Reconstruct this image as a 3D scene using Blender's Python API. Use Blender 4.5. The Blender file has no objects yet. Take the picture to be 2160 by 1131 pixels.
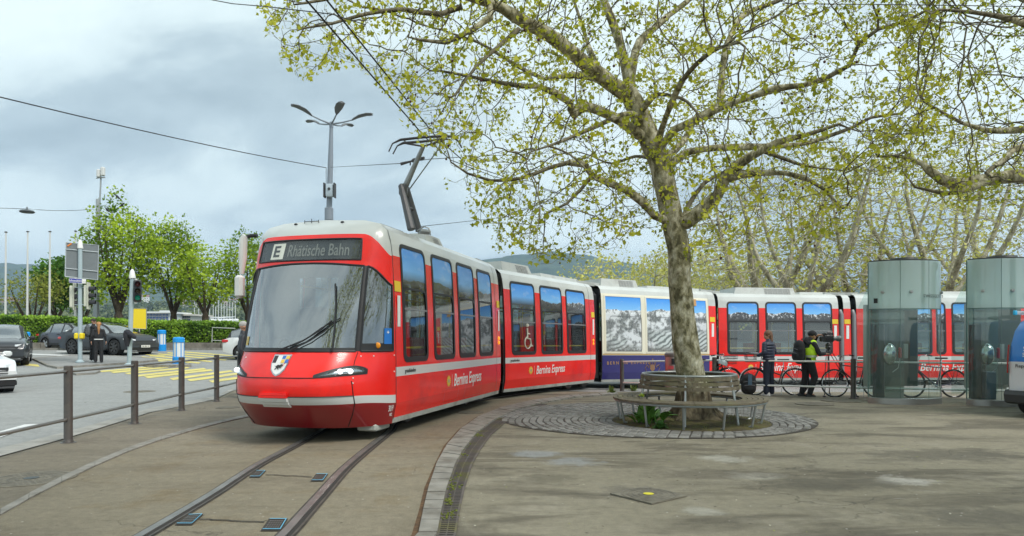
import bpy, bmesh, math, random, colorsys
import numpy as np
from mathutils import Vector, Matrix, kdtree, noise
R = math.radians
random.seed(7)
rng = np.random.default_rng(11)
sc = bpy.context.scene
COL = sc.collection
F, HC, HY, CX = 1450.0, 1.5, 712.0, 1080.0      # lens in photo pixels, eye height, horizon row, centre column
V = Vector

def sm(t):
    t = max(0.0, min(1.0, t)); return t*t*(3-2*t)
def zg(X, Y):                                    # height of the ground
    z = 0.04*max(0.0, min(Y, 42.0)-20)*sm((-X-4.5)/5.0)
    z -= 0.2*sm((Y-18.9)/1.2)*sm((X+1)/7.0)
    if Y > 42: z -= 0.05*(min(Y, 110)-42)
    return z
def G(x, y, dz=0.0):                             # ground point seen at a photo pixel: march along the sight line
    k=(x-CX)/F; m=(y-HY)/F; Y=2.0; st=.5
    f=lambda Y: HC-m*Y-zg(k*Y,Y)-dz
    while f(Y)>0 and Y<120: Y+=st
    lo,hi=Y-st,Y
    for _ in range(30):
        mid=(lo+hi)/2
        if f(mid)>0: lo=mid
        else: hi=mid
    return V((k*lo,lo,zg(k*lo,lo)+dz))
def P(x, y, Y): return V(((x-CX)/F*Y, Y, HC-(y-HY)/F*Y))

# ---------------------------------------------------------------- materials
MATS = {}
def mat(name, col=(.5,.5,.5), rough=.6, metal=0.0, var=0.0, scale=8.0, bump=0.0, bscale=60.0, coat=0.0, emit=None, es=0.0, spec=None, dirt=None, dscale=2.0):
    if name in MATS: return MATS[name]
    m = bpy.data.materials.new(name); m.use_nodes = True; MATS[name] = m
    nt = m.node_tree; b = nt.nodes['Principled BSDF']
    b.inputs['Base Color'].default_value = (*col, 1)
    b.inputs['Roughness'].default_value = rough; b.inputs['Metallic'].default_value = metal
    if coat: b.inputs['Coat Weight'].default_value = coat; b.inputs['Coat Roughness'].default_value = .06
    if spec is not None: b.inputs['Specular IOR Level'].default_value = spec
    if emit: b.inputs['Emission Color'].default_value = (*emit, 1); b.inputs['Emission Strength'].default_value = es
    tc = nt.nodes.new('ShaderNodeTexCoord')
    last = None
    if var:
        n = nt.nodes.new('ShaderNodeTexNoise'); n.inputs['Scale'].default_value = scale; n.inputs['Detail'].default_value = 6
        nt.links.new(tc.outputs['Object'], n.inputs['Vector'])
        r = nt.nodes.new('ShaderNodeMapRange'); r.inputs[1].default_value=.3; r.inputs[2].default_value=.7
        r.inputs['To Min'].default_value = 1-var; r.inputs['To Max'].default_value = 1+var
        nt.links.new(n.outputs['Fac'], r.inputs['Value'])
        mx = nt.nodes.new('ShaderNodeMix'); mx.data_type='RGBA'; mx.blend_type='MULTIPLY'; mx.inputs['Factor'].default_value = 1
        mx.inputs['A'].default_value = (*col, 1); nt.links.new(r.outputs[0], mx.inputs['B']); last = mx.outputs['Result']
    if dirt:
        n = nt.nodes.new('ShaderNodeTexNoise'); n.inputs['Scale'].default_value = dscale; n.inputs['Detail'].default_value = 9; n.inputs['Roughness'].default_value=.65
        nt.links.new(tc.outputs['Object'], n.inputs['Vector'])
        r = nt.nodes.new('ShaderNodeMapRange'); r.inputs[1].default_value=.5; r.inputs[2].default_value=.72
        nt.links.new(n.outputs['Fac'], r.inputs['Value'])
        mx = nt.nodes.new('ShaderNodeMix'); mx.data_type='RGBA'
        if last: nt.links.new(last, mx.inputs['A'])
        else: mx.inputs['A'].default_value = (*col,1)
        mx.inputs['B'].default_value = (*dirt,1); nt.links.new(r.outputs[0], mx.inputs['Factor']); last = mx.outputs['Result']
    if last: nt.links.new(last, b.inputs['Base Color'])
    if bump:
        n = nt.nodes.new('ShaderNodeTexNoise'); n.inputs['Scale'].default_value = bscale; n.inputs['Detail'].default_value = 4
        nt.links.new(tc.outputs['Object'], n.inputs['Vector'])
        bp = nt.nodes.new('ShaderNodeBump'); bp.inputs['Strength'].default_value = bump; bp.inputs['Distance'].default_value=.02
        nt.links.new(n.outputs['Fac'], bp.inputs['Height']); nt.links.new(bp.outputs[0], b.inputs['Normal'])
    return m
def glassmat(name, tint=(.6,.7,.68), gloss=.12, rough=.02, haze=0.0, hazecol=(.6,.75,.72), fres=True):
    if name in MATS: return MATS[name]
    m = bpy.data.materials.new(name); m.use_nodes = True; MATS[name] = m
    nt = m.node_tree; nt.nodes.clear(); N = nt.nodes.new
    out = N('ShaderNodeOutputMaterial'); tr = N('ShaderNodeBsdfTransparent'); tr.inputs[0].default_value = (*tint,1)
    gl = N('ShaderNodeBsdfGlossy'); gl.inputs['Color'].default_value=(1,1,1,1); gl.inputs['Roughness'].default_value = rough
    mx = N('ShaderNodeMixShader'); base = tr.outputs[0]
    if haze:
        df = N('ShaderNodeBsdfDiffuse'); df.inputs[0].default_value=(*hazecol,1)
        tl = N('ShaderNodeBsdfTranslucent'); tl.inputs[0].default_value=(*hazecol,1)
        a = N('ShaderNodeMixShader'); a.inputs[0].default_value=.5
        nt.links.new(df.outputs[0], a.inputs[1]); nt.links.new(tl.outputs[0], a.inputs[2])
        h = N('ShaderNodeMixShader'); h.inputs[0].default_value = haze
        nt.links.new(base, h.inputs[1]); nt.links.new(a.outputs[0], h.inputs[2]); base = h.outputs[0]
    fr = N('ShaderNodeFresnel'); ge=N('ShaderNodeNewGeometry'); ir=N('ShaderNodeMapRange'); ir.inputs[3].default_value=1.5; ir.inputs[4].default_value=.667
    nt.links.new(ge.outputs['Backfacing'],ir.inputs[0]); nt.links.new(ir.outputs[0],fr.inputs[0])
    ad = N('ShaderNodeMath'); ad.operation='ADD'; ad.inputs[1].default_value = gloss; ad.use_clamp=True
    nt.links.new(fr.outputs[0], ad.inputs[0]); nt.links.new(ad.outputs[0], mx.inputs[0])
    nt.links.new(base, mx.inputs[1]); nt.links.new(gl.outputs[0], mx.inputs[2]); nt.links.new(mx.outputs[0], out.inputs[0])
    return m

# ---------------------------------------------------------------- object helpers
MW = {}
def wm(o): return MW.get(o.name, Matrix.Identity(4))
def tag(o, label=None, cat=None, group=None, kind=None):
    if label: o['label'] = label
    if cat: o['category'] = cat
    if group: o['group'] = group
    if kind: o['kind'] = kind
    return o
def thing(name, label, cat, loc=(0,0,0), rz=0.0, group=None, kind=None):
    o = bpy.data.objects.new(name, None); COL.objects.link(o)
    o.empty_display_size = .1
    o.location = loc; o.rotation_euler = (0,0,rz); MW[o.name] = Matrix.Translation(V(loc)) @ Matrix.Rotation(rz,4,'Z')
    return tag(o, label, cat, group, kind)
def link(me, name, parent=None, loc=None, world=True):
    o = bpy.data.objects.new(name, me); COL.objects.link(o)
    if parent:
        o.parent = parent; M = wm(parent); MW[o.name] = M
        if world: me.transform(M.inverted())
    elif loc is not None:
        me.transform(Matrix.Translation(-V(loc))); o.location = loc; MW[o.name] = Matrix.Translation(V(loc))
    return o
def copy_tree(o, parent=None):
    c = o.copy(); COL.objects.link(c); c.parent = parent
    for ch in list(o.children): copy_tree(ch, c)
    return c

def frame_of(d):
    d = V(d).normalized(); a = V((0,0,1)) if abs(d.z) < .92 else V((1,0,0))
    x = d.cross(a).normalized(); return x, d.cross(x).normalized()
class MB:
    def __init__(s): s.v=[]; s.f=[]; s.m=[]; s.uv={}
    def face(s, pts, m=0):
        i=len(s.v); s.v += [tuple(p) for p in pts]; s.f.append(tuple(range(i,i+len(pts)))); s.m.append(m)
    def box(s, c, size, m=0, M=None, taper=1.0, bev=0.0):
        hx,hy,hz=[q/2 for q in size]; c=V(c)
        if bev:
            # chamfered box: octagonal outline in xy
            b=bev; ring=[(hx-b,-hy),(hx,-hy+b),(hx,hy-b),(hx-b,hy),(-hx+b,hy),(-hx,hy-b),(-hx,-hy+b),(-hx+b,-hy)]
            lv=[(-hz,1-b/max(hx,hy)),(-hz+b,1),(hz-b,taper),(hz,taper*(1-b/max(hx,hy)))]
            rings=[[V((x*k,y*k,z)) for x,y in ring] for z,k in lv]
            s.loft([[ (M@p if M else p)+c for p in r_] for r_ in rings], m, closed=True, caps=True); return
        vs=[V((x,y,z)) for z in(-hz,hz) for x,y in((-hx,-hy),(hx,-hy),(hx,hy),(-hx,hy))]
        for k in range(4,8): vs[k].x*=taper; vs[k].y*=taper
        i=len(s.v); s.v += [tuple((M@p if M else p)+c) for p in vs]
        for f in((0,3,2,1),(4,5,6,7),(0,1,5,4),(1,2,6,5),(2,3,7,6),(3,0,4,7)): s.f.append(tuple(i+k for k in f)); s.m.append(m)
    def loft(s, rings, m=0, closed=True, caps=False, mf=None):
        i=len(s.v); n=len(rings[0])
        for r_ in rings: s.v += [tuple(p) for p in r_]
        for a in range(len(rings)-1):
            for b in range(n if closed else n-1):
                c=(b+1)%n
                k = mf(a,b) if mf else m
                if k is None: continue
                s.f.append((i+a*n+b,i+a*n+c,i+(a+1)*n+c,i+(a+1)*n+b)); s.m.append(k)
        if caps:
            s.f.append(tuple(i+b for b in range(n))[::-1]); s.m.append(m)
            s.f.append(tuple(i+(len(rings)-1)*n+b for b in range(n))); s.m.append(m)
    def tube(s, pts, r, n=8, m=0, caps=True):
        pts=[V(p) for p in pts]; k=len(pts)
        rs = r if isinstance(r,(list,tuple)) else [r]*k
        rings=[]; x=None
        for i,p in enumerate(pts):
            d=(pts[min(i+1,k-1)]-pts[max(i-1,0)])
            if d.length<1e-9: d=V((0,0,1))
            d.normalize()
            if x is None: x,_=frame_of(d)
            x=(x-d*x.dot(d))
            if x.length<1e-6: x,_=frame_of(d)
            x.normalize(); y=d.cross(x)
            rings.append([p+(x*math.cos(2*math.pi*j/n)+y*math.sin(2*math.pi*j/n))*rs[i] for j in range(n)])
        s.loft(rings,m,True,caps)
    def lathe(s, c, prof, n=20, m=0, axis=None, mf=None, a0=0, a1=2*math.pi):
        c=V(c); M=Matrix.Identity(3)
        if axis: z=V(axis).normalized(); x,y=frame_of(z); M=Matrix((x,y,z)).transposed()
        full = abs(a1-a0-2*math.pi)<1e-6
        k = n if full else n+1
        rings=[[c+M@V((r_*math.cos(a0+(a1-a0)*j/n), r_*math.sin(a0+(a1-a0)*j/n), z)) for j in range(k)] for r_,z in prof]
        s.loft(rings,m,full,False,mf)
    def ball(s,c,r,m=0,n=12,k=8,M=None):
        c=V(c); rr=V(r) if hasattr(r,'__len__') else V((r,r,r))
        rings=[]
        for a in range(k+1):
            t=math.pi*a/k; q=max(math.sin(t),1e-3)
            rings.append([c+(M@V((rr.x*q*math.cos(2*math.pi*j/n),rr.y*q*math.sin(2*math.pi*j/n),-rr.z*math.cos(t))) if M else V((rr.x*q*math.cos(2*math.pi*j/n),rr.y*q*math.sin(2*math.pi*j/n),-rr.z*math.cos(t)))) for j in range(n)])
        s.loft(rings,m,True,True)
    def cap(s,p0,r0,p1,r1,m=0,n=12):                # tapered capsule
        p0=V(p0);p1=V(p1); d=p1-p0; L=max(d.length,1e-5); x,y=frame_of(d) ; d=d/L
        rings=[]
        for a in (-85,-60,-30,0): 
            rings.append([p0+d*r0*math.sin(R(a))+(x*math.cos(2*math.pi*j/n)+y*math.sin(2*math.pi*j/n))*r0*math.cos(R(a)) for j in range(n)])
        for a in (0,30,60,85):
            rings.append([p1+d*r1*math.sin(R(a))+(x*math.cos(2*math.pi*j/n)+y*math.sin(2*math.pi*j/n))*r1*math.cos(R(a)) for j in range(n)])
        s.loft(rings,m,True,True)
    def prism(s, pts, h, m=0, z0=0.0):              # pts = list of (x,y) ; vertical extrusion
        n=len(pts); lo=[V((p[0],p[1],z0)) for p in pts]; hi=[V((p[0],p[1],z0+h)) for p in pts]
        s.loft([lo,hi],m,True,True)
    def ribbon(s, A, B, m=0, sub=1):
        for i in range(len(A)-1):
            for k in range(sub):
                t0,t1=k/sub,(k+1)/sub
                s.face([V(A[i]).lerp(V(B[i]),t0),V(A[i+1]).lerp(V(B[i+1]),t0),V(A[i+1]).lerp(V(B[i+1]),t1),V(A[i]).lerp(V(B[i]),t1)],m)
    def build(s,name,mats,parent=None,loc=None,smooth=True,world=True,auto=35,merge=False):
        me=bpy.data.meshes.new(name); me.from_pydata(s.v,[],s.f)
        if not isinstance(mats,(list,tuple)): mats=[mats]
        for q in mats: me.materials.append(q)
        me.polygons.foreach_set('material_index',s.m)
        bm=bmesh.new(); bm.from_mesh(me)
        if merge: bmesh.ops.remove_doubles(bm,verts=bm.verts,dist=1e-4)
        if merge: bmesh.ops.recalc_face_normals(bm,faces=bm.faces)
        bm.to_mesh(me); bm.free()
        if smooth:
            me.polygons.foreach_set('use_smooth',[True]*len(me.polygons))
            try: me.set_sharp_from_angle(angle=R(auto))
            except Exception: pass
        me.update()
        return link(me,name,parent,loc,world)
def part(mb,name,mats,parent,**k): return mb.build(name,mats,parent,**k)

def textmesh(name, s, mt, parent, origin, xd, zd, width=None, size=.2, extr=.0015, shear=0.0, bold=0.0, align='CENTER', off=.004, squash=None):
    cu=bpy.data.curves.new(name,'FONT'); cu.body=s; cu.size=size; cu.shear=shear; cu.offset=bold; cu.extrude=extr
    cu.align_x=align; cu.align_y='CENTER'; cu.resolution_u=3
    o=bpy.data.objects.new('tmp',cu); COL.objects.link(o)
    dg=bpy.context.evaluated_depsgraph_get()
    me=bpy.data.meshes.new_from_object(o.evaluated_get(dg)); bpy.data.objects.remove(o); bpy.data.curves.remove(cu)
    me.name=name
    if width and len(me.vertices):
        xs=[v.co.x for v in me.vertices]; w=max(xs)-min(xs); k=width/w
        me.transform(Matrix.Diagonal((k,k if squash is None else k*squash,1,1)))
    xd=V(xd).normalized(); zd=V(zd).normalized(); n=xd.cross(zd).normalized()
    M=Matrix((( xd.x,zd.x,n.x,0),(xd.y,zd.y,n.y,0),(xd.z,zd.z,n.z,0),(0,0,0,1)))
    me.transform(Matrix.Translation(V(origin)+n*off)@M)
    me.materials.clear(); me.materials.append(mt)
    return link(me,name,parent)
# ================================================================ world, sun, camera
def setup():
    w=bpy.data.worlds.new('World'); sc.world=w; w.use_nodes=True; nt=w.node_tree; nt.nodes.clear(); N=nt.nodes.new
    out=N('ShaderNodeOutputWorld'); bg=N('ShaderNodeBackground'); bg.inputs['Strength'].default_value=.108
    sky=N('ShaderNodeTexSky'); sky.sky_type='NISHITA'; sky.sun_disc=False; sky.sun_elevation=R(51); sky.sun_rotation=R(129); sky.altitude=400
    tc=N('ShaderNodeTexCoord'); sep=N('ShaderNodeSeparateXYZ'); nt.links.new(tc.outputs['Generated'],sep.inputs[0])
    ad=N('ShaderNodeMath'); ad.operation='ADD'; ad.inputs[1].default_value=.24; nt.links.new(sep.outputs['Z'],ad.inputs[0])
    mxz=N('ShaderNodeMath'); mxz.operation='MAXIMUM'; mxz.inputs[1].default_value=.05; nt.links.new(ad.outputs[0],mxz.inputs[0])
    dx=N('ShaderNodeMath'); dx.operation='DIVIDE'; dy=N('ShaderNodeMath'); dy.operation='DIVIDE'
    nt.links.new(sep.outputs['X'],dx.inputs[0]); nt.links.new(mxz.outputs[0],dx.inputs[1])
    nt.links.new(sep.outputs['Y'],dy.inputs[0]); nt.links.new(mxz.outputs[0],dy.inputs[1])
    cb=N('ShaderNodeCombineXYZ'); nt.links.new(dx.outputs[0],cb.inputs[0]); nt.links.new(dy.outputs[0],cb.inputs[1])
    mp=N('ShaderNodeMapping'); mp.inputs['Location'].default_value=SKYOFF; mp.inputs['Scale'].default_value=(1.0,1.35,1); nt.links.new(cb.outputs[0],mp.inputs[0])
    n1=N('ShaderNodeTexNoise'); n1.inputs['Scale'].default_value=.75; n1.inputs['Detail'].default_value=9; n1.inputs['Roughness'].default_value=.60; n1.inputs['Distortion'].default_value=.35
    nt.links.new(mp.outputs[0],n1.inputs['Vector'])
    cr=N('ShaderNodeValToRGB'); e=cr.color_ramp.elements
    e[0].position=.33; e[0].color=(2.4,3.0,3.2,1); e[1].position=.60; e[1].color=(5.4,6.2,6.1,1)
    m=e.new(.41); m.color=(3.1,3.8,4.0,1); m=e.new(.49); m.color=(4.6,5.4,5.4,1)
    nt.links.new(n1.outputs['Fac'],cr.inputs[0])
    mx=N('ShaderNodeMix'); mx.data_type='RGBA'; mx.inputs['Factor'].default_value=.93
    nt.links.new(sky.outputs[0],mx.inputs['A']); nt.links.new(cr.outputs[0],mx.inputs['B'])
    nt.links.new(mx.outputs['Result'],bg.inputs[0]); nt.links.new(bg.outputs[0],out.inputs[0])
    l=bpy.data.lights.new('sun','SUN'); l.energy=2.0; l.angle=R(22); l.color=(1,.96,.9); o=bpy.data.objects.new('sun',l); COL.objects.link(o)
    # high, from the right
    d=V((-0.62,0.50,-1.0)); o.rotation_euler=d.to_track_quat('-Z','Y').to_euler(); o.location=(0,0,30)
    c=bpy.data.cameras.new('camera'); co=bpy.data.objects.new('camera',c); COL.objects.link(co); co.location=(0,0,HC); co.rotation_euler=(R(90),0,0)
    c.sensor_width=36; c.lens=36*F/2160; c.shift_y=(HY-565.5)/2160; c.clip_end=20000; c.clip_start=.05; sc.camera=co
    sc.view_settings.view_transform='Standard'; sc.view_settings.look='None'; sc.view_settings.exposure=EXPO; sc.view_settings.gamma=1
    sc.cycles.max_bounces=8; sc.cycles.transparent_max_bounces=24; sc.cycles.diffuse_bounces=3; sc.cycles.glossy_bounces=4; sc.cycles.volume_bounces=0
    sc.cycles.caustics_reflective=False; sc.cycles.caustics_refractive=False
EXPO=0.88
HAZE=0.00019
SKYOFF=(2.1,14.1,0)
setup()

# ================================================================ ground
def groundmat(name, c1, c2, c3, sc_big=.25, sc_mid=1.3, dark=(.05,.045,.04), streak=0.5, bump=.35, stains=()):
    m=bpy.data.materials.new(name); m.use_nodes=True; MATS[name]=m; nt=m.node_tree; b=nt.nodes['Principled BSDF']; N=nt.nodes.new; L=nt.links.new
    g=N('ShaderNodeNewGeometry')
    def nz(scale,detail=6,rough=.6,stretch=None,dist=0):
        t=N('ShaderNodeTexNoise'); t.inputs['Scale'].default_value=scale; t.inputs['Detail'].default_value=detail; t.inputs['Roughness'].default_value=rough; t.inputs['Distortion'].default_value=dist
        if stretch:
            mp=N('ShaderNodeMapping'); mp.inputs['Rotation'].default_value=(0,0,stretch[1]); mp.inputs['Scale'].default_value=(1,stretch[0],1); L(g.outputs['Position'],mp.inputs[0]); L(mp.outputs[0],t.inputs['Vector'])
        else: L(g.outputs['Position'],t.inputs['Vector'])
        return t.outputs['Fac']
    def rng_(x,a,bb,lo=0,hi=1):
        r=N('ShaderNodeMapRange'); r.inputs[1].default_value=a; r.inputs[2].default_value=bb; r.inputs[3].default_value=lo; r.inputs[4].default_value=hi; L(x,r.inputs[0]); return r.outputs[0]
    def mix(a,bb,f,mode='MIX'):
        x=N('ShaderNodeMix'); x.data_type='RGBA'; x.blend_type=mode
        for s,q in(('A',a),('B',bb)):
            if isinstance(q,tuple): x.inputs[s].default_value=(*q,1)
            else: L(q,x.inputs[s])
        if isinstance(f,float): x.inputs['Factor'].default_value=f
        else: L(f,x.inputs['Factor'])
        return x.outputs['Result']
    col=mix(c1,c2,rng_(nz(sc_big,5,.55,dist=.6),.38,.62))
    col=mix(col,c3,rng_(nz(sc_mid,8,.7),.52,.72))
    col=mix(col,dark,rng_(nz(.55,8,.62,(3.2,.25),.4),.50,.72,0,streak))
    col=mix(col,dark,rng_(nz(.33,7,.66,(2.4,.42),.9),.535,.60,0,streak*.62))
    col=mix(col,dark,rng_(nz(2.6,8,.75,(1.5,.1),.3),.60,.70,0,streak*.5))
    col=mix(col,(.36,.35,.31),rng_(nz(1.7,7,.7,(2.6,.3),.5),.64,.74,0,streak*.45))
    for sx,sy,srx,sry,scol,sst in stains:
        mp=N('ShaderNodeMapping'); mp.inputs['Location'].default_value=(-sx/srx,-sy/sry,0); mp.inputs['Scale'].default_value=(1/srx,1/sry,0); L(g.outputs['Position'],mp.inputs[0])
        ln=N('ShaderNodeVectorMath'); ln.operation='LENGTH'; L(mp.outputs[0],ln.inputs[0]); ms=N('ShaderNodeMath'); ms.operation='MULTIPLY_ADD'; ms.inputs[1].default_value=2.6; L(nz(3.3,8,.72),ms.inputs[0]); L(ln.outputs['Value'],ms.inputs[2])
        col=mix(col,scol,rng_(ms.outputs[0],1.75,2.25,sst,0))
    vc=N('ShaderNodeTexVoronoi'); vc.feature='DISTANCE_TO_EDGE'; vc.inputs['Scale'].default_value=.42; nd=N('ShaderNodeTexNoise'); nd.inputs['Scale'].default_value=1.6; nd.inputs['Detail'].default_value=6; L(g.outputs['Position'],nd.inputs['Vector'])
    va=N('ShaderNodeVectorMath'); va.operation='MULTIPLY_ADD'; va.inputs[1].default_value=(1.1,1.1,0); L(nd.outputs['Color'],va.inputs[0]); L(g.outputs['Position'],va.inputs[2]); L(va.outputs[0],vc.inputs['Vector'])
    crk=rng_(vc.outputs['Distance'],.001,.0042,.55,0); msk=rng_(nz(.5,3,.5),.54,.60); mm=N('ShaderNodeMath'); mm.operation='MULTIPLY'; L(crk,mm.inputs[0]); L(msk,mm.inputs[1]); col=mix(col,(.045,.04,.033),mm.outputs[0])
    fine=rng_(nz(9,6,.75),.3,.7,.80,1.16); col=mix(col,fine,1.0,'MULTIPLY')
    grain=rng_(nz(140,2,.5),.3,.7,.72,1.26); col=mix(col,grain,1.0,'MULTIPLY')
    vo=N('ShaderNodeTexVoronoi'); vo.inputs['Scale'].default_value=5.5; L(g.outputs['Position'],vo.inputs['Vector'])
    sp=rng_(vo.outputs['Distance'],.035,.06,1,0)
    col=mix(col,(.42,.40,.36),sp)     # small pale grit
    vo2=N('ShaderNodeTexVoronoi'); vo2.inputs['Scale'].default_value=3.7; L(g.outputs['Position'],vo2.inputs['Vector'])
    col=mix(col,(.03,.025,.02),rng_(vo2.outputs['Distance'],.03,.07,.8,0))
    L(col,b.inputs['Base Color']); b.inputs['Roughness'].default_value=.86; b.inputs['Specular IOR Level'].default_value=.3
    bp=N('ShaderNodeBump'); bp.inputs['Strength'].default_value=bump; bp.inputs['Distance'].default_value=.01
    L(nz(110,3,.6),bp.inputs['Height']); L(bp.outputs[0],b.inputs['Normal'])
    return m
PLAZA=groundmat('plaza_asphalt',(.205,.183,.132),(.245,.220,.162),(.285,.258,.200),dark=(.085,.074,.055),streak=1.0,stains=[(*G(x,y)[:2],rx,ry,c,st) for x,y,rx,ry,c,st in ((1130,958,.40,.35,(.25,.265,.27),.7),(1205,974,.42,.38,(.25,.265,.27),.65),(1530,968,.40,.30,(.38,.37,.32),.6),(1590,1004,.38,.28,(.40,.385,.33),.6),(1905,1014,.30,.30,(.42,.405,.36),.7),(1480,1078,.2,.2,(.38,.37,.32),.5),(1320,1036,.28,.30,(.12,.11,.09),.6),(1750,1020,.9,.45,(.10,.09,.068),.75),(1150,1010,.45,.3,(.11,.10,.072),.6),(2000,960,1.4,.55,(.10,.09,.07),.7),(1500,1000,.9,.35,(.115,.10,.075),.6),(2080,1090,.9,.4,(.10,.09,.07),.7))])
TRACKBED=groundmat('track_asphalt',(.215,.184,.130),(.24,.208,.150),(.195,.150,.088),dark=(.09,.07,.05),streak=.35)
WALK=groundmat('pavement_asphalt',(.18,.156,.115),(.21,.183,.138),(.23,.203,.158),dark=(.10,.085,.07),streak=.4)
ROAD=groundmat('road_asphalt',(.27,.275,.265),(.30,.305,.295),(.25,.255,.25),dark=(.20,.205,.20),streak=.35,bump=.2)
def grid_sheet(name,mt,xs,ys,dz,kind='structure',clip=None):
    mb=MB(); nx=len(xs)
    for Y in ys:
        for X in xs: mb.v.append((X,Y,zg(X,Y)+dz))
    for j in range(len(ys)-1):
        for i in range(nx-1):
            mb.f.append((j*nx+i,j*nx+i+1,(j+1)*nx+i+1,(j+1)*nx+i)); mb.m.append(0)
    o=mb.build(name,mt); o['kind']=kind; return o
def frange(a,b,s):
    n=int(round((b-a)/s)); return [a+(b-a)*i/n for i in range(n+1)]
xs=[-9000,-3000,-900,-300,-120,-80]+frange(-60,60,1.0)[1:]+[80,120,300,900,3000,9000]
ys=[-300,-60,-15]+frange(-6,60,1.0)+[80,110,200,500,1200,4000,9000]
grid_sheet('ground',PLAZA,xs,ys,0)
def sheet(name,mt,A,B,dz,sub=20,kind='structure',seg=.7):
    # ribbon between world polylines A and B draped on the ground
    def dens(pl):
        pl=[V((p[0],p[1],0)) for p in pl]; return pl
    A=dens(A);B=dens(B)
    def resample(pl,n):
        d=[0]
        for i in range(len(pl)-1): d.append(d[-1]+(pl[i+1]-pl[i]).length)
        out=[]
        for k in range(n):
            t=d[-1]*k/(n-1); i=max(j for j in range(len(pl)-1) if d[j]<=t+1e-9)
            out.append(pl[i].lerp(pl[i+1],min(1,(t-d[i])/(d[i+1]-d[i]))))
        return out
    if len(A)!=len(B): n=60; A=resample(A,n);B=resample(B,n)
    else:
        A2=[];B2=[]
        for i in range(len(A)-1):
            k=max(1,int(max((A[i+1]-A[i]).length,(B[i+1]-B[i]).length)/seg))
            for j in range(k): A2.append(A[i].lerp(A[i+1],j/k)); B2.append(B[i].lerp(B[i+1],j/k))
        A=A2+[A[-1]];B=B2+[B[-1]]
    mb=MB()
    n=sub+1
    for a,b in zip(A,B):
        for k in range(n):
            p=a.lerp(b,k/sub); mb.v.append((p.x,p.y,zg(p.x,p.y)+dz))
    for i in range(len(A)-1):
        for k in range(sub): mb.f.append((i*n+k,i*n+k+1,(i+1)*n+k+1,(i+1)*n+k)); mb.m.append(0)
    o=mb.build(name,mt,merge=False)
    bm=bmesh.new(); bm.from_mesh(o.data)
    for f in bm.faces:
        f.normal_update()
        if f.normal.z<0: f.normal_flip()
    bm.to_mesh(o.data); bm.free()
    if kind: o['kind']=kind
    return o
def px(l): return [tuple(G(x,y)[:2]) for x,y in l]
# left road beyond the pavement
edge=[(-9.5,-6),(-7.2,4)]+px([(-150,1010),(0,965),(120,932),(195,910),(255,891),(315,872),(450,845),(492,825)])+[(-8.4,24),(-7,29),(2,33.5),(40,34)]
far=[(-60,-6),(-60,4),(-60,10),(-60,15),(-60,20),(-60,26),(-60,32),(-50,39.2),(-36,39.3),(-25,39.4),(-18,39.5),(-12,39.5),(2,39.6),(40,39.8)]
sheet('road',ROAD,edge,far,.012,sub=60,seg=1.0)
# street beyond the right hand railing
sheet('street',ROAD,[(-1.0,19.9),(3,19.9),(8,19.6),(20,18.6),(45,18.4)],[(-1.0,33),(3,33),(8,33),(20,33),(45,33)],.012,sub=24)
# light worn gutter strip between pavement and road
GUT=mat('gutter_concrete',(.33,.32,.29),.9,var=.15,scale=3,bump=.3,dirt=(.2,.19,.16))
ga=px([(-150,1010),(0,965),(120,932),(195,910),(255,891),(315,872),(450,845),(492,825)])
gb=px([(-150,980),(0,948),(120,918),(195,898),(255,881),(315,863),(450,838),(492,820)])
sheet('gutter',GUT,ga,gb,.018,sub=2)
# track bed and pavement tones
cl=[(-60,1131),(0,1090),(60,1056),(130,1020),(200,986),(270,955),(340,930),(420,906),(470,893),(515,883),(560,873)]
cl2=[(-60,1118),(0,1078),(62,1044),(130,1009),(200,976),(270,947),(340,923),(420,900),(470,888),(515,878),(560,868)]
kl=[(883,1131),(893,1080),(905,1030),(922,980),(943,942),(972,908),(1010,881),(1060,861),(1120,847),(1200,836),(1300,829)]
kr=[(922,1131),(931,1080),(943,1030),(960,983),(979,949),(1006,915),(1043,888),(1088,867),(1142,852),(1212,840),(1305,833)]
cr_=[(962,1131),(970,1080),(981,1030),(996,983),(1014,950),(1036,919),(1066,893),(1105,871),(1155,854)]
def ext(pl,near):   # continue a line a few metres towards and past the camera
    p=px(pl); return [near]+p
KL=ext(kl,(-1.1,2.2)); KR=ext(kr,(-.86,2.2)); CR=ext(cr_,(-.62,2.2))
CL=ext(cl,(-5.1,3.0)); CL2=ext(cl2,(-5.3,3.0))
sheet('track_bed',TRACKBED,CL,KL,.006,sub=14)
sheet('pavement',WALK,[(-7.6,3.0)]+[(a[0]+.02,a[1]) for a in px([(-150,1010),(0,965),(120,932),(195,910),(255,891),(315,872),(400,853),(450,845),(480,835),(492,825)])],CL2,.009,sub=14)
def kerb(name,A,B,mt,h,seglen,gap=.012,joint=True):
    mb=MB()
    A=[V((*p,0)) for p in A];B=[V((*p,0)) for p in B]
    for i in range(len(A)-1):
        k=max(1,int(round((A[i+1]-A[i]).length/seglen)))
        for j in range(k):
            g=gap/max(.1,(A[i+1]-A[i]).length)
            t0,t1=j/k+g,(j+1)/k-g
            a0=A[i].lerp(A[i+1],t0);a1=A[i].lerp(A[i+1],t1);b0=B[i].lerp(B[i+1],t0);b1=B[i].lerp(B[i+1],t1)
            hh=h+random.uniform(-.003,.003)
            lo=[V((p.x,p.y,zg(p.x,p.y)-.05)) for p in(a0,a1,b1,b0)]; hi=[V((p.x,p.y,zg(p.x,p.y)+hh)) for p in(a0,a1,b1,b0)]
            mb.loft([lo,hi],0,True,True)
    o=mb.build(name,mt,smooth=False); return o
GRAN=mat('granite_kerb',(.25,.235,.205),.85,var=.22,scale=5,bump=.4,bscale=90,dirt=(.13,.115,.09),dscale=3)
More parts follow.
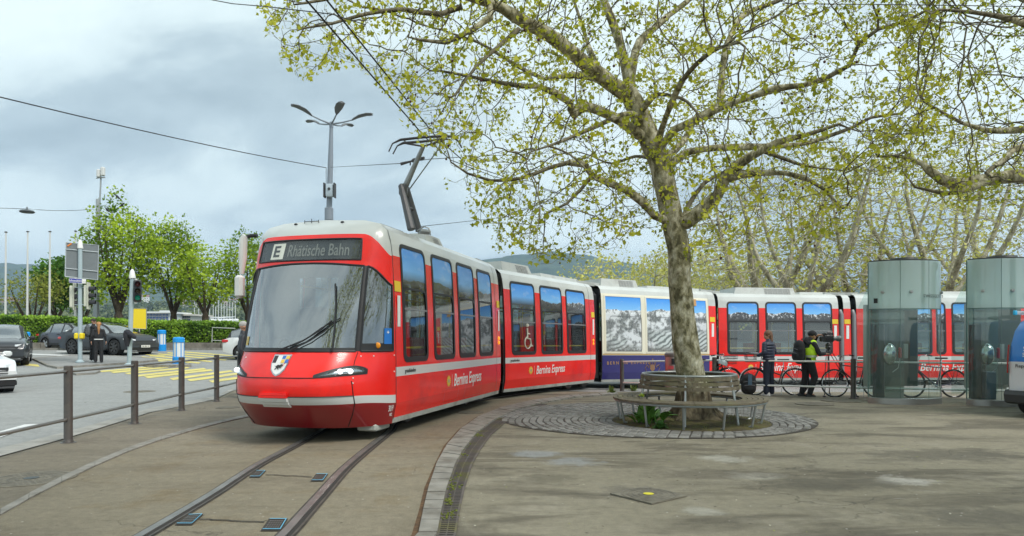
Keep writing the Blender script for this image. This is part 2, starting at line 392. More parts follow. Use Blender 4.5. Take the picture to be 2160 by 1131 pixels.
o=kerb('kerb',KL,KR,GRAN,.035,.33); o['kind']='structure'
o=kerb('kerb',CL,CL2,GRAN,.022,.8,gap=.005); o['kind']='structure'
sheet('kerb_dirt',mat('rusty_leaf_dirt',(.10,.055,.025),.95,var=.5,scale=14),[(p[0]-.025-.03*random.random(),p[1]) for p in KL],[(p[0]+.01,p[1]) for p in KL],.010,sub=1)
# slotted drain channel beside the kerb
def slotmat():
    m=mat('drain_iron',(.10,.085,.075),.75,var=.2,scale=6,dirt=(.14,.13,.03),dscale=2.5); return m
sheet('drain_bed',mat('drain_dark',(.05,.042,.035),.9),KR[:10],CR,.008,sub=1)
mb=MB()
A=[V((*p,0)) for p in KR[:10]];B=[V((*p,0)) for p in CR]
for i in range(len(A)-1):
    L_=(A[i+1]-A[i]).length; k=int(L_/.055)
    for j in range(k):
        t0=j/k; t1=t0+.6/k
        for s0,s1 in((.12,.47),(.53,.88)):
            q=[A[i].lerp(A[i+1],t).lerp(B[i].lerp(B[i+1],t),s) for t,s in((t0,s0),(t1,s0),(t1,s1),(t0,s1))]
            mb.face([V((p.x,p.y,.014)) for p in q])
    for s0,s1 in((.0,.12),(.88,1.0),(.47,.53)):
        q=[A[i].lerp(B[i],s0),A[i+1].lerp(B[i+1],s0),A[i+1].lerp(B[i+1],s1),A[i].lerp(B[i],s1)]
        mb.face([V((p.x,p.y,.0155)) for p in q])
o=mb.build('drain_channel',slotmat(),smooth=False); tag(o,'long slotted iron drain channel following the curved granite kerb','drain'); 
# moss tufts in the drain
MOSS=mat('moss',(.13,.15,.022),.95,var=.45,scale=30,bump=.8)
mb=MB()
for x,y,s in((978,944,.11),(967,960,.09),(950,1018,.13),(955,1032,.08),(946,1060,.07),(945,1090,.08),(1008,920,.07)):
    for k in range(26):
        p=G(x,y)+V((random.gauss(0,s*.5),random.gauss(0,s*1.3),.018)); r_=random.uniform(.006,.016)
        mb.ball(p,(r_,r_,r_*.7),n=5,k=3)
o=mb.build('moss',MOSS); tag(o,kind='stuff')

# rails
RAIL=mat('rail_steel',(.26,.25,.235),.42,metal=.6,var=.2,scale=4)
GRV=mat('rail_groove',(.035,.03,.027),.9)
RJ=mat('rail_joint_bitumen',(.07,.06,.05),.9,var=.3,scale=6)
lr=px([(300,1131),(375,1087),(450,1042),(500,1009),(550,978),(615,944),(670,914)])
rr=px([(597,1131),(637,1087),(675,1045),(722,993),(768,953),(818,913)])
LR=[(-2.62,2.2),(-2.72,3.6)]+lr+[(-3.07,12.6),(-2.6,14.4),(-1.75,16.8),(.0,19.6),(2.2,22.0),(5.6,24.3),(9,25.3),(14,25.6),(22,25.5)]
RR=[(-1.56,2.2),(-1.66,3.6)]+rr+[(-2.03,12.2),(-1.6,14.0),(-.8,16.2),(.8,19.0),(2.9,21.2),(6.1,23.3),(9.2,24.3),(14,24.6),(22,24.5)]
def smooth_line(pl,n=120):
    pl=[V((*p,0)) for p in pl]; out=[]
    m=len(pl)
    for i in range(m-1):
        p0=pl[max(i-1,0)];p1=pl[i];p2=pl[i+1];p3=pl[min(i+2,m-1)]
        for k in range(8):
            t=k/8; out.append(.5*((2*p1)+(p2-p0)*t+(2*p0-5*p1+4*p2-p3)*t*t+(3*p1-p0-3*p2+p3)*t**3))
    return out+[pl[-1]]
def offs(pl,d):
    out=[]
    for i,p in enumerate(pl):
        t=(pl[min(i+1,len(pl)-1)]-pl[max(i-1,0)]).normalized(); out.append(p+V((t.y,-t.x,0))*d)
    return out
for pl in(LR,RR):
    c=smooth_line(pl)
    c=[c[0].lerp(c[0],0)]+c[1:]
    def strip(a,b,dz): 
        A_=offs(c,a);B_=offs(c,b); return [V((p.x,p.y,zg(p.x,p.y)+dz)) for p in A_],[V((p.x,p.y,zg(p.x,p.y)+dz)) for p in B_]
    root=thing('tram_rail','steel grooved tram rail curving away under the tram, '+('nearer the railing' if pl is LR else 'nearer the curved granite kerb'),'rail',(c[0].x,c[0].y,0),group='tram rails')
    mb=MB(); mb.ribbon(*strip(-.062,.104,.0105)); mb.build('joint_filler',RJ,root)
    mb=MB(); mb.ribbon(*strip(-.033,.033,.022)); a,_=strip(-.033,0,.022); b,_=strip(-.033,0,.0); mb.ribbon(a,b); _,a=strip(0,.033,.022); _,b=strip(0,.033,-.01); mb.ribbon(a,b); mb.build('rail_head',RAIL,root)
    mb=MB(); mb.ribbon(*strip(.033,.072,.0125)); mb.build('rail_groove',GRV,root)
    mb=MB(); mb.ribbon(*strip(.072,.092,.018)); mb.build('guard_lip',mat('rusty_lip',(.11,.095,.08),.6,metal=.5,var=.25),root)
# rail drain boxes with blue paint
BLUEP=mat('blue_paint',(.12,.42,.62),.6); IRON=mat('cast_iron',(.075,.065,.058),.7,metal=.3,var=.3,scale=12)
def draincover(c4,label):
    p=[G(x,y,.020) for x,y in c4]; c=sum(p,V())/4; root=thing('rail_drain_box',label,'drain cover',(c.x,c.y,0),group='drain boxes at the rails')
    mb=MB(); q=[c+(a-c)*1.28 for a in p]; mb.face([V((a.x,a.y,.0135)) for a in q]); mb.build('base',mat('drain_box_bitumen',(.05,.043,.036),.9),root)
    mb=MB()
    for i in range(6):
        for j in range(4):
            f=lambda s,t:(p[0].lerp(p[1],s)).lerp(p[3].lerp(p[2],s),t)
            s0,s1=.06+i*.148,.06+i*.148+.10; t0,t1=.07+j*.22,.07+j*.22+.17
            mb.face([f(s0,t0),f(s1,t0),f(s1,t1),f(s0,t1)])
    mb.build('grate',mat('grate_iron',(.15,.14,.13),.55,metal=.6),root,smooth=False)
    mb=MB()
    for i,(a,b) in enumerate(((0,1),(1,2),(2,3),(3,0))):
        if i==3: continue
        a_=c+(p[a]-c)*1.02;b_=c+(p[b]-c)*1.02;a2=c+(p[a]-c)*1.14;b2=c+(p[b]-c)*1.14
        mb.face([V((q.x,q.y,.0225)) for q in(a_,b_,b2,a2)])
    mb.build('painted_edge',BLUEP,root)
draincover([(375,1103),(404,1103),(424,1085),(398,1086)],'blue edged drain grate inside the rail nearer the railing, close to the photographer')
draincover([(556,1115),(590,1115),(602,1095),(570,1095)],'blue edged drain grate at the kerb side rail, close to the photographer')
draincover([(529,1004),(547,1004),(558,993),(541,993)],'blue edged drain grate inside the rail nearer the railing, nearer the tram')
draincover([(659,1012),(680,1012),(689,1000),(668,1000)],'blue edged drain grate at the kerb side rail, nearer the tram')
mb=MB()
for a,b in(((420,1095),(556,1102)),((560,1001),(658,1006))):
    A_=G(*a,.0145);B_=G(*b,.0145); 
    pts=[A_.lerp(B_,t/14)+V((0,random.uniform(-.01,.01),0)) for t in range(15)]
    mb.ribbon(pts,[p+V((0,.022,0)) for p in pts])
o=mb.build('saw_cut_joint',GRV); tag(o,kind='structure')

# manhole covers
def manhole(x,y,rx,label,centre=None,square=False,h=None):
    c=G(x,y); root=thing('manhole_cover',label,'manhole cover',(c.x,c.y,c.z),group='manhole covers')
    r_=rx/F*c.y; z=c.z+.016
    mb=MB()
    if square:
        for k in range(4): pass
        mb.box((c.x,c.y,z-.006),(2*r_*.86,2*r_*.86,.012),M=Matrix.Rotation(R(38),3,'Z'))
    else:
        mb.lathe((c.x,c.y,z-.012),[(r_,0),(r_,.012),(r_*.88,.013),(.001,.013)],n=40)
    mb.build('plate',mat('manhole_iron',(.165,.148,.112),.8,metal=.1,var=.3,scale=9,dirt=(.19,.17,.13)),root)
    mb=MB()
    nr=5
    for k in range(1,nr+1):
        rk=r_*.86*k/nr
        n=max(6,int(8*k))
        for j in range(n):
            a0=2*math.pi*j/n+.03/k; a1=a0+2*math.pi/n*.72; w=.28*r_/nr
            mb.face([V((c.x+q*math.cos(a),c.y+q*math.sin(a),z+.004)) for q,a in((rk-w,a0),(rk,a0),(rk,(a0+a1)/2),(rk,a1),(rk-w,a1),(rk-w,(a0+a1)/2))])
    mb.build('raised_pattern',mat('manhole_studs',(.20,.18,.145),.7,metal=.2,var=.25,scale=9),root,smooth=False)
    if centre:
        mb=MB(); mb.lathe((c.x,c.y,z+.006),[(r_*.17,0),(.001,.0)],n=20); mb.build('centre_mark',centre,root)
manhole(66,1012,84,'large round manhole cover in the pavement beside the left granite kerb',mat('centre_dark',(.05,.06,.06),.5))
manhole(1368,1046,66,'square drain cover with a bright yellow painted centre, in the open plaza',mat('yellow_dot',(.62,.55,.03),.6),square=True)
manhole(992,871,28,'small manhole cover in the track bed beside the front tram section')
manhole(480,861,24,'small manhole cover in the pavement just left of the tram nose')
manhole(1717,853,38,'round manhole cover in front of the cameraman')
manhole(1775,846,40,'round manhole cover nearest the first glass booth')
manhole(295,827,31,'oval looking manhole cover out in the road behind the railing')
# fallen bud scales and grit on the plaza
mb=MB(); random.seed(12)
for k in range(900):
    if k%3: x,y=random.uniform(-.3,9),random.uniform(3.2,17)
    else: a=random.random()*6.283; r_=random.gauss(1.9,.8); x,y=3.1+r_*math.cos(a),12.2+r_*math.sin(a)
    s_=random.uniform(.006,.020); a=random.random()*3.14
    mb.face([(x+s_*math.cos(a+q)*(1 if q in(0,3.14) else .5),y+s_*math.sin(a+q)*(1 if q in(0,3.14) else .5),.024+random.uniform(0,.004)) for q in(0,1.57,3.14,4.71)],random.choice((0,0,1,2)))
o=mb.build('litter',[mat('litter_brown',(.07,.045,.025),.9),mat('litter_pale',(.45,.42,.33),.9),mat('litter_green',(.25,.27,.06),.9)],smooth=False); o['kind']='stuff'
# dark wet patches
# cobbled ring, bed
CC=V((3.16,12.2,0))
def cobblemat():
    m=bpy.data.materials.new('cobbles'); m.use_nodes=True; nt=m.node_tree; b=nt.nodes['Principled BSDF']; N=nt.nodes.new; L=nt.links.new
    at=N('ShaderNodeAttribute'); at.attribute_name='tint'
    cr=N('ShaderNodeValToRGB'); e=cr.color_ramp.elements; e[0].color=(.15,.142,.125,1); e[1].color=(.31,.30,.275,1); L(at.outputs['Fac'],cr.inputs[0])
    tc=N('ShaderNodeTexCoord'); n=N('ShaderNodeTexNoise'); n.inputs['Scale'].default_value=22; n.inputs['Detail'].default_value=5; L(tc.outputs['Object'],n.inputs[0])
    mx=N('ShaderNodeMix'); mx.data_type='RGBA'; mx.blend_type='MULTIPLY'; mx.inputs['Factor'].default_value=.7; L(cr.outputs[0],mx.inputs['A']); L(n.outputs['Fac'],mx.inputs['B']); 
    g=N('ShaderNodeGamma'); g.inputs[1].default_value=.85; L(mx.outputs['Result'],g.inputs[0]); L(g.outputs[0],b.inputs['Base Color']); b.inputs['Roughness'].default_value=.8
    return m
E0=V((2.62,12.95,0)); EX,EY=2.85,2.75
mb=MB(); pts=[V((E0.x+(EX+.05)*math.cos(2*math.pi*k/72),E0.y+(EY+.05)*math.sin(2*math.pi*k/72),.009)) for k in range(72)]
mb.face(pts); o=mb.build('cobble_bed',mat('cobble_joints',(.055,.047,.038),.95,var=.3,scale=12)); o['kind']='structure'
mb=MB(); tint=[]
random.seed(3)
S=.125
row=0; Rr=1.36
while Rr<7:
    n=int(2*math.pi*Rr/(S*1.25)); 
    for j in range(n):
        a=2*math.pi*(j+.5*(row%2))/n; 
        q=V((CC.x+(Rr+S/2)*math.cos(a),CC.y+(Rr+S/2)*math.sin(a),0))
        if ((q.x-E0.x)/EX)**2+((q.y-E0.y)/EY)**2>1: continue
        g=.010; da=2*math.pi/n/2-g/Rr*.8
        wob=random.uniform(-.008,.008); zt=.020+random.uniform(-.003,.005)
        base=[(Rr+g,a-da),(Rr+g,a+da),(Rr+S-g,a+da),(Rr+S-g,a-da)]
        lo=[V((CC.x+(r_+wob)*math.cos(t),CC.y+(r_+wob)*math.sin(t),.008)) for r_,t in base]; cen=sum(lo,V())/4
        hi=[V((p.x+(cen.x-p.x)*.16,p.y+(cen.y-p.y)*.16,zt)) for p in lo]
        mb.loft([lo,hi],0,True,False); i=len(mb.v); mb.f.append((i-4,i-3,i-2,i-1)); mb.m.append(0)
        tv=random.random(); tint+= [tv]*8
    Rr+=S; row+=1
o=mb.build('cobbles',cobblemat(),smooth=False); o['kind']='structure'
at=o.data.attributes.new('tint','FLOAT','POINT'); at.data.foreach_set('value',tint)
# soil disc with moss and grass
def soilmat():
    m=bpy.data.materials.new('mossy_soil'); m.use_nodes=True; nt=m.node_tree; b=nt.nodes['Principled BSDF']; N=nt.nodes.new; L=nt.links.new
    g=N('ShaderNodeNewGeometry'); n=N('ShaderNodeTexNoise'); n.inputs['Scale'].default_value=3.2; n.inputs['Detail'].default_value=9; n.inputs['Roughness'].default_value=.7; L(g.outputs['Position'],n.inputs[0])
    cr=N('ShaderNodeValToRGB'); e=cr.color_ramp.elements; e[0].position=.36; e[0].color=(.045,.032,.018,1); e[1].position=.66; e[1].color=(.125,.115,.03,1); k=e.new(.5); k.color=(.085,.07,.025,1)
    L(n.outputs['Fac'],cr.inputs[0]); L(cr.outputs[0],b.inputs['Base Color']); b.inputs['Roughness'].default_value=.95
    n2=N('ShaderNodeTexNoise'); n2.inputs['Scale'].default_value=70; L(g.outputs['Position'],n2.inputs[0]); bp=N('ShaderNodeBump'); bp.inputs['Strength'].default_value=.9; L(n2.outputs['Fac'],bp.inputs['Height']); L(bp.outputs[0],b.inputs['Normal']); return m
mb=MB(); rings=[]
for k in range(15):
    r_=1.36*k/14
    rings.append([V((CC.x+max(r_,.01)*math.cos(2*math.pi*j/64),CC.y+max(r_,.01)*math.sin(2*math.pi*j/64),.016+.07*(1-(r_/1.36)**2)+.012*noise.noise(V((r_*math.cos(j*.0982)*4,r_*math.sin(j*.0982)*4,0))))) for j in range(64)])
mb.loft(rings,0,True,False); o=mb.build('soil_bed',soilmat()); o['kind']='structure'
# grass blades
mb=MB(); tt=[]
for k in range(2600):
    a=random.random()*6.283; r_=1.33*math.sqrt(random.random())
    if noise.noise(V((r_*math.cos(a)*2.3,r_*math.sin(a)*2.3,4)))<-.05: continue
    x=CC.x+r_*math.cos(a);y=CC.y+r_*math.sin(a);z=.02+.07*(1-(r_/1.36)**2); h=random.uniform(.015,.05); d=random.random()*6.283; l=random.uniform(0,.025)
    mb.face([(x-.003*math.cos(d),y-.003*math.sin(d),z),(x+.003*math.cos(d),y+.003*math.sin(d),z),(x+l*math.sin(d),y+l*math.cos(d),z+h)])
o=mb.build('grass',mat('grass_blade',(.12,.15,.035),.8,var=.4,scale=5),smooth=False); o['kind']='stuff'
# ================================================================ the tram
RED=mat('tram_red',(.88,.016,.010),.26,coat=.35,var=.05,scale=1.5,dirt=(.62,.018,.018),dscale=1.1)
DRED=mat('tram_dark_red',(.26,.008,.012),.3,coat=.5,var=.05,scale=1.5)
GREY=mat('tram_pale_grey',(.56,.58,.56),.3,coat=.4,var=.05,scale=1.2,dirt=(.45,.46,.43),dscale=.8)
STRIPE=mat('tram_light_stripe',(.60,.61,.60),.35,coat=.3)
SILV=mat('tram_sill_silver',(.42,.44,.41),.45,var=.15,scale=3,dirt=(.22,.20,.17),dscale=2.5)
NAVY=mat('tram_navy',(.030,.026,.155),.25,coat=.6)
CREAM=mat('tram_cream',(.78,.74,.60),.3,coat=.4)
GOLD=mat('gold_paint',(.52,.30,.07),.5)
LINER=mat('interior_panel',(.16,.155,.15),.6)
RUB=mat('black_rubber',(.018,.018,.02),.5)
DGREY=mat('bellows_grey',(.045,.047,.05),.6,var=.2,scale=5)
SEAT=mat('seat_red',(.30,.02,.02),.7); YEL=mat('pole_yellow',(.75,.50,.02),.4); WHT=mat('lettering_white',(.80,.80,.78),.5)
YMARK=mat('yellow_mark',(.80,.55,.03),.5); ORG=mat('orange_lamp',(.9,.28,.01),.3,emit=(1,.35,.02),es=.6)
BLK=mat('lettering_black',(.02,.02,.02),.5)
WINGL=glassmat('tram_window_glass',(.62,.68,.66),.13)
PROF=[(0,.06),(.08,.045),(.3,0),(.9,0),(1.73,.02),(2.5,.06),(2.74,.09),(2.9,.14),(3.0,.25),(3.06,.5),(3.09,1.2)]
def prof(w):
    for (a,b),(c,d) in zip(PROF,PROF[1:]):
        if w<=c: return b+(d-b)*(w-a)/(c-a)
    return PROF[-1][1]
TRAM=thing('tram','red and grey articulated tram with mountain pictures on its windows, turning at the kerb','tram',(-1.74,10.28,0))
def uvobj(o,uvs):
    uv=o.data.uv_layers.new(name='uv')
    for l in o.data.loops: uv.data[l.index].uv=uvs[l.vertex_index]
# picture film on the upper window
def filmmat(name,u0,base,amp,freq,snow,low,kind='range'):
    m=bpy.data.materials.new(name); m.use_nodes=True; nt=m.node_tree; nt.nodes.clear(); N=nt.nodes.new; L=nt.links.new
    out=N('ShaderNodeOutputMaterial'); uv=N('ShaderNodeUVMap'); uv.uv_map='uv'; sp=N('ShaderNodeSeparateXYZ'); L(uv.outputs[0],sp.inputs[0])
    def mth(op,a,b=None,c=None):
        x=N('ShaderNodeMath'); x.operation=op
        for i,q in enumerate((a,b,c)):
            if q is None: continue
            if isinstance(q,(int,float)): x.inputs[i].default_value=q
            else: L(q,x.inputs[i])
        return x.outputs[0]
    def rg(x,a,b,lo=0.,hi=1.):
        r=N('ShaderNodeMapRange'); r.inputs[1].default_value=a; r.inputs[2].default_value=b; r.inputs[3].default_value=lo; r.inputs[4].default_value=hi; L(x,r.inputs[0]); return r.outputs[0]
    def mix(a,b,f):
        x=N('ShaderNodeMix'); x.data_type='RGBA'
        for s,q in(('A',a),('B',b)):
            if isinstance(q,tuple): x.inputs[s].default_value=(*q,1)
            else: L(q,x.inputs[s])
        L(f,x.inputs['Factor']); return x.outputs['Result']
    U=mth('ADD',sp.outputs[0],u0); W=sp.outputs[1]
    cb=N('ShaderNodeCombineXYZ'); L(U,cb.inputs[0])
    n=N('ShaderNodeTexNoise'); n.inputs['Scale'].default_value=freq; n.inputs['Detail'].default_value=7; n.inputs['Roughness'].default_value=.55; L(cb.outputs[0],n.inputs[0])
    ridge=mth('MULTIPLY_ADD',mth('SUBTRACT',n.outputs['Fac'],.5),amp*2.6,base)
    c2=N('ShaderNodeCombineXYZ'); L(U,c2.inputs[0]); L(W,c2.inputs[1])
    def noi(s,d=7,rough=.6,st=None):
        t=N('ShaderNodeTexNoise'); t.inputs['Scale'].default_value=s; t.inputs['Detail'].default_value=d; t.inputs['Roughness'].default_value=rough
        if st:
            mp=N('ShaderNodeMapping'); mp.inputs['Scale'].default_value=st; mp.inputs['Rotation'].default_value=(0,0,.5); L(c2.outputs[0],mp.inputs[0]); L(mp.outputs[0],t.inputs[0])
        else: L(c2.outputs[0],t.inputs[0])
        return t.outputs['Fac']
    skyc=mix((.22,.55,.95),(.010,.24,.82),rg(W,base-.05,2.75))
    skyc=mix(skyc,(.60,.72,.85),rg(noi(2.2,6,.55,(1,2.2,1)),.56,.8,0,.55))
    n2=noi(9,9,.72,(1.3,1,1))
    rock=mix((.03,.032,.04),(.17,.17,.18),rg(n2,.35,.7))
    depth=mth('SUBTRACT',ridge,W)
    snf=mth('MULTIPLY',rg(mth('ADD',n2,mth('MULTIPLY',depth,-snow[1])),.50,.56),snow[0])
    mount=mix(rock,(.82,.86,.92),snf)
    if kind=='glacier': mount=mix(mix((.07,.08,.085),(.34,.35,.35),rg(n2,.35,.65)),(.86,.90,.94),mth('MAXIMUM',snf,rg(noi(3.1,7,.6),.47,.56,0,.85)))
    if kind=='green': mount=mix(mount,(.07,.12,.02),rg(n2,.3,.6))
    c=mix(skyc,mount,rg(depth,-.004,.012))
    if kind!='glacier': c=mix(c,(.035,.035,.037),rg(W,low+.22,low+.02))
    else:
        wv=N('ShaderNodeTexWave'); wv.inputs['Scale'].default_value=2.3; wv.inputs['Distortion'].default_value=9; wv.inputs['Detail'].default_value=3; wv.inputs['Detail Scale'].default_value=.7; mp=N('ShaderNodeMapping'); mp.inputs['Rotation'].default_value=(0,0,1.15); L(c2.outputs[0],mp.inputs[0]); L(mp.outputs[0],wv.inputs[0])
        gl=mix((.16,.18,.18),(.62,.68,.68),rg(wv.outputs['Fac'],.15,.7))
        c=mix(c,gl,mth('MULTIPLY',rg(W,1.75,1.45),rg(noi(1.1,4,.5),.44,.54)))
        c=mix(c,(.16,.15,.13),mth('MULTIPLY',rg(W,1.2,1.0),rg(n2,.40,.55)))
    d=N('ShaderNodeBsdfPrincipled'); L(c,d.inputs['Base Color']); d.inputs['Roughness'].default_value=.25; d.inputs['Coat Weight'].default_value=.6
    tr=N('ShaderNodeBsdfTransparent'); tr.inputs[0].default_value=(.55,.62,.60,1); gl_=N('ShaderNodeBsdfGlossy'); gl_.inputs['Roughness'].default_value=.02
    fr=N('ShaderNodeFresnel'); ge=N('ShaderNodeNewGeometry'); L(rg(ge.outputs['Backfacing'],0.,1.,1.5,.667),fr.inputs[0]); g=N('ShaderNodeMixShader'); L(mth('ADD',fr.outputs[0],.12),g.inputs[0]); L(tr.outputs[0],g.inputs[1]); L(gl_.outputs[0],g.inputs[2])
    mx=N('ShaderNodeMixShader')
    if kind=='glacier': fac=rg(noi(.9,3,.5),.30,.62,.97,.80); fac=mth('MAXIMUM',fac,rg(W,2.0,2.15))
    else: fac=rg(W,low-.06,low+.02)
    L(fac,mx.inputs[0]); L(g.outputs[0],mx.inputs[1]); L(d.outputs[0],mx.inputs[2]); L(mx.outputs[0],out.inputs[0])
    return m
def rrect(u0,u1,w0,w1,r,n=5):
    pts=[]
    for cx_,cy_,a0 in((u1-r,w0+r,-90),(u1-r,w1-r,0),(u0+r,w1-r,90),(u0+r,w0+r,180)):
        for k in range(n+1):
            a=R(a0+90*k/n); pts.append((cx_+r*math.cos(a),cy_+r*math.sin(a)))
        if a0 in(-90,90):
            x_=pts[-1][0]; ya,yb=(w0+r,w1-r) if a0==-90 else (w1-r,w0+r)
            for k in range(1,10): pts.append((x_,ya+(yb-ya)*k/10))
    return pts
class Car:
    def __init__(s,P0,P1,z0,z1):
        s.P0=V((*P0,z0)); s.P1=V((*P1,z1)); d=s.P1-s.P0; s.L=V((d.x,d.y,0)).length; s.d=V((d.x,d.y,0))/s.L; s.n=V((-s.d.y,s.d.x,0)); s.dd=d/s.L
    def S(s,u,w,v=0.0): return s.P0+s.dd*u+s.n*v+V((0,0,w))
    def near(s,u,w,off=0.0): return s.S(u,w,prof(w)-off)
    def far(s,u,w,off=0.0): return s.S(u,w,2.4-prof(w)+off)
def build_car(car,wins,label,film,scheme='red',ends=(0,0),seed=0,wz=(.9,2.74),extra=None):
    L=car.L; random.seed(seed)
    root=thing('car_section',None,None,car.P0); root.parent=TRAM; root.matrix_parent_inverse=wm(TRAM).inverted()
    # parts parented below the tram directly, one level: body + windows as sub-parts
    bpy.data.objects.remove(root)
    us=sorted(set([0,L]+[q for a,b in wins for q in(a+.045,b-.045)]))
    bands=[0,.08,.3,.70,.84,wz[0]+.045,1.3,1.73,2.1,2.52,wz[1]-.045,2.74+.03,2.9,3.0,3.06,3.09]
    bands=sorted(set(bands))
    def colr(w):
        if scheme=='red': return 1 if w<.08 else 0 if w<.70 else 2 if w<.84 else 0 if w<2.52 else 3
        return 1 if w<.08 else 4 if w<.86 else 5 if w<2.80 else 3
    mats=[RED,SILV,STRIPE,GREY,NAVY,CREAM,LINER,DGREY]
    mb=MB()
    def wall(fn,mfn,off=0):
        for a,b in zip(us,us[1:]):
            inside=any(a>=p and b<=q for p,q in wins)
            k=max(1,int((b-a)/1.2))
            for c,d in zip(bands,bands[1:]):
                if inside and c>=wz[0] and d<=wz[1]: continue
                for j in range(k):
                    x0=a+(b-a)*j/k; x1=a+(b-a)*(j+1)/k
                    mb.face([fn(x0,c,off),fn(x1,c,off),fn(x1,d,off),fn(x0,d,off)],mfn((c+d)/2))
    wall(car.near,colr); wall(car.far,colr)
    bands2=[b for b in bands if b<=2.9]
    bsave=bands; bands=bands2
    for fn in(car.near,car.far):
        for a,b in zip(us,us[1:]):
            inside=any(a>=p and b<=q for p,q in wins)
            for c,d in zip(bands,bands[1:]):
                if inside and c>=wz[0] and d<=wz[1]: continue
                mb.face([fn(a,c,-.05),fn(b,c,-.05),fn(b,d,-.05),fn(a,d,-.05)],6)
    bands=bsave
    mb.face([car.S(0,.22,.06),car.S(L,.22,.06),car.S(L,.22,2.34),car.S(0,.22,2.34)],6)
    mb.face([car.S(0,2.62,.1),car.S(L,2.62,.1),car.S(L,2.62,2.3),car.S(0,2.62,2.3)],6)
    mb.face([car.S(0,.0,.06),car.S(L,.0,.06),car.S(L,.0,2.34),car.S(0,.0,2.34)],7)
    for u in (0,L):     # end bulkhead ring
        for v0,v1,w0,w1 in((.17,.55,0,2.9),(1.85,2.23,0,2.9),(.55,1.85,2.25,3.0),(.55,1.85,0,.22)):
            mb.face([car.S(u,w0,v0),car.S(u,w0,v1),car.S(u,w1,v1),car.S(u,w1,v0)],7)
    body=mb.build('car_body',mats,TRAM,auto=28); body['label']=label
    # windows
    for (a,b),fm in zip(wins,film):
        ring_o=rrect(a,b,wz[0],wz[1],.13 if scheme=='red' else .02); ring_i=rrect(a+.055,b-.055,wz[0]+.055,wz[1]-.055,.09 if scheme=='red' else .01)
        mb=MB(); o1=[car.near(u,w,.008) for u,w in ring_o]; i1=[car.near(u,w,.012) for u,w in ring_i]; i0=[car.near(u,w,-.03) for u,w in ring_i]; o0=[car.near(u,w,-.002) for u,w in ring_o]
        mb.loft([o0,o1,i1,i0],0,True)
        if scheme=='red': mb.loft([[car.near(u,w,o) for w,o in((1.715,.003),(1.745,.003),(1.745,.016),(1.715,.016))] for u in(a+.05,b-.05)],1,True)
        # opening light outline
        q=rrect(a+.20,b-.04,wz[0]+.06,2.08,.10); q2=rrect(a+.212,b-.052,wz[0]+.072,2.068,.09)
        if scheme!='red' : mb.loft([[car.near(u,w,.016) for u,w in q],[car.near(u,w,.016) for u,w in q2]],1,True)
        else:
            q=rrect(a+.05,b-.05,wz[0]+.05,2.07,.10); q2=rrect(a+.085,b-.085,wz[0]+.085,2.035,.08); mb.loft([[car.near(u,w,.013) for u,w in q],[car.near(u,w,.013) for u,w in q2]],0,True)
        fr=mb.build('window_frame',[RUB if scheme=='red' else CREAM,mat('window_bar_grey',(.20,.21,.22),.4)],TRAM)
        # pane, subdivided in height for the curve of the side
        mb=MB(); ws=[wz[0]+.03,1.3,1.73,2.1,2.5,wz[1]-.03]; uvs=[]
        for w in ws:
            for u in(a+.03,b-.03): mb.v.append(tuple(car.near(u,w,.0))); uvs.append((u,w))
        for i in range(len(ws)-1): mb.f.append((2*i,2*i+1,2*i+3,2*i+2)); mb.m.append(0)
        pn=mb.build('window_pane',fm,fr); uvobj(pn,uvs)
        mb=MB()
        for u0,u1,w0,w1 in((a+.03,b-.03,wz[0]+.03,wz[1]-.03),):
            mb.face([car.far(u0,w0),car.far(u1,w0),car.far(u1,w1),car.far(u0,w1)])
        mb.build('far_window_pane',glassmat('far_glass',(.72,.78,.78),.05),TRAM)
    # interior
    u=.5
    while u<L-.7:
        for v in(.35,1.75):
            mb=MB()
            mb.box(car.S(u,.65,v+.12),(.42,.42,.08),0,M=Matrix.Rotation(math.atan2(car.d.y,car.d.x),3,'Z'))
            mb.box(car.S(u-.22,.98,v+.12),(.06,.42,.62),0,M=Matrix.Rotation(math.atan2(car.d.y,car.d.x),3,'Z'))
            mb.box(car.S(u,.42,v+.12),(.1,.1,.4),1,M=Matrix.Rotation(math.atan2(car.d.y,car.d.x),3,'Z'))
            mb.build('seat',[SEAT,DGREY],TRAM)
        u+=.95
    mb=MB()
    for k in range(int(L/1.3)):
        uu=.8+1.3*k
        for v in(.85,1.55): mb.tube([car.S(uu,.22,v),car.S(uu,2.6,v)],.02,6)
    for v in(.7,1.7): mb.tube([car.S(.2,2.1,v),car.S(L-.2,2.1,v)],.018,6)
    mb.tube([car.S(.15,1.12,.12),car.S(L-.15,1.12,.12)],.02,6)
    mb.build('grab_pole',YEL,TRAM)
    for uu in(.7,L-1.0):
        mb=MB(); mb.box(car.S(uu+.2,1.45,1.3),(.05,.9,1.9),0,M=Matrix.Rotation(math.atan2(car.d.y,car.d.x),3,'Z'))
        mb.build('partition',glassmat('partition_glass',(.70,.82,.80),.03,haze=.2,hazecol=(.6,.8,.78)),TRAM)
    return body
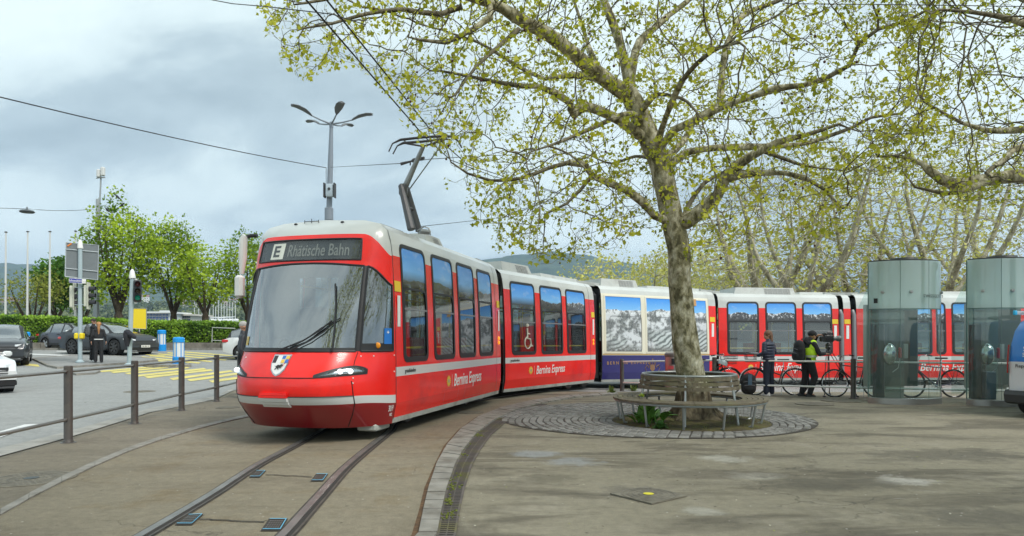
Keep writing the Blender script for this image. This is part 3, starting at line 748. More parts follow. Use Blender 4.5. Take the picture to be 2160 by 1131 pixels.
def roofbox(car,u0,u1,v0,v1,w1,louv=True,base=3.0):
    mb=MB(); s=.12
    a=[car.S(u0,base,v0),car.S(u1,base,v0),car.S(u1,base,v1),car.S(u0,base,v1)]; b=[car.S(u0+s,w1,v0+s),car.S(u1-s*.3,w1,v0+s),car.S(u1-s*.3,w1,v1-s),car.S(u0+s,w1,v1-s)]
    mb.loft([a,b],0,True,True)
    if louv:
        m_=(u0+u1)/2
        for k in range(6):
            f0,f1=.12+.13*k,.12+.13*k+.055
            def pt(u,f): return car.S(u,base+(w1-base)*f,v0+s*f-.004)
            mb.face([pt(m_,f0),pt(u1-.18,f0),pt(u1-.18,f1),pt(m_,f1)],1)
        for k in range(5):
            f=m_+(u1-.18-m_)*(k+.5)/5
            mb.face([car.S(f,base+.02,v0+.005-.01),car.S(f+.012,base+.02,v0+.005-.01),car.S(f+.012,w1-.02,v0+s*.93-.01),car.S(f,w1-.02,v0+s*.93-.01)],0)
    return mb.build('roof_unit',[mat('roof_unit_grey',(.42,.44,.42),.6,var=.15,scale=2,dirt=(.28,.28,.26)),mat('louvre_dark',(.10,.10,.10),.7)],TRAM,smooth=False)
def bellows(c0,u0,c1,u1,w0=.12,w1=2.86):
    mb=MB(); n=9; rings=[]
    for k in range(n):
        t=k/(n-1); off=.02 if k%2 else .10
        A=[c0.S(u0,w,v) for w,v in((w0,.14+off),(w1-.15,.24+off),(w1,.5),(w1,1.9),(w1-.15,2.2-off),(w0,2.28-off))]
        B=[c1.S(u1,w,v) for w,v in((w0,.14+off),(w1-.15,.24+off),(w1,.5),(w1,1.9),(w1-.15,2.2-off),(w0,2.28-off))]
        rings.append([a.lerp(b,t) for a,b in zip(A,B)])
    mb.loft(rings,0,True,True); return mb.build('bellows',DGREY,TRAM,smooth=False)
def bogie(car,u):
    mb=MB(); Mz=Matrix.Rotation(math.atan2(car.d.y,car.d.x),3,'Z')
    mb.box(car.S(u,.02,1.2),(1.6,1.5,.18),0,M=Mz)
    for du in(-.55,.55):
        for v in(.6,1.8):
            c=car.S(u+du,0,v); z=zg(c.x,c.y)+.30; mb.lathe((c.x,c.y,z),[(.01,-.06),(.28,-.06),(.30,-.03),(.30,.05),(.01,.06)],n=20,m=1,axis=tuple(car.n))
    mb.build('bogie',[mat('bogie_dark',(.02,.02,.02),.7),RAIL],TRAM)
c1=Car((-1.74,10.28),(-.26,15.9),.215,.20); c2=Car((-.16,16.65),(2.56,21.05),.165,.13)
c3=Car((2.80,21.3),(6.98,23.45),.11,.05); c4=Car((7.14,23.7),(11.55,24.25),.01,0); c5=Car((12.2,24.3),(18.4,24.1),0,0); c45=Car((11.74,24.28),(12.0,24.3),0,0)
f1=[filmmat('film_hill',0,2.20,.16,.9,(.15,3),2.12,'green'),filmmat('film_hill_palm',0,2.22,.14,.9,(.1,3),2.12,'green'),filmmat('film_sky',4.3,2.12,.08,1.2,(.4,3),2.12),filmmat('film_church',8,2.25,.12,1.4,(.5,3),2.12)]
T=lambda c,l:[(a*c.L,b*c.L) for a,b in l]
w1=T(c1,[(.050,.227),(.274,.459),(.499,.678),(.718,.896)])
build_car(c1,w1,'front car body with four windows',f1,seed=1)
w2=T(c2,[(.057,.293),(.345,.587),(.634,.877)])
f2=[filmmat('film_haze',2.2,2.15,.04,1.2,(.2,3),2.15),filmmat('film_peak',11.52,2.36,.24,.75,(.5,2.2),2.12),filmmat('film_peaks_snow',20.1,2.34,.2,1.1,(1,.3),2.12)]
build_car(c2,w2,'second car body with wheelchair sign window',f2,seed=2)
w3=T(c3,[(.02,.335),(.36,.635),(.655,.92)])
f3=filmmat('film_glacier',5.2,2.28,.20,.75,(1,.42),1.0,'glacier')
build_car(c3,w3,'navy and cream car body with a big glacier picture',[f3]*3,scheme='blue',seed=3)
w4=T(c4,[(.068,.331),(.385,.643),(.693,.946)])
f4=filmmat('film_white_range',31.7,2.34,.20,1.1,(1,.35),2.02)
build_car(c4,w4,'fourth car body behind the standing people',[f4]*3,seed=4)
w5=[(1.6,2.62),(2.76,3.10),(3.3,4.3),(4.6,5.6)]
build_car(c5,w5,'rear car body behind the glass booths',[filmmat('film_white_range_b',41.3,2.33,.16,1.2,(1,.35),2.02)]*4,seed=5)
for a,b in((c1,c2),(c2,c3),(c3,c4),(c4,c45),(c45,c5)): bellows(a,a.L,b,0)
for c,u in((c1,1.2),(c1,c1.L-.3),(c2,c2.L-.2),(c3,c3.L-.2),(c4,c4.L-.1),(c5,3.5)): bogie(c,u)
roofbox(c1,2.55,3.5,.5,1.9,3.27); roofbox(c1,3.7,5.6,.6,1.8,3.16,False); roofbox(c1,1.45,2.3,.7,1.7,3.15,False)
roofbox(c2,.5,2.0,.4,1.9,3.28); roofbox(c2,2.6,c2.L-.1,.45,1.9,3.16,False); roofbox(c3,.2,1.7,.4,1.9,3.28); roofbox(c3,2.1,c3.L-.1,.5,1.9,3.14,False)
roofbox(c4,.7,3.0,.35,1.9,3.26); roofbox(c4,3.2,c4.L-.05,.5,1.9,3.13,False); roofbox(c5,.6,c5.L-.4,.5,1.9,3.16,False)
for a,b in((c1,c2),(c2,c3),(c3,c4),(c4,c5)):
    mb=MB(); q=[a.S(a.L-.25,3.0,.5),b.S(.25,3.0,.5),b.S(.25,3.0,1.9),a.S(a.L-.25,3.0,1.9)]; mb.loft([q,[p+V((0,0,.12)) for p in q]],0,True,True)
    mb.build('joint_cover',MATS['roof_unit_grey'],TRAM,smooth=False)
# livery marks
def plate(car,u0,u1,w0,w1,m,name,off=.004):
    mb=MB(); ws=[w0]+[p for p,_ in PROF if w0<p<w1]+[w1]
    for a,b in zip(ws,ws[1:]): mb.face([car.near(u0,a,off),car.near(u1,a,off),car.near(u1,b,off),car.near(u0,b,off)])
    return mb.build(name,m,TRAM,smooth=False)
def ctext(car,s,u,w,width,m,name,bold=.0,shear=0.,squash=None,off=.005): return textmesh(name,s,m,TRAM,car.near(u,w),car.d,V((0,0,1)),width=width,size=1,bold=bold,shear=shear,off=off,squash=squash)
def mark(car,u,first=True):
    plate(car,u-.11 if u>.2 else .02,u+.11,1.98,2.14,YMARK,'class_stripe',off=.009); ctext(car,'1',u,1.66,.10,WHT,'class_number',bold=.03,squash=1.0,off=.009)
mark(c1,.14); mark(c1,c1.L-.14); mark(c2,c2.L-.14); mark(c4,c4.L+.02-.16)
for c in(c1,c2): 
    mb=MB(); 
    for w in(1.28,1.18): mb.ball(c.near(c.L-.15,w),(.03,.03,.045),n=8,k=6)
    mb.build('side_lamp',ORG,TRAM)
def seam(car,u,m=None):
    plate(car,u-.008,u+.008,.06,2.98,m or MATS['black_rubber'],'panel_seam',off=.003)
seam(c1,c1.L*.941); seam(c2,c2.L*.932); seam(c1,.0+.012)
def sun(car,u,w,r):
    mb=MB(); c=car.near(u,w,.006)
    pts=[c+car.d*(q*math.cos(a))+V((0,0,q*math.sin(a))) for k in range(32) for a in[2*math.pi*k/32] for q in[r if k%2==0 else r*.66]]
    mb.face(pts); mb.build('sun_emblem',mat('sun_yellow',(.80,.50,.06),.5),TRAM,smooth=False)
    mb=MB(); c=c-car.n*.003
    mb.face([c+car.d*(r*.32*math.cos(a))+V((0,0,r*.32*math.sin(a))) for k in range(14) for a in[2*math.pi*k/14]]); mb.build('sun_face',mat('sun_face_grey',(.35,.33,.28),.5),TRAM)
def logo(car,u,w,width):
    sun(car,u,w,.115); plate(car,u+.18,u+.195,w-.11,w+.11,mat('logo_bar',(.75,.45,.4),.5),'logo_bar')
    ctext(car,'Bernina Express',u+.27+width/2,w-.01,width,WHT,'side_lettering',bold=.009,shear=.28,squash=1.25)
logo(c1,2.30,.50,1.70); logo(c2,1.22,.50,1.62); logo(c4,1.15,.46,2.0); logo(c5,1.9,.46,2.1)
for c,u in((c1,.55),(c2,.45)): ctext(c,'graubünden',u,.77,.42,BLK,'small_lettering',bold=.0,squash=1.0)
for u0,u1 in((2.1,2.85),(3.25,4.3)):
    for a,b,d,e in((u0,u1,.12,.124),(u0,u1,.36,.364),(u0,u0+.006,.12,.36),(u1,u1+.006,.12,.36)): plate(c1,a,b,d,e,DRED,'hatch_line',off=.002)
plate(c3,0.02,c3.L-.02,.855,.885,GOLD,'gold_line')
ctext(c3,'B E R N I N A   E X P R E S S',1.0,.60,1.65,GOLD,'gold_lettering'); ctext(c3,'B E R N I N A   E X P R E S S',3.3,.60,1.65,GOLD,'gold_lettering')
mb=MB()                      # crest on the navy panel
cc=c3.near(1.95,.44,.006)
def cpt(x,z): return cc+c3.d*x+V((0,0,z))
for k in range(9):
    a=math.pi*k/8; mb.tube([cpt(.30*math.cos(a)*(.6+.4*(k%2)),.02+.20*math.sin(a)),cpt(.16*math.cos(a),.0+.10*math.sin(a))],.010,5)
for sgn in(-1,1):
    mb.tube([cpt(sgn*.10,-.16),cpt(sgn*.24,-.12),cpt(sgn*.30,.0),cpt(sgn*.22,.08),cpt(sgn*.14,.02)],.009,5)
mb.face([cpt(x,z)for x,z in((-.09,.10),(-.10,-.04),(0,-.14),(.10,-.04),(.09,.10))]); mb.tube([cpt(-.22,-.19),cpt(0,-.22),cpt(.22,-.19)],.012,5)
mb.ball(cpt(0,.26),(.03,.01,.03),n=8,k=6); mb.build('gold_crest',mat('crest_bronze',(.24,.13,.07),.5),TRAM)
plate(c3,3.52,3.84,2.50,2.72,mat('destination_plaque',(.55,.30,.12),.5),'plaque',off=.02); ctext(c3,'TU',3.66,2.62,.16,GOLD,'plaque_lettering',off=.024)
def endpanel(car,u0,u1,off=.006):
    for w0,w1,m_ in((0,.08,SILV),(.08,.70,RED),(.70,.84,STRIPE),(.84,2.52,RED),(2.52,3.04,GREY)): plate(car,u0,u1,w0,w1,m_,'end_panel',off)
endpanel(c3,c3.L-.32,c3.L-.002); mark(c3,c3.L-.16)
endpanel(c45,0,c45.L,.0); mark(c45,c45.L/2)
for c,u in((c4,c4.L+.09),(c45,c45.L+.10)):
    mb=MB(); mb.tube([c.S(u,.3,-.02),c.S(u,2.3,.02),c.S(u,2.45,.12)],.075,10); mb.build('gap_cover_tube',mat('tube_grey',(.16,.17,.18),.4),TRAM)
# wheelchair sign
mb=MB(); wc=c2.near((w2[0][0]+w2[0][1])/2+.20,1.38,.006)
def wp(x,z): return wc+c2.d*x+V((0,0,z))
ring=[wp(-.02+.15*math.cos(R(a)),-.17+.15*math.sin(R(a))) for a in range(100,400,20)]; mb.tube(ring,.016,5)
mb.tube([wp(-.05,.20),wp(-.04,-.06),wp(.10,-.08),wp(.15,-.26),wp(.20,-.25)],.024,6); mb.ball(wp(-.05,.27),(.045,.01,.045),n=10,k=6); mb.tube([wp(-.04,.07),wp(.08,.05)],.018,5)
mb.build('wheelchair_sign',mat('sticker_cream',(.72,.70,.60),.5),TRAM)

# ---------------------------------------------------------------- the cab
DW=[(0,.80),(.07,.88),(.2,1.02),(.36,1.20),(.47,1.27),(.60,1.29),(.73,1.27),(.90,1.18),(1.08,1.04),(1.35,.95),(1.7,.83),(2.05,.68),(2.37,.52),(2.58,.44),(2.75,.38),(2.82,.345),(2.9,.28),(2.98,.18),(3.04,.06),(3.09,0)]
def interp(T_,w):
    for (a,b),(c,d) in zip(T_,T_[1:]):
        if w<=c: return b+(d-b)*(w-a)/(c-a)
    return T_[-1][1]
c1f=-c1.d
def cabS(th,w,off=0.0):
    th_=R(th); s_,c_=math.sin(th_),max(0,math.cos(th_))
    y=math.copysign(abs(s_)**.77,s_); hw=1.2-prof(w) if w<3.0 else max(.05,1.2-prof(w))
    bulge=.0
    return c1.P0+c1.n*(1.2+(hw+off)*y)+c1f*(interp(DW,w)*c_**1.2+off*c_)+V((0,0,w))
def gb(th):     # lower limit of the grey roof paint
    a=abs(th); return 2.815-.31*sm((a-42)/43)
def wst(th): a=abs(th); return 2.37-.04*sm(a/45)-.27*sm((a-45)/40)
ths=[-90,-87,-84,-78,-70,-60,-52,-48,-44,-40,-34,-28,-22,-15,-8,-4,-1.5,0]; ths=ths+[-t for t in ths[-2::-1]]
TA,TD,TS0,TS1=44,38,48,84; TDL=48
rowf=[lambda t:0.0,lambda t:.05,lambda t:.12,lambda t:.22,lambda t:.30,lambda t:.36-.05*sm((abs(t)-50)/40),lambda t:.47-.04*sm((abs(t)-50)/40),lambda t:.54,lambda t:.62,lambda t:.73,lambda t:.84,lambda t:.96,lambda t:1.09,lambda t:1.30,lambda t:1.55,lambda t:1.85,lambda t:min(2.1,wst(t)-.02) ,wst,lambda t:min(2.42,gb(t)-.08) if abs(t)<60 else wst(t)+.1,lambda t:2.5 if abs(t)<60 else wst(t)+.2,lambda t:gb(t)-.075,gb,lambda t:gb(t)+(2.9-gb(t))*.5,lambda t:2.9,lambda t:2.95,lambda t:3.0,lambda t:3.03,lambda t:3.06,lambda t:3.08,lambda t:3.09]
NR=len(rowf)
def cabmat(i,j):
    w=rowf[i](ths[j]); t=(ths[j]+ths[j+1])/2
    if i<5: return 1
    if i==5: return 2
    if 12<=i<17 and abs(t)<TA: return None
    if 12<=i<17 and TS0<abs(t)<TS1: return None
    if 18<=i<20 and -TD-2<t<TDL: return None
    if i<21: return 0
    return 3
mb=MB(); mb.loft([[cabS(t,f(t)) for t in ths] for f in rowf],0,False,False,mf=cabmat)
# close the roof seam & floor
mb.face([cabS(t,0) for t in ths],4)
thl=lambda l: math.copysign(math.degrees(math.asin(min(1,abs(l)/1.2)**(1/.77))),l)
cab=mb.build('cab_body',[RED,DRED,MATS['tram_light_stripe'],GREY,DGREY],TRAM,auto=50)
WSG=glassmat('windscreen_glass',(.36,.40,.40),.29,rough=.015)
def cabpatch(name,t0,t1,r0,r1,m,off=.0,parent=TRAM,fr=None):
    tt=[t for t in ths if t0<=t<=t1]
    mb=MB(); mb.loft([[cabS(t,rowf[r_](t),off) for t in tt] for r_ in range(r0,r1+1)],0,False); return mb.build(name,m,parent,auto=60)
ws=cabpatch('windscreen',-TA,TA,12,17,WSG)
# black borders
def cabcurve(pts,rad,m,name,parent=TRAM,off=.004,n=6):
    mb=MB(); mb.tube([cabS(t,w,off) for t,w in pts],rad,n); return mb.build(name,m,parent)
def span(a,b,n): return [a+(b-a)*k/(n-1) for k in range(n)]
loop=[(t,1.09) for t in span(-TA,TA,21)]+[(TA,w) for w in span(1.2,2.3,8)]+[(t,wst(t)) for t in span(TA,-TA,21)]+[(-TA,w) for w in span(2.3,1.2,8)]+[(-TA,1.09)]
cabcurve(loop,.014,RUB,'windscreen_seal')
mb=MB(); mb.loft([[cabS(t,w,.004) for t in span(-TA,TA,25)] for w in(1.085,1.14)],0,False); mb.build('windscreen_border',RUB,TRAM)
SWG=glassmat('cab_side_glass',(.42,.46,.45),.22)
for sg in(-1,1):
    t0,t1=(-TS1,-TS0) if sg<0 else(TS0,TS1)
    cabpatch('cab_side_window',t0,t1,12,17,SWG)
    lp=[(sg*t,1.09) for t in span(TS0,TS1,8)]+[(sg*TS1,w) for w in span(1.2,wst(TS1)-.02,6)]+[(sg*t,wst(t)) for t in span(TS1,TS0,8)]+[(sg*TS0,w) for w in span(2.3,1.09,7)]
    cabcurve(lp,.016,RUB,'cab_side_seal')
    mb=MB(); mb.loft([[cabS(sg*t,w,.004) for t in span(TS0,TS1,8)] for w in(1.09,1.20)],0,False); mb.loft([[cabS(sg*t,w,.004) for t in span(TA,TS0,3)] for w in(1.09,1.5,1.9,2.33)],0,False); mb.build('side_window_border',RUB,TRAM)
# destination display
DISP=mat('display_back',(.030,.036,.036),.5)
dsp=cabpatch('destination_display',-TD-2,TDL,18,20,DISP,off=-.04)
def rowpatch(name,t0,t1,w0,w1,m,off,parent,n=20):
    mb=MB(); mb.loft([[cabS(t,w,off) for t in span(t0,t1,n)] for w in(w0,(w0+w1)/2,w1)],0,False); return mb.build(name,m,parent)
cabpatch('display_glass',-TD-2,TDL,18,20,glassmat('display_glass',(.9,.92,.92),.03),off=0.0,parent=dsp)
def thl(l): y=min(1,abs(l)/1.2); return math.copysign(math.degrees(math.asin(y**(1/.77))),l)
def textcab(s,t0,t1,w0,w1,m,parent,name,off,bold=.01,shear=0):
    # lettering wrapped on the curved front
    cu=bpy.data.curves.new(name,'FONT'); cu.body=s; cu.size=1; cu.offset=bold; cu.resolution_u=3; cu.shear=shear
    o=bpy.data.objects.new('tmp',cu); COL.objects.link(o); dg=bpy.context.evaluated_depsgraph_get(); me=bpy.data.meshes.new_from_object(o.evaluated_get(dg)); bpy.data.objects.remove(o)
    xs=[v.co.x for v in me.vertices]; ys=[v.co.y for v in me.vertices]; x0,x1,y0,y1=min(xs),max(xs),min(ys),max(ys)
    l0,l1=[math.copysign(1.2*abs(math.sin(R(t)))**.77,t) for t in(t0,t1)]
    for v in me.vertices: v.co=cabS(thl(l1+(l0-l1)*(v.co.x-x0)/(x1-x0)) if abs(t0)<60 else t1+(t0-t1)*(v.co.x-x0)/(x1-x0),w0+(w1-w0)*(v.co.y-y0)/(y1-y0),off)
    me.materials.clear(); me.materials.append(m); return link(me,name,parent)
# theta runs from the kerb side (-90) to the road side (+90); seen from the front the road side is on the left
rowpatch('display_panel',thl(.46),thl(.72),2.455,2.70,mat('display_lit',(.42,.43,.36),.5,emit=(.9,.92,.78),es=.22),-.022,dsp,8)
textcab('E',thl(.53),thl(.66),2.49,2.665,mat('display_digit',(.03,.035,.03),.6),dsp,'display_letter',-.012,bold=.03)
textcab('Rhätische Bahn',thl(-.68),thl(.38),2.485,2.67,mat('display_text',(.11,.12,.11),.5,emit=(.8,.85,.7),es=.05),dsp,'display_lettering',-.02,bold=.01)
cabcurve([(t,2.42) for t in span(-TD-2,TDL,20)]+[(TDL,2.6)]+[(t,2.74) for t in span(TDL,-TD-2,20)]+[(-TD-2,2.6),(-TD-2,2.42)],.012,RUB,'display_seal')
# seams on the front
SEAM=mat('seam_black',(.01,.006,.006),.6)
cabcurve([(t,.475) for t in span(-46,60,24)],.006,SEAM,'bumper_seam'); cabcurve([(t,.735+.03*sm((abs(t)-20)/25)) for t in span(-34,46,20)],.006,SEAM,'bonnet_seam')
for sg in(-1,1): cabcurve([(sg*46,1.08),(sg*45,.95),(sg*45,.8)],.005,SEAM,'wing_seam'); cabcurve([(sg*45,.68),(sg*46,.5),(sg*46,.36),(sg*42,.2),(sg*36,.02)],.007,SEAM,'wing_seam')
# headlights: lens shape traced on the surface
def lens(t_a,t_b,wlo,whi,off,name,m,parent,n=18,rings=3):
    mb=MB(); rows=[]
    for r_ in range(rings+1):
        row=[]
        for k in range(n):
            f=k/(n-1); lo=wlo(f);hi=whi(f); q=r_/rings; o=off*math.sin(math.pi*min(.999,max(.001,f)))**.5*math.sin(math.pi*(.1+.8*q))+.003
            row.append(cabS(t_a+(t_b-t_a)*f,lo+(hi-lo)*q,o))
        rows.append(row)
    mb.loft(rows,0,False); return mb.build(name,m,parent)
CHR=mat('lamp_chrome',(.55,.57,.60),.15,metal=.9); 
for sg in(-1,1):
    a,b=sg*21,sg*55
    lo=lambda f:.745+.035*f; hi=lambda f:.745+.035*f+.145*(math.sin(math.pi*min(1,f*.93+.03))**.6)*(.45+.55*f)
    h=lens(a-sg*1.5,b+sg*1.5,lambda f:lo(f)-.012,lambda f:hi(f)+.014,.010,'headlight',RUB,TRAM)
    lens(a+sg*2.5,b-sg*1.5,lambda f:lo(f)+.012,lambda f:hi(f)-.014,.016,'reflector',CHR,h)
    mb=MB()
    for t in(36,43): mb.ball(cabS(sg*t,.815,.018),(.042,.042,.038),n=12,k=8)
    mb.build('lamp_bulb',mat('lamp_white',(.9,.95,1),.2,emit=(.92,.97,1.0),es=.7),h)
    lens(a+sg*1.5,b-sg*.8,lambda f:lo(f)+.004,lambda f:hi(f)-.004,.040,'lens_cover',glassmat('lamp_glass',(.85,.9,.92),.10),h)
def thl(l): y=min(1,abs(l)/1.2); return math.copysign(math.degrees(math.asin(y**(1/.77))),l)
# coupler flap
mb=MB(); 
def cp(t,w,o): return cabS(t,w,o)
for w0,w1,o,m_ in((.50,.53,.05,0),(.465,.497,.075,0),(.41,.46,.085,1),(.37,.405,.07,1),(.33,.365,.05,1)):
    A=[cp(t,w0,o) for t in [thl(q) for q in span(-.19,.21,8)]];B=[cp(t,w1,o*.9) for t in [thl(q) for q in span(-.19,.21,8)]]; A0=[cp(t,w0,-.01) for t in [thl(q) for q in span(-.19,.21,8)]];B0=[cp(t,w1,-.01) for t in [thl(q) for q in span(-.19,.21,8)]]
    mb.loft([A0,A,B,B0],m_,False)
    for e in(0,-1): mb.face([A0[e],A[e],B[e],B0[e]],m_)
mb.build('coupler_flap',[RED,MATS['tram_light_stripe']],TRAM)
# coat of arms
def thl(l): y=min(1,abs(l)/1.2); return math.copysign(math.degrees(math.asin(y**(1/.77))),l)
def arms(poly,off,m,name,parent=TRAM):
    mb=MB()
    mb.face([cabS(thl(-x*.30),.925+z*.92,off) for x,z in poly]); return mb.build(name,m,parent,smooth=False)
SH=[(-.46,.135),(.46,.135),(.44,-.0),(.36,-.09),(.18,-.155),(0,-.185),(-.18,-.155),(-.36,-.09),(-.44,0)]
SH2=[(x*.88,z*.90+.002) for x,z in SH]
sh=arms(SH,.006,mat('shield_edge',(.40,.42,.46),.4,metal=.5),'coat_of_arms'); WHS=mat('shield_white',(.72,.73,.72),.4)
arms(SH2,.009,WHS,'shield_field',sh)
arms([(-.40,.118),(-.21,.118),(-.21,.012),(-.39,.012)],.011,mat('shield_black',(.035,.03,.035),.5),'shield_quarter',sh)
SBL=mat('shield_blue',(.05,.16,.50),.5); SYE=mat('shield_yellow',(.75,.50,.08),.5)
for x0,z0,m_ in((.03,.07,SBL),(.23,.07,SYE),(.03,.013,SYE),(.23,.013,SBL)): arms([(x0,z0),(x0+.17,z0),(x0+.17,z0+.048),(x0,z0+.048)],.012,m_,'shield_quarter',sh)
IB=[(-.22,-.03),(-.12,-.035),(-.05,-.015),(.05,-.02),(.12,-.005),(.20,-.012),(.22,-.03),(.12,-.035),(.16,-.07),(.11,-.065),(.06,-.05),(.02,-.055),(.06,-.095),(.0,-.08),(-.05,-.06),(-.12,-.09),(-.17,-.08),(-.10,-.06),(-.12,-.045)]
arms(IB,.012,BLK,'shield_animal',sh)
# fleet number
textcab('3019',-84.8,-77.0,.19,.285,WHT,TRAM,'fleet_number',.005,bold=.02)
textcab('VBZ',-84.3,-79,.12,.165,WHT,TRAM,'operator_mark',.005,bold=.02)
# stickers
rowpatch('blue_sticker',-81,-70,1.19,1.42,mat('sticker_blue',(.02,.17,.55),.35),.008,TRAM,5); textcab('+',-76.5,-73,1.34,1.385,WHT,TRAM,'sticker_cross',.012,bold=.02)
mb=MB(); mb.ball(cabS(-63,1.17,.006),(.045,.02,.045),n=14,k=8); mb.build('orange_sticker',mat('orange_sticker',(.85,.30,.01),.4),TRAM)
rowpatch('yellow_sticker',36,38.2,1.17,1.30,SYE,.006,TRAM,3); rowpatch('yellow_sticker',33,35.2,1.17,1.30,SYE,.006,TRAM,3)
mb=MB()
for t,w in((-49,1.02),(-60,1.02),(-86,1.02),(-86,.78),(30,1.0),(-33,1.02),(-46,.72),(-46,.65)): mb.ball(cabS(t,w,.002),(.011,.011,.011),n=6,k=4)
mb.build('panel_screw',WHT,TRAM)
# wipers
mb=MB()
def wl(pts,r_): mb.tube([cabS(t,w,.045) for t,w in pts],r_,5)
wl([(-23,1.12),(-15,1.25),(-6,1.40),(5,1.56)][::-1],.010) if False else None
wl([(2,1.10),(-8,1.24),(-17,1.38),(-24,1.52)],.012); wl([(-2,1.10),(-12,1.24),(-20,1.37),(-27,1.52)],.009)
wl([(-2,1.14),(-10,1.27),(-18,1.42),(-30,1.56),(-24,1.80),(-21,2.02)][:4],.009); wl([(-27,1.10),(-26.5,1.4),(-25,1.75),(-22,2.05)],.014)
mb.build('wiper',RUB,TRAM)
# cab interior
mb=MB()
mb.loft([[cabS(t,.95,-.15) for t in span(-60,60,13)],[cabS(t,1.22,-.30) for t in span(-60,60,13)],[cabS(t,1.30,-.55) for t in span(-60,60,13)],[cabS(t,.9,-.8) for t in span(-60,60,13)]],0,False)
mb.build('dashboard',mat('dash_grey',(.22,.235,.24),.5),TRAM)
mb=MB(); b=c1.P0+c1.n*1.45
Mz=Matrix.Rotation(math.atan2(c1.d.y,c1.d.x),3,'Z')
mb.box(b+c1f*.15+V((0,0,1.0)),(.5,.5,.12),0,M=Mz,bev=.04); mb.box(b-c1f*.12+V((0,0,1.38)),(.12,.46,.75),0,M=Mz,bev=.04); mb.box(b+c1f*.1+V((0,0,.6)),(.2,.2,.7),0,M=Mz)
mb.build('driver_seat',mat('cab_seat',(.06,.065,.07),.8),TRAM)
mb=MB(); mb.face([c1.S(-.02,.2,.1),c1.S(-.02,.2,.95),c1.S(-.02,2.7,.95),c1.S(-.02,2.7,.15)]); mb.face([c1.S(-.02,.2,1.6),c1.S(-.02,.2,2.3),c1.S(-.02,2.7,2.25),c1.S(-.02,2.7,1.6)]); mb.face([c1.S(-.02,2.2,.95),c1.S(-.02,2.2,1.6),c1.S(-.02,2.7,1.6),c1.S(-.02,2.7,.95)])
mb.build('cab_bulkhead',mat('bulkhead_grey',(.30,.31,.31),.6),TRAM)
mb=MB(); mb.lathe(cabS(6,1.17,-.22),[(.09,-.01),(.10,0),(.09,.01),(.07,0),(.09,-.01)],n=20,axis=tuple(c1f)); mb.tube([c1.P0+c1.n*2.0+c1f*.4+V((0,0,1.2)),c1.P0+c1.n*2.02+c1f*.36+V((0,0,2.2))],.03,6)
mb.build('cab_fitting',RUB,TRAM)
# mirror arm on the road side
rt=c1.P0+c1.n*2.30+V((0,0,2.88))
k=c1.n; arm=[rt+c1f*.1,rt+k*.10+c1f*.12,rt+k*.17+c1f*.16+V((0,0,-.03))]
mb=MB(); mb.tube(arm,.03,8); mr=mb.build('mirror_arm',RUB,TRAM)
mb=MB(); q0=rt+k*.17+c1f*.16; 
mb.tube([q0+V((0,0,.0)),q0+k*.04+V((0,0,-.06)),q0+k*.05+V((0,0,-.35)),q0+k*.07+V((0,0,-.60))],[.05,.065,.065,.035],10); mb.build('mirror_housing',mat('mirror_white',(.74,.73,.70),.4),mr)
mb=MB(); mb.box(q0+k*.09+c1f*.02+V((0,0,-.80)),(.13,.15,.36),0,M=Mz,bev=.04); mb.build('mirror_housing',MATS['mirror_white'],mr)
# roof details
mb=MB()
for t,w in((-20,3.03),(25,3.03)): mb.ball(cabS(t,w,.01),(.03,.03,.02),n=8,k=5)
c_=cabS(8,3.04); mb.tube([c_,c_+V((0,0,.07))],.006,5); mb.tube([c_+k*.12,c_+k*.12+V((0,0,.05))],.006,5); mb.tube([c_-k*.12,c_-k*.12+V((0,0,.05))],.006,5); mb.tube([c_-k*.12+V((0,0,.03)),c_+k*.12+V((0,0,.03))],.006,5)
mb.build('roof_aerial',RUB,TRAM)
# skirt box under the near corner and dark underside
mb=MB(); mb.box(c1.S(-.12,-.03,.30),(.5,.3,.10),0,M=Mz,bev=.02); mb.build('step_box',SILV,TRAM)
mb=MB(); mb.face([cabS(t,.10,-.1) for t in ths]); mb.build('underfloor',DGREY,TRAM)
# pantograph
STL=mat('panto_steel',(.33,.35,.36),.4,metal=.4,var=.15,scale=5); DST=mat('panto_dark',(.07,.065,.07),.5,metal=.3)
base=c1.S(1.15,3.1,.95); kn=P(852,400,base.y+.15); hd=P(893,309,base.y-.1)
b1=P(868,484,base.y-.15); b2=P(884,488,base.y+.35)
mb=MB(); mb.tube([b1,P(846,392,kn.y-.1)],[.07,.05],8,0); mb.tube([b2,P(858,396,kn.y+.1)],[.06,.045],8,0)
m1=b1.lerp(P(846,392,kn.y-.1),.5); m2=b2.lerp(P(858,396,kn.y+.1),.5); mb.tube([m1,m2],.03,6,0)
mb.box(kn+V((0,0,-.02)),(.14,.28,.2),0,bev=.03)
pg=mb.build('pantograph',mat('panto_arm_dark',(.09,.09,.095),.45,metal=.3),TRAM)
mb=MB(); mb.tube([kn,hd],[.055,.035],10); mb.build('upper_arm',STL,pg)
mb=MB(); mb.tube([P(863,400,kn.y+.2),P(928,310,hd.y)],.012,5); mb.tube([P(884,488,base.y+.3),P(905,490,base.y+.5)],.05,6); mb.build('stay_rod',STL,pg)
mb=MB()
def yy(x): return hd.y+ (x-893)/100*.12
for row,pts in enumerate(([(820,320),(828,303),(845,295),(890,290),(940,287),(957,289),(968,300),(974,312)],[(829,325),(838,308),(850,302),(890,299),(935,294),(950,295)])):
    mb.tube([P(x,y,yy(x)+(.0 if row==0 else -.25)) for x,y in pts],[.012]*2+[.022]*(len(pts)-4)+[.014]*2,6)
mb.tube([hd,P(858,303,hd.y-.12)],.016,6); mb.tube([hd,P(940,294,hd.y-.1)],.016,6); mb.tube([P(858,303,hd.y-.25),P(852,295,hd.y)],.014,5); mb.tube([P(940,294,hd.y-.25),P(943,288,hd.y)],.014,5)
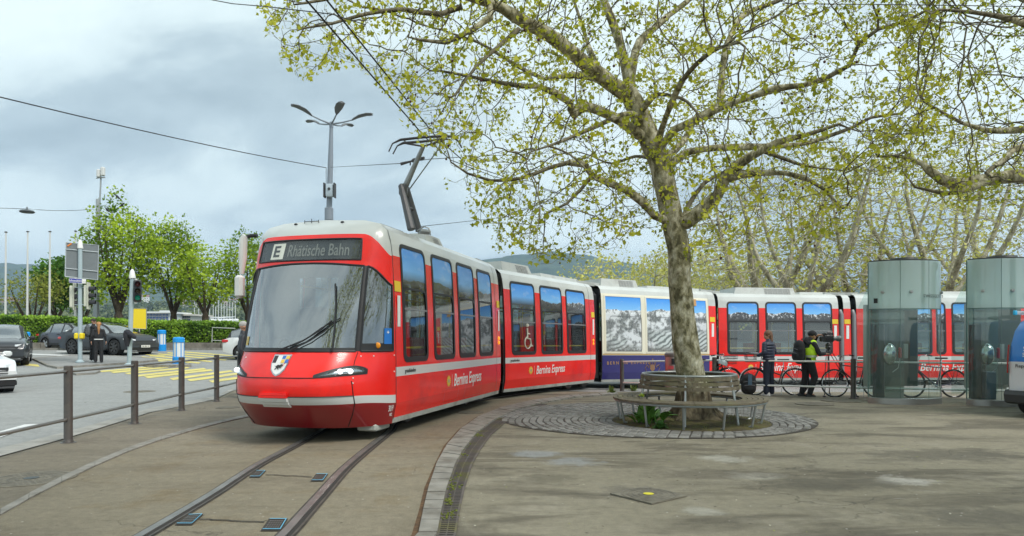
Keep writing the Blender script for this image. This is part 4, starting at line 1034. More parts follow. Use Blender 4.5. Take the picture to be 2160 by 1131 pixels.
mb.build('collector_head',DST,pg)
mb=MB(); Ms=Mz
mb.box(c1.S(1.3,3.12,.95),(.9,.6,.08),0,M=Ms); 
pts=[P(880,487,base.y),P(895,478,base.y),P(905,482,base.y),P(908,496,base.y)]; mb.tube(pts,.012,5)
mb.build('pantograph_base',STL,pg)
# ================================================================ street furniture, left
POST=mat('post_brown_grey',(.085,.075,.068),.45,metal=.2,var=.12,scale=3,dirt=(.13,.11,.09),dscale=4)
BAR=mat('rail_bar_steel',(.34,.31,.28),.3,metal=.85,var=.12,scale=2)
def fence(label,posts,group,rails,r_post,r_rail,hp,extra=(None,None),bar=None):
    c=posts[0]; root=thing('guard_rail',label,'railing',tuple(c),group=group)
    for p in posts:
        mb=MB(); p=V(p)
        mb.lathe(p,[(r_post*1.9,0),(r_post*1.9,.012),(r_post*1.25,.016),(r_post*1.05,.05),(r_post,.06),(r_post,hp-.01),(r_post*.85,hp),(.001,hp)],n=14); mb.build('post',POST,root)
    line=([V(extra[0])] if extra[0] is not None else [])+[V(p) for p in posts]+([V(extra[1])] if extra[1] is not None else [])
    for h in rails:
        mb=MB(); mb.tube([p+V((0,0,h)) for p in line],r_rail,10); mb.build('rail',bar or BAR,root)
fp=[G(144,935),G(284,895),G(383,867),G(457,848)]
f0=fp[0]+(fp[0]-fp[1])*1.0; f00=f0+(fp[0]-fp[1])*1.3; f00.x-=.1
fence('brown grey steel guard rail with two bars on round posts beside the road',[f0]+fp+[G(505,833)],None,(1.02,.34),.057,.024,1.10,(f00,V((-7.4,22,0))))
rp=[G(1312,826),G(1507,832),G(1800,841),G(2075,848)]
rp=rp+[V((13,15.4,0))]
mbp=fence('guard rail with steel bars coloured pale for the sky reflection, in front of the rear tram sections, bicycles leaning on it',rp,None,(.90,.27),.06,.024,.98,bar=mat('rail_bar_sky_sheen',(.78,.76,.73),.35,metal=.35))  # sky mirrored in the steel bars is put into their pale colour
# hedge, wall
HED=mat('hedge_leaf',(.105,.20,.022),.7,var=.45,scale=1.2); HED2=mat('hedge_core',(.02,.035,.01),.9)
def leafmat(name,c1,c2,tr=.35,rough=.55):
    m=bpy.data.materials.new(name); m.use_nodes=True; MATS[name]=m; nt=m.node_tree; b=nt.nodes['Principled BSDF']; N=nt.nodes.new; L=nt.links.new
    at=N('ShaderNodeAttribute'); at.attribute_name='tint'; cr=N('ShaderNodeValToRGB'); e=cr.color_ramp.elements; e[0].color=(*c1,1); e[1].color=(*c2,1); L(at.outputs['Fac'],cr.inputs[0]); L(cr.outputs[0],b.inputs['Base Color']); b.inputs['Roughness'].default_value=rough; b.inputs['Specular IOR Level'].default_value=.3
    t=N('ShaderNodeBsdfTranslucent'); L(cr.outputs[0],t.inputs[0]); mx=N('ShaderNodeMixShader'); mx.inputs[0].default_value=tr; out=nt.nodes['Material Output']
    L(b.outputs[0],mx.inputs[1]); L(t.outputs[0],mx.inputs[2]); L(mx.outputs[0],out.inputs[0]); return m
LEAF5=np.array([(0,0,0),(.30,.10,.03),(.52,.42,.10),(.24,.52,.0),(0,1.0,-.06),(-.24,.52,.0),(-.52,.42,.10),(-.30,.10,.03)],dtype=np.float64)
LEAF4=np.array([(0,0,0),(.38,.45,.05),(0,1,-.03),(-.38,.45,.05)],dtype=np.float64)
def leaves(name,pts,size,mt,parent,up=.3,shape=LEAF4,tint=None,jit=.35,loc=None,down=None):
    n=len(pts); pts=np.asarray(pts,dtype=np.float64)
    d=rng.normal(size=(n,3)); d[:,2]+=(0 if down is None else down); d/=np.linalg.norm(d,axis=1)[:,None]
    a=rng.normal(size=(n,3)); a[:,2]+=up*3; x=np.cross(d,a); x/=np.linalg.norm(x,axis=1)[:,None]; z=np.cross(x,d)
    s=size*rng.uniform(1-jit,1+jit,n)
    k=len(shape); v=np.zeros((n,k,3))
    for i,(p,q,r_) in enumerate(shape): v[:,i,:]=pts+(x*p+d*q+z*r_)*s[:,None]
    v=v.reshape(-1,3)
    if parent is not None or loc is not None:
        o_=V(loc) if loc is not None else wm(parent).to_translation(); v-=np.array(o_)
    me=bpy.data.meshes.new(name); me.vertices.add(n*k); me.vertices.foreach_set('co',v.ravel()); me.loops.add(n*k); me.loops.foreach_set('vertex_index',np.arange(n*k,dtype=np.int32)); me.polygons.add(n); me.polygons.foreach_set('loop_start',np.arange(0,n*k,k,dtype=np.int32)); 
    me.update(calc_edges=True); me.materials.append(mt)
    t=rng.uniform(0,1,n) if tint is None else np.clip(tint+rng.normal(0,.13,n),0,1)
    at=me.attributes.new('tint','FLOAT','POINT'); at.data.foreach_set('value',np.repeat(t,k).astype(np.float32))
    o=bpy.data.objects.new(name,me); COL.objects.link(o)
    if parent: o.parent=parent; MW[o.name]=wm(parent)
    elif loc is not None: o.location=loc
    return o
WALLM=mat('low_stone_wall',(.20,.18,.15),.9,var=.3,scale=1.5,bump=.5,bscale=12,dirt=(.08,.075,.06),dscale=1.4)
HL=leafmat('hedge_leaves',(.065,.15,.012),(.32,.50,.05),.3)
hx0,hx1=-42.0,-6.0
def hedge(x0,x1,y0,y1,z0f,z1f,label,n):
    root=thing('hedge',label,'hedge',((x0+x1)/2,y0,z0f((x0+x1)/2)),group='clipped hedges')
    mb=MB(); xs_=frange(x0,x1,1.0); rings=[]
    for x in xs_:
        a,b=z0f(x),z1f(x); rings.append([V((x,y0+.12,a)),V((x,y0+.06,(a+b)/2)),V((x,y0+.22,b-.12)),V((x,y1-.2,b-.12)),V((x,y1,a))])
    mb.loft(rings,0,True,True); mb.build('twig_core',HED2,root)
    P_=[];T_=[]
    for k in range(n):
        x=random.uniform(x0,x1); a,b=z0f(x),z1f(x); u=random.random()
        nn=.10*noise.noise(V((x*1.3,0,u*4)))
        if u<.62: t=random.random(); P_.append((x,y0-.02+nn+random.uniform(-.08,.08)+.1*t*t,a+(b-a)*t))
        else: P_.append((x,random.uniform(y0,y1),b+nn*.7+random.uniform(-.07,.05)))
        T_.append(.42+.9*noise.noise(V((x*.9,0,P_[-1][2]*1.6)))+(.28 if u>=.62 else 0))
    leaves('leaves',P_,.13,HL,root,tint=np.array(T_))
def ztop(x):   # measured top of the hedge
    return 2.78-.40*sm((x+32)/14)
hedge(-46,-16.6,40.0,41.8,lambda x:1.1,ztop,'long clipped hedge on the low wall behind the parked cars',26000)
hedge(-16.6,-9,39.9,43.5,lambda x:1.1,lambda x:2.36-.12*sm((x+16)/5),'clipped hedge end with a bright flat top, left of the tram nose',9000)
mb=MB()
for x in frange(-48,4,2.6)[:-1]:
    mb.box((x+1.3,39.78,.92),(2.57,.34,.56),0,bev=.02)
o=mb.build('retaining_wall',WALLM,loc=(-20,39.8,.7)); tag(o,'low dark stone retaining wall under the hedge','wall')
mb=MB()
for x in frange(-48,4,1.3)[:-1]: mb.box((x+.65,39.35,.83),(1.28,.16,.14),0)
o=mb.build('kerb',GRAN,smooth=False); o['kind']='structure'
sheet('footpath',GUT,[(-48,39.4),(-8,39.4),(4,39.4)],[(-48,39.7),(-8,39.7),(4,39.7)],.1,sub=1)
# railing frame at the hedge end
fr=thing('hand_rail_frame','thin pale metal rail frame in front of the hedge end, behind the crossing','railing',G(447,720)); y_=39.4
mb=MB()
def hp_(x,y): return P(x,y,y_)
mb.tube([hp_(447,722),hp_(448,691),hp_(496,693)],.03,5); mb.tube([hp_(447,718),hp_(470,719),hp_(496,719)],.025,5); mb.build('frame_tube',mat('pale_tube',(.38,.40,.36),.5),fr)
# zebra stripes and lane marks
YM=mat('yellow_road_paint',(.62,.53,.16),.8,var=.12,scale=2,dirt=(.40,.36,.20),dscale=2.5); WM=mat('white_road_paint',(.62,.63,.62),.8,var=.12,scale=2,dirt=(.4,.4,.4),dscale=2)
def quad_on(name,pts,m,dz=.022,kind='structure'):
    q=[G(x,y) for x,y in pts]; mb=MB(); n=10
    for i in range(n):
        a0=q[0].lerp(q[1],i/n);a1=q[0].lerp(q[1],(i+1)/n);b0=q[3].lerp(q[2],i/n);b1=q[3].lerp(q[2],(i+1)/n)
        mb.face([V((p.x,p.y,zg(p.x,p.y)+dz)) for p in(a0,a1,b1,b0)])
    o=mb.build(name,m,smooth=False)
    bm=bmesh.new(); bm.from_mesh(o.data)
    for f in bm.faces:
        f.normal_update()
        if f.normal.z<0: f.normal_flip()
    bm.to_mesh(o.data); bm.free()
    o['kind']=kind
for i,(x0,y0,x1,y1,w) in enumerate([(262,789.5,395,776.5,1.5),(275,795,430,779,1.7),(304,797.5,444,781.5,1.9),(357,801.3,486,783.8,2.0),(394,804,520,786.5,2.0),(440,806.5,560,790,2.1),(232,787,350,776,1.4),(208,785,330,774,1.3)]):
    quad_on('zebra_stripe',[(x0,y0-w),(x1,y1-w*.8),(x1+6,y1+w*.8),(x0+8,y0+w)],YM)
for i,(x0,y0,x1,y1,w) in enumerate([(355,745,500,757,.9),(335,747.5,480,760.5,1.0),(318,751,450,764,1.1),(300,754,424,767,1.2),(284,757,400,768,1.3),(310,749,350,752,.8),(196,756,262,763,1.1),(380,742.5,520,753.5,.9)]):
    quad_on('zebra_stripe',[(x0,y0-w),(x1,y1-w),(x1-5,y1+w),(x0-4,y0+w)],YM)
for pts in([(0,913),(52,898),(82,897),(0,926)],[(70,747),(168,751),(166,753),(60,749)],[(120,741),(150,741.5),(150,743),(118,742.5)],[(22,765),(80,770),(84,775),(24,769)],[(196,768),(226,765),(232,767),(202,770)],[(72,727),(104,727.5),(104,728.8),(70,728.3)]):
    quad_on('road_marking',pts,WM if pts[0][0] not in(22,196) else YM)
# traffic islands
ISL=groundmat('island_asphalt',(.25,.25,.245),(.29,.29,.28),(.23,.23,.22),dark=(.16,.16,.16),streak=.4)
def island(pts,h,nm='traffic_island'):
    q=[G(x,y) for x,y in pts]; c=sum(q,V())/len(q); mb=MB()
    lo=[V((p.x,p.y,zg(p.x,p.y)-.05)) for p in q]; hi=[V((p.x,p.y,zg(p.x,p.y)+h)) for p in q]; inn=[c+(p-c)*.955 for p in hi]; inn2=[p-V((0,0,.012)) for p in inn]
    mb.loft([lo,hi,inn],0,True,False); mb.loft([inn,inn2],0,True,False); mb.face(inn2,1); o=mb.build(nm,[GRAN,ISL],smooth=False); o['kind']='structure'
island([(66,759),(120,754.5),(170,752),(250,754),(326,759),(334,763),(272,769),(180,775),(120,779),(100,775)],.09)
island([(300,772),(340,769.5),(376,770),(403,773),(404,775.5),(360,776.5),(310,776)],.12)
island([(150,790),(165,786.5),(206,784.5),(212,786.5),(200,790.5),(160,793)],.08)
# flag poles, mast, lamp post
FPM=mat('pole_white',(.62,.63,.62),.4)
for i,(x,y0,lab) in enumerate(((11,491,'leftmost of the bare white flagpoles behind the hedge'),(57,490,'second bare white flagpole from the left behind the hedge'),(104,490,'third bare white flagpole from the left behind the hedge'),(158,489,'bare white flagpole partly hidden by the grey sign board'))):
    Y=48; b=P(x,690,Y); t=P(x+1.5,y0,Y); b.z=.8; root=thing('flagpole',lab,'flagpole',b,group='bare flagpoles by the lake')
    mb=MB(); mb.tube([b,t],[.085,.05],10); mb.build('pole',FPM,root); mb=MB(); mb.lathe(t,[(.05,0),(.10,.02),(.10,.06),(.01,.10)],n=10); mb.build('cap',DGREY,root)
GALV=mat('galvanised',(.36,.38,.39),.45,metal=.5,var=.1,scale=2)
b=P(204,690,46); b.z=.7
ms=thing('antenna_mast','tall grey mast with white antenna boxes rising behind the tallest tree','mast',b)
mb=MB(); mb.tube([b,P(206,420,46)],[.16,.11],10); mb.tube([P(198,690,46.4),P(213,372,46.4)],[.10,.05],8); mb.build('pole',GALV,ms)
mb=MB(); 
for x,y,w,h in((208,366,.22,.55),(217,362,.25,.6)): mb.box(P(x,y,46.3),(w,.25,h),0,bev=.05)
mb.build('antenna_box',FPM,ms); mb=MB(); mb.tube([P(203,376,46.3),P(222,374,46.3)],.04,6); mb.tube([P(191,485,46),P(222,482,46)],.05,6); mb.box(P(219,481,46),(.35,.3,.3),0,bev=.05); mb.build('bracket',GALV,ms)
b=P(693,712,30); b.z=zg(b.x,30)
lp=thing('street_lamp','tall grey lamp post with five curved arms rising behind the tram roof','street lamp',b)
LPM=mat('lamp_post_grey',(.24,.27,.31),.4,metal=.3)
top=P(699,262,30)
mb=MB(); mb.tube([b,P(694,458,30)],[.19,.17],12); mb.tube([P(694,458,30),P(697,345,30)],[.13,.12],12); mb.tube([P(697,345,30),P(699,262,30)],[.12,.075],12); mb.lathe(P(694,440,30),[(.19,-.5),(.19,0),(.13,.06)],n=12); mb.lathe(top,[(.09,-.15),(.09,.08),(.02,.12)],n=12); mb.build('pole',LPM,lp)
for a,(dx,dy,dz),hl in ((0,(-1.25,-1.05,.34),1),(1,(.75,-1.35,.34),1),(2,(1.62,.05,.34),1),(3,(-1.25,1.0,.34),1),(4,(.45,1.55,.34),1)):
    d=V((dx,dy,dz)); h=V((dx,dy,0)).normalized()
    e=top+d*.55; e2=top+d+h*.05
    mb=MB(); mb.tube([top,top+d*.3+V((0,0,-.02)),e],[.045,.035,.03],8); am=mb.build('lamp_arm',LPM,lp)
    mb=MB(); side=h.cross(V((0,0,1))); rings=[]
    for t,w in((0,.03),(.12,.10),(.35,.17),(.7,.18),(.93,.15),(1.0,.06)):
        c=e.lerp(e2+h*.12+V((0,0,.10)),t)+V((0,0,.09*math.sin(math.pi*t)))
        rings.append([c+side*w*math.cos(q)+V((0,0,(.055 if math.sin(q)>0 else .04)*math.sin(q))) for q in [2*math.pi*j/10 for j in range(10)]])
    mb.loft(rings,0,True,True); mb.build('lamp_head',mat('lamp_head',(.12,.13,.14),.5),am)
mb=MB(); c=P(695.5,402,29.75); mb.box(c,(.34,.22,.55),0,bev=.03); mb.box(c+V((-.22,0,0)),(.05,.3,.62),1); mb.box(c+V((.22,0,0)),(.05,.3,.62),1); mb.lathe(c+V((0,-.12,.05)),[(.06,0),(.06,.02),(.01,.02)],n=10,m=1,axis=(0,-1,0)); mb.build('control_box',[mat('box_pale_blue',(.42,.50,.56),.5),DGREY],lp)
mb=MB(); mb.tube([P(688,354,29.8),P(688,395,29.7)],.012,4); mb.build('cable',RUB,lp)
# overhead wires
WIRE=mat('wire_black',(.02,.02,.02),.6)
def wire(pts,r_,label,sag=0,group=None,fit=None):
    mb=MB(); out=[]
    for a,b in zip(pts,pts[1:]):
        for k in range(8): t=k/8; p=V(a).lerp(V(b),t); p.z-=sag*4*t*(1-t); out.append(p)
    out.append(V(pts[-1])); mb.tube(out,r_,5)
    o=mb.build('overhead_wire',WIRE,loc=pts[0]); tag(o,label,'wire',group); 
    return o
hc=hd.y
wire([V((-1.4,-25,5.2)),V((-1.6,2,5.1)),P(646,0,7.1),P(897,290,12.0),P(951,338,15.5),P(1040,372,21),P(1260,430,30)],.011,'contact wire running over the tram from above the left of the photo, lower of two')
wire([V((-1.0,-25,5.25)),V((-1.25,2,5.15)),P(689,0,7.2),P(921,290,12.2),P(986,347,15.8),P(1100,385,22),P(1300,440,31)],.011,'contact wire running over the tram to the lake side of its twin, upper of two')
wire([P(-900,20,12),P(0,205,16),P(688,354,29.8)],.016,'long thin span wire sagging from the lamp post out over the road',.10)
wire([P(697,353,29.8),P(845,345,14.5),P(905,336,14.2),P(1000,330,18),P(1240,320,40)],.008,'thin span wire from the lamp post to the insulator behind the pantograph',.0)
wire([P(-1500,380,44),P(60,441,36),P(197,441,46)],.014,'span wire high over the road at far left carrying a hanging lamp',.1)
wire([P(885,478,30),P(1060,459,45),P(1500,420,60)],.014,'faint distant span wire crossing behind the tree crown')
wire([P(-400,-160,14),P(490,8,9),P(560,14,8),P(700,30,7.3),P(770,52,8)],.006,'short pull-off wire among the leaves at the top of the photo')
wire([P(1650,8,9),P(1900,10,9),P(2300,16,9)],.006,'thin wire high among the plane tree branches at upper right')
mb=MB(); a=P(846,346,14.4); b=P(895,333,14.2); mb.tube([a,a.lerp(b,.45),a.lerp(b,.55),b],[.035,.02,.05,.03],8); mb.tube([a.lerp(b,.4),a.lerp(b,.4)+V((0,0,-.08))],.015,5); o=mb.build('wire_insulator',DST,loc=a); tag(o,'dark ribbed insulator on the span wire behind the pantograph arm','insulator')
mb=MB(); c=P(57,445,36); mb.lathe(c,[(.02,.08),(.30,.02),(.36,-.05),(.30,-.10),(.02,-.12)],n=16); mb.tube([c+V((0,0,.05)),c+V((0,0,.2))],.03,6); o=mb.build('hanging_lamp',mat('lamp_dark',(.06,.07,.075),.5),loc=c); tag(o,'dark oval street lamp hanging from the span wire over the road','street lamp')
# signal poles
PBL=mat('pole_pale_blue',(.36,.44,.47),.4,var=.06,scale=2); CAPW=mat('cap_white',(.75,.75,.73),.5)
def pole(root,base,topz,r_,cap=True):
    mb=MB(); mb.lathe(base,[(r_*2,0),(r_*2,.05),(r_*1.3,.09),(r_,.12),(r_,topz-base.z)],n=14); mb.build('pole',PBL,root)
    if cap: mb=MB(); mb.lathe(V((base.x,base.y,topz)),[(r_*1.15,-.02),(r_*1.35,0),(r_*1.3,.06),(r_*1.0,.26),(r_*.5,.36),(.001,.37)],n=14); mb.build('pole_cap',CAPW,root)
b1_=G(169,765,.08); Yb=b1_.y
k1=F/Yb
tz=P(175,524,Yb).z
sp_=thing('sign_post','pale blue grey post carrying the back of a square road sign and two signal heads','sign post',b1_)
pole(sp_,b1_,tz,.085)
mb=MB(); x0,x1=134,204
def sq(x,y,d=0): return P(x,y,Yb-.0+d+ (x-169)*.012)
q=[sq(134,583),sq(203,590),sq(205,517),sq(136,511)]
mb.loft([[p+V((0,.14,0)) for p in q],[p+V((0,.10,0)) for p in q]],0,True,True)
q2=[p+V((0,.10,0)) for p in q]; 
bd=mb.build('sign_back',mat('sign_back_grey',(.155,.175,.185),.5,var=.05),sp_)
mb=MB(); mb.tube(q2+[q2[0]],.022,6)
for f in(.24,.80): a_=q2[0].lerp(q2[3],f);b_=q2[1].lerp(q2[2],f); mb.tube([a_-V((0,.03,0)),b_-V((0,.03,0))],.022,5)
mb.build('sign_frame',mat('sign_frame_grey',(.42,.46,.48),.4),bd)
mb=MB(); a_=sq(139.5,519)+V((0,.09,0)); b_=sq(148,513.5)+V((0,.09,0)); mb.tube([a_,b_],.03,4); mb.build('orange_sticker',mat('sticker_orange',(.75,.22,.04),.6),bd)
# street name plate
mb=MB(); q=[sq(157,598),sq(191,599.5),sq(191.5,590.5),sq(157,587.5)]; q=[p-V((0,.34,0)) for p in q]; mb.loft([q,[p+V((0,.02,0)) for p in q]],0,True,True); c_=sum(q,V())/4; q3=[c_+(p-c_)*.93-V((0,.004,0)) for p in q]
np_=mb.build('street_name_plate',CAPW,sp_); mb=MB(); q3=[V((c_.x+(p.x-c_.x)*.965,p.y-.004,c_.z+(p.z-c_.z)*.84)) for p in q]; mb.face(q3); mb.build('plate_field',mat('plate_blue',(.03,.04,.30),.4),np_)
dx_=(q[1]-q[0]).normalized(); textmesh('plate_lettering','Schoeckstrasse',WHT,np_,c_-V((0,.008,0)),dx_,V((0,0,1)),width=.62,size=1,bold=.01,squash=1.2)
# signal heads
HS=mat('signal_cream',(.60,.60,.50),.5); 
def signal(root,c,yaw,s=1.0,lit=None,back=True,col=None):
    M=Matrix.Rotation(yaw,3,'Z')   # front faces local -y
    mb=MB(); mb.box(c,(.30*s,.17*s,.92*s),0,M=M,bev=.03); hd_=mb.build('signal_head',col or HS,root)
    if back: mb=MB(); mb.box(c+M@V((0,-.07,0)),(.46*s,.02,1.14*s),0,M=M,bev=.008); mb.build('back_board',col or HS,hd_)
    mb=MB()
    for i in range(3):
        z=(.29-.29*i)*s; p=c+M@V((0,-.09*s,z)); ax=M@V((0,-1,0))
        mb.lathe(p,[(.115*s,0),(.115*s,.03)],n=14,axis=tuple(ax))
        # half tube hood
        side=M@V((1,0,0)); rings=[]
        for t,l in((0,0),(1,.24*s)):
            rings.append([p+ax*l*(.55+.45*abs(math.cos(q)) if False else 1)+side*.115*s*math.cos(q)+V((0,0,.115*s*math.sin(q))) for q in [R(-25+230*j/12) for j in range(13)]])
        mb.loft(rings,0,False)
    mb.build('hood',mat('hood_black',(.025,.025,.03),.4),hd_)
    for i,cc in enumerate(((.10,.008,.010),(.06,.045,.02),(.01,.07,.05))):
        mb=MB(); z=(.29-.29*i)*s; p=c+M@V((0,-.10*s,z)); mb.lathe(p,[(.105*s,0),(.06*s,.015),(.001,.02)],n=14,axis=tuple(M@V((0,-1,0))))
        on = lit==i
        mb.build('lens',mat('lens_on_%d'%i if on else 'lens_%d'%i,cc if not on else(.01,.22,.14),.2,emit=(.05,.9,.6) if on else None,es=.03),hd_)
signal(sp_,P(152,626,Yb)+V((-.02,.05,0)),R(112),1.0)
signal(sp_,P(179,624,Yb)+V((.02,.10,0)),R(105),1.0)
mb=MB(); mb.tube([P(150,606,Yb),P(185,607,Yb)],.02,6); mb.tube([P(150,643,Yb),P(185,643,Yb)],.02,6); mb.build('bracket',PBL,sp_)
for x,lab in((163.5,'a'),(174.5,'b')):
    mb=MB(); mb.box(P(x,709,Yb)-V((0,.05,0)),(.15,.22,.25),0,bev=.04); mb.build('push_button_box',mat('button_yellow',(.80,.62,.02),.4),sp_)
# second pole
b2_=G(272.5,771,.08); Y2=b2_.y; tz=P(279,587,Y2).z
s2=thing('signal_post','pale blue grey post with one green traffic light and a black bag below','traffic light',b2_)
mb=MB(); tp=P(279,587,Y2); mb.tube([b2_,tp],.085,14); mb.lathe(b2_,[(.17,0),(.17,.05),(.1,.1)],n=14); mb.build('pole',PBL,s2)
mb=MB(); mb.lathe(tp,[(.10,-.02),(.12,0),(.115,.08),(.08,.28),(.03,.36),(.001,.37)],n=14); mb.build('pole_cap',CAPW,s2)
signal(s2,P(289.5,614,Y2)+V((0,.03,0)),R(28),.95,lit=2,back=False,col=mat('signal_dark',(.03,.03,.035),.45))
mb=MB(); mb.box(P(285.5,614,Y2)+V((-.03,.08,0)),(.06,.12,1.0),0); mb.build('mount_plate',CAPW,s2)
mb=MB()
rings=[]
for z,rx,ry in((-.34,.07,.05),(-.2,.10,.08),(0,.14,.14),(.16,.15,.16),(.28,.11,.12),(.34,.03,.03)):
    c=P(271,713,Y2)+V((0,-.12,z)); rings.append([c+V((rx*math.cos(q)*(1.0+.2*math.sin(3*q)),ry*math.sin(q),0)) for q in [2*math.pi*j/12 for j in range(12)]])
mb.loft(rings,0,True,True); c=P(277,708,Y2); mb.cap(c+V((-.05,-.15,.12)),.12,c+V((.22,-.18,-.06)),.08); mb.build('black_hood_bag',mat('bag_black',(.02,.02,.028),.8,var=.3,scale=8),s2)
# yellow sign board
ys=thing('yellow_sign_board','blank bright yellow rectangular board on a thin post beside the traffic light','sign',G(294,741)); Yy=G(294,741).y
mb=MB(); q=[P(278,693,Yy),P(309,694.5,Yy+.3),P(309,651,Yy+.3),P(279,650.5,Yy)]; mb.loft([q,[p+V((0,.04,0)) for p in q]],0,True,True); mb.build('board',mat('board_yellow',(.80,.60,.02),.45),ys)
mb=MB(); mb.tube(q+[q[0]],.025,5); mb.tube([P(294,694,Yy+.1),G(295,741)],.035,8); mb.build('post',GALV,ys)
# blue and white bollards
BB=mat('bollard_blue',(.01,.28,.72),.4); BW=mat('bollard_white',(.70,.72,.72),.45)
def bollard(x,yb,yt,label):
    b=G(x,yb,.0); h=(yb-yt)/F*b.y; root=thing('bollard',label,'bollard',b,group='blue and white traffic bollards'); r_=h*.17
    mb=MB(); mb.lathe(b,[(r_*1.18,-.05),(r_*1.18,h*.30),(r_*1.05,h*.32)],n=20); mb.build('base',BB,root)
    mb=MB(); mb.lathe(b,[(r_*.98,h*.30),(r_*.98,h*.82)],n=20); mb.build('shaft',BW,root)
    mb=MB()
    for k in range(7):
        a=2*math.pi*(k+.25)/7; p=b+V((r_*.98*math.cos(a),r_*.98*math.sin(a),0)); mb.tube([p+V((0,0,h*.30)),p+V((0,0,h*.83))],.016*h,5)
    mb.build('blue_rib',BB,root)
    mb=MB(); mb.lathe(b,[(r_*.98,h*.81),(r_*1.12,h*.82),(r_*1.12,h*.95),(r_*.9,h*.99),(.001,h)],n=20); mb.build('cap',BB,root)
bollard(377,772,711,'blue capped white bollard nearest the guard rail posts'); bollard(341,741,696,'blue capped white bollard by the hedge, right of the dark sports SUV'); bollard(54,745,700,'blue capped white bollard behind the dark car at far left')

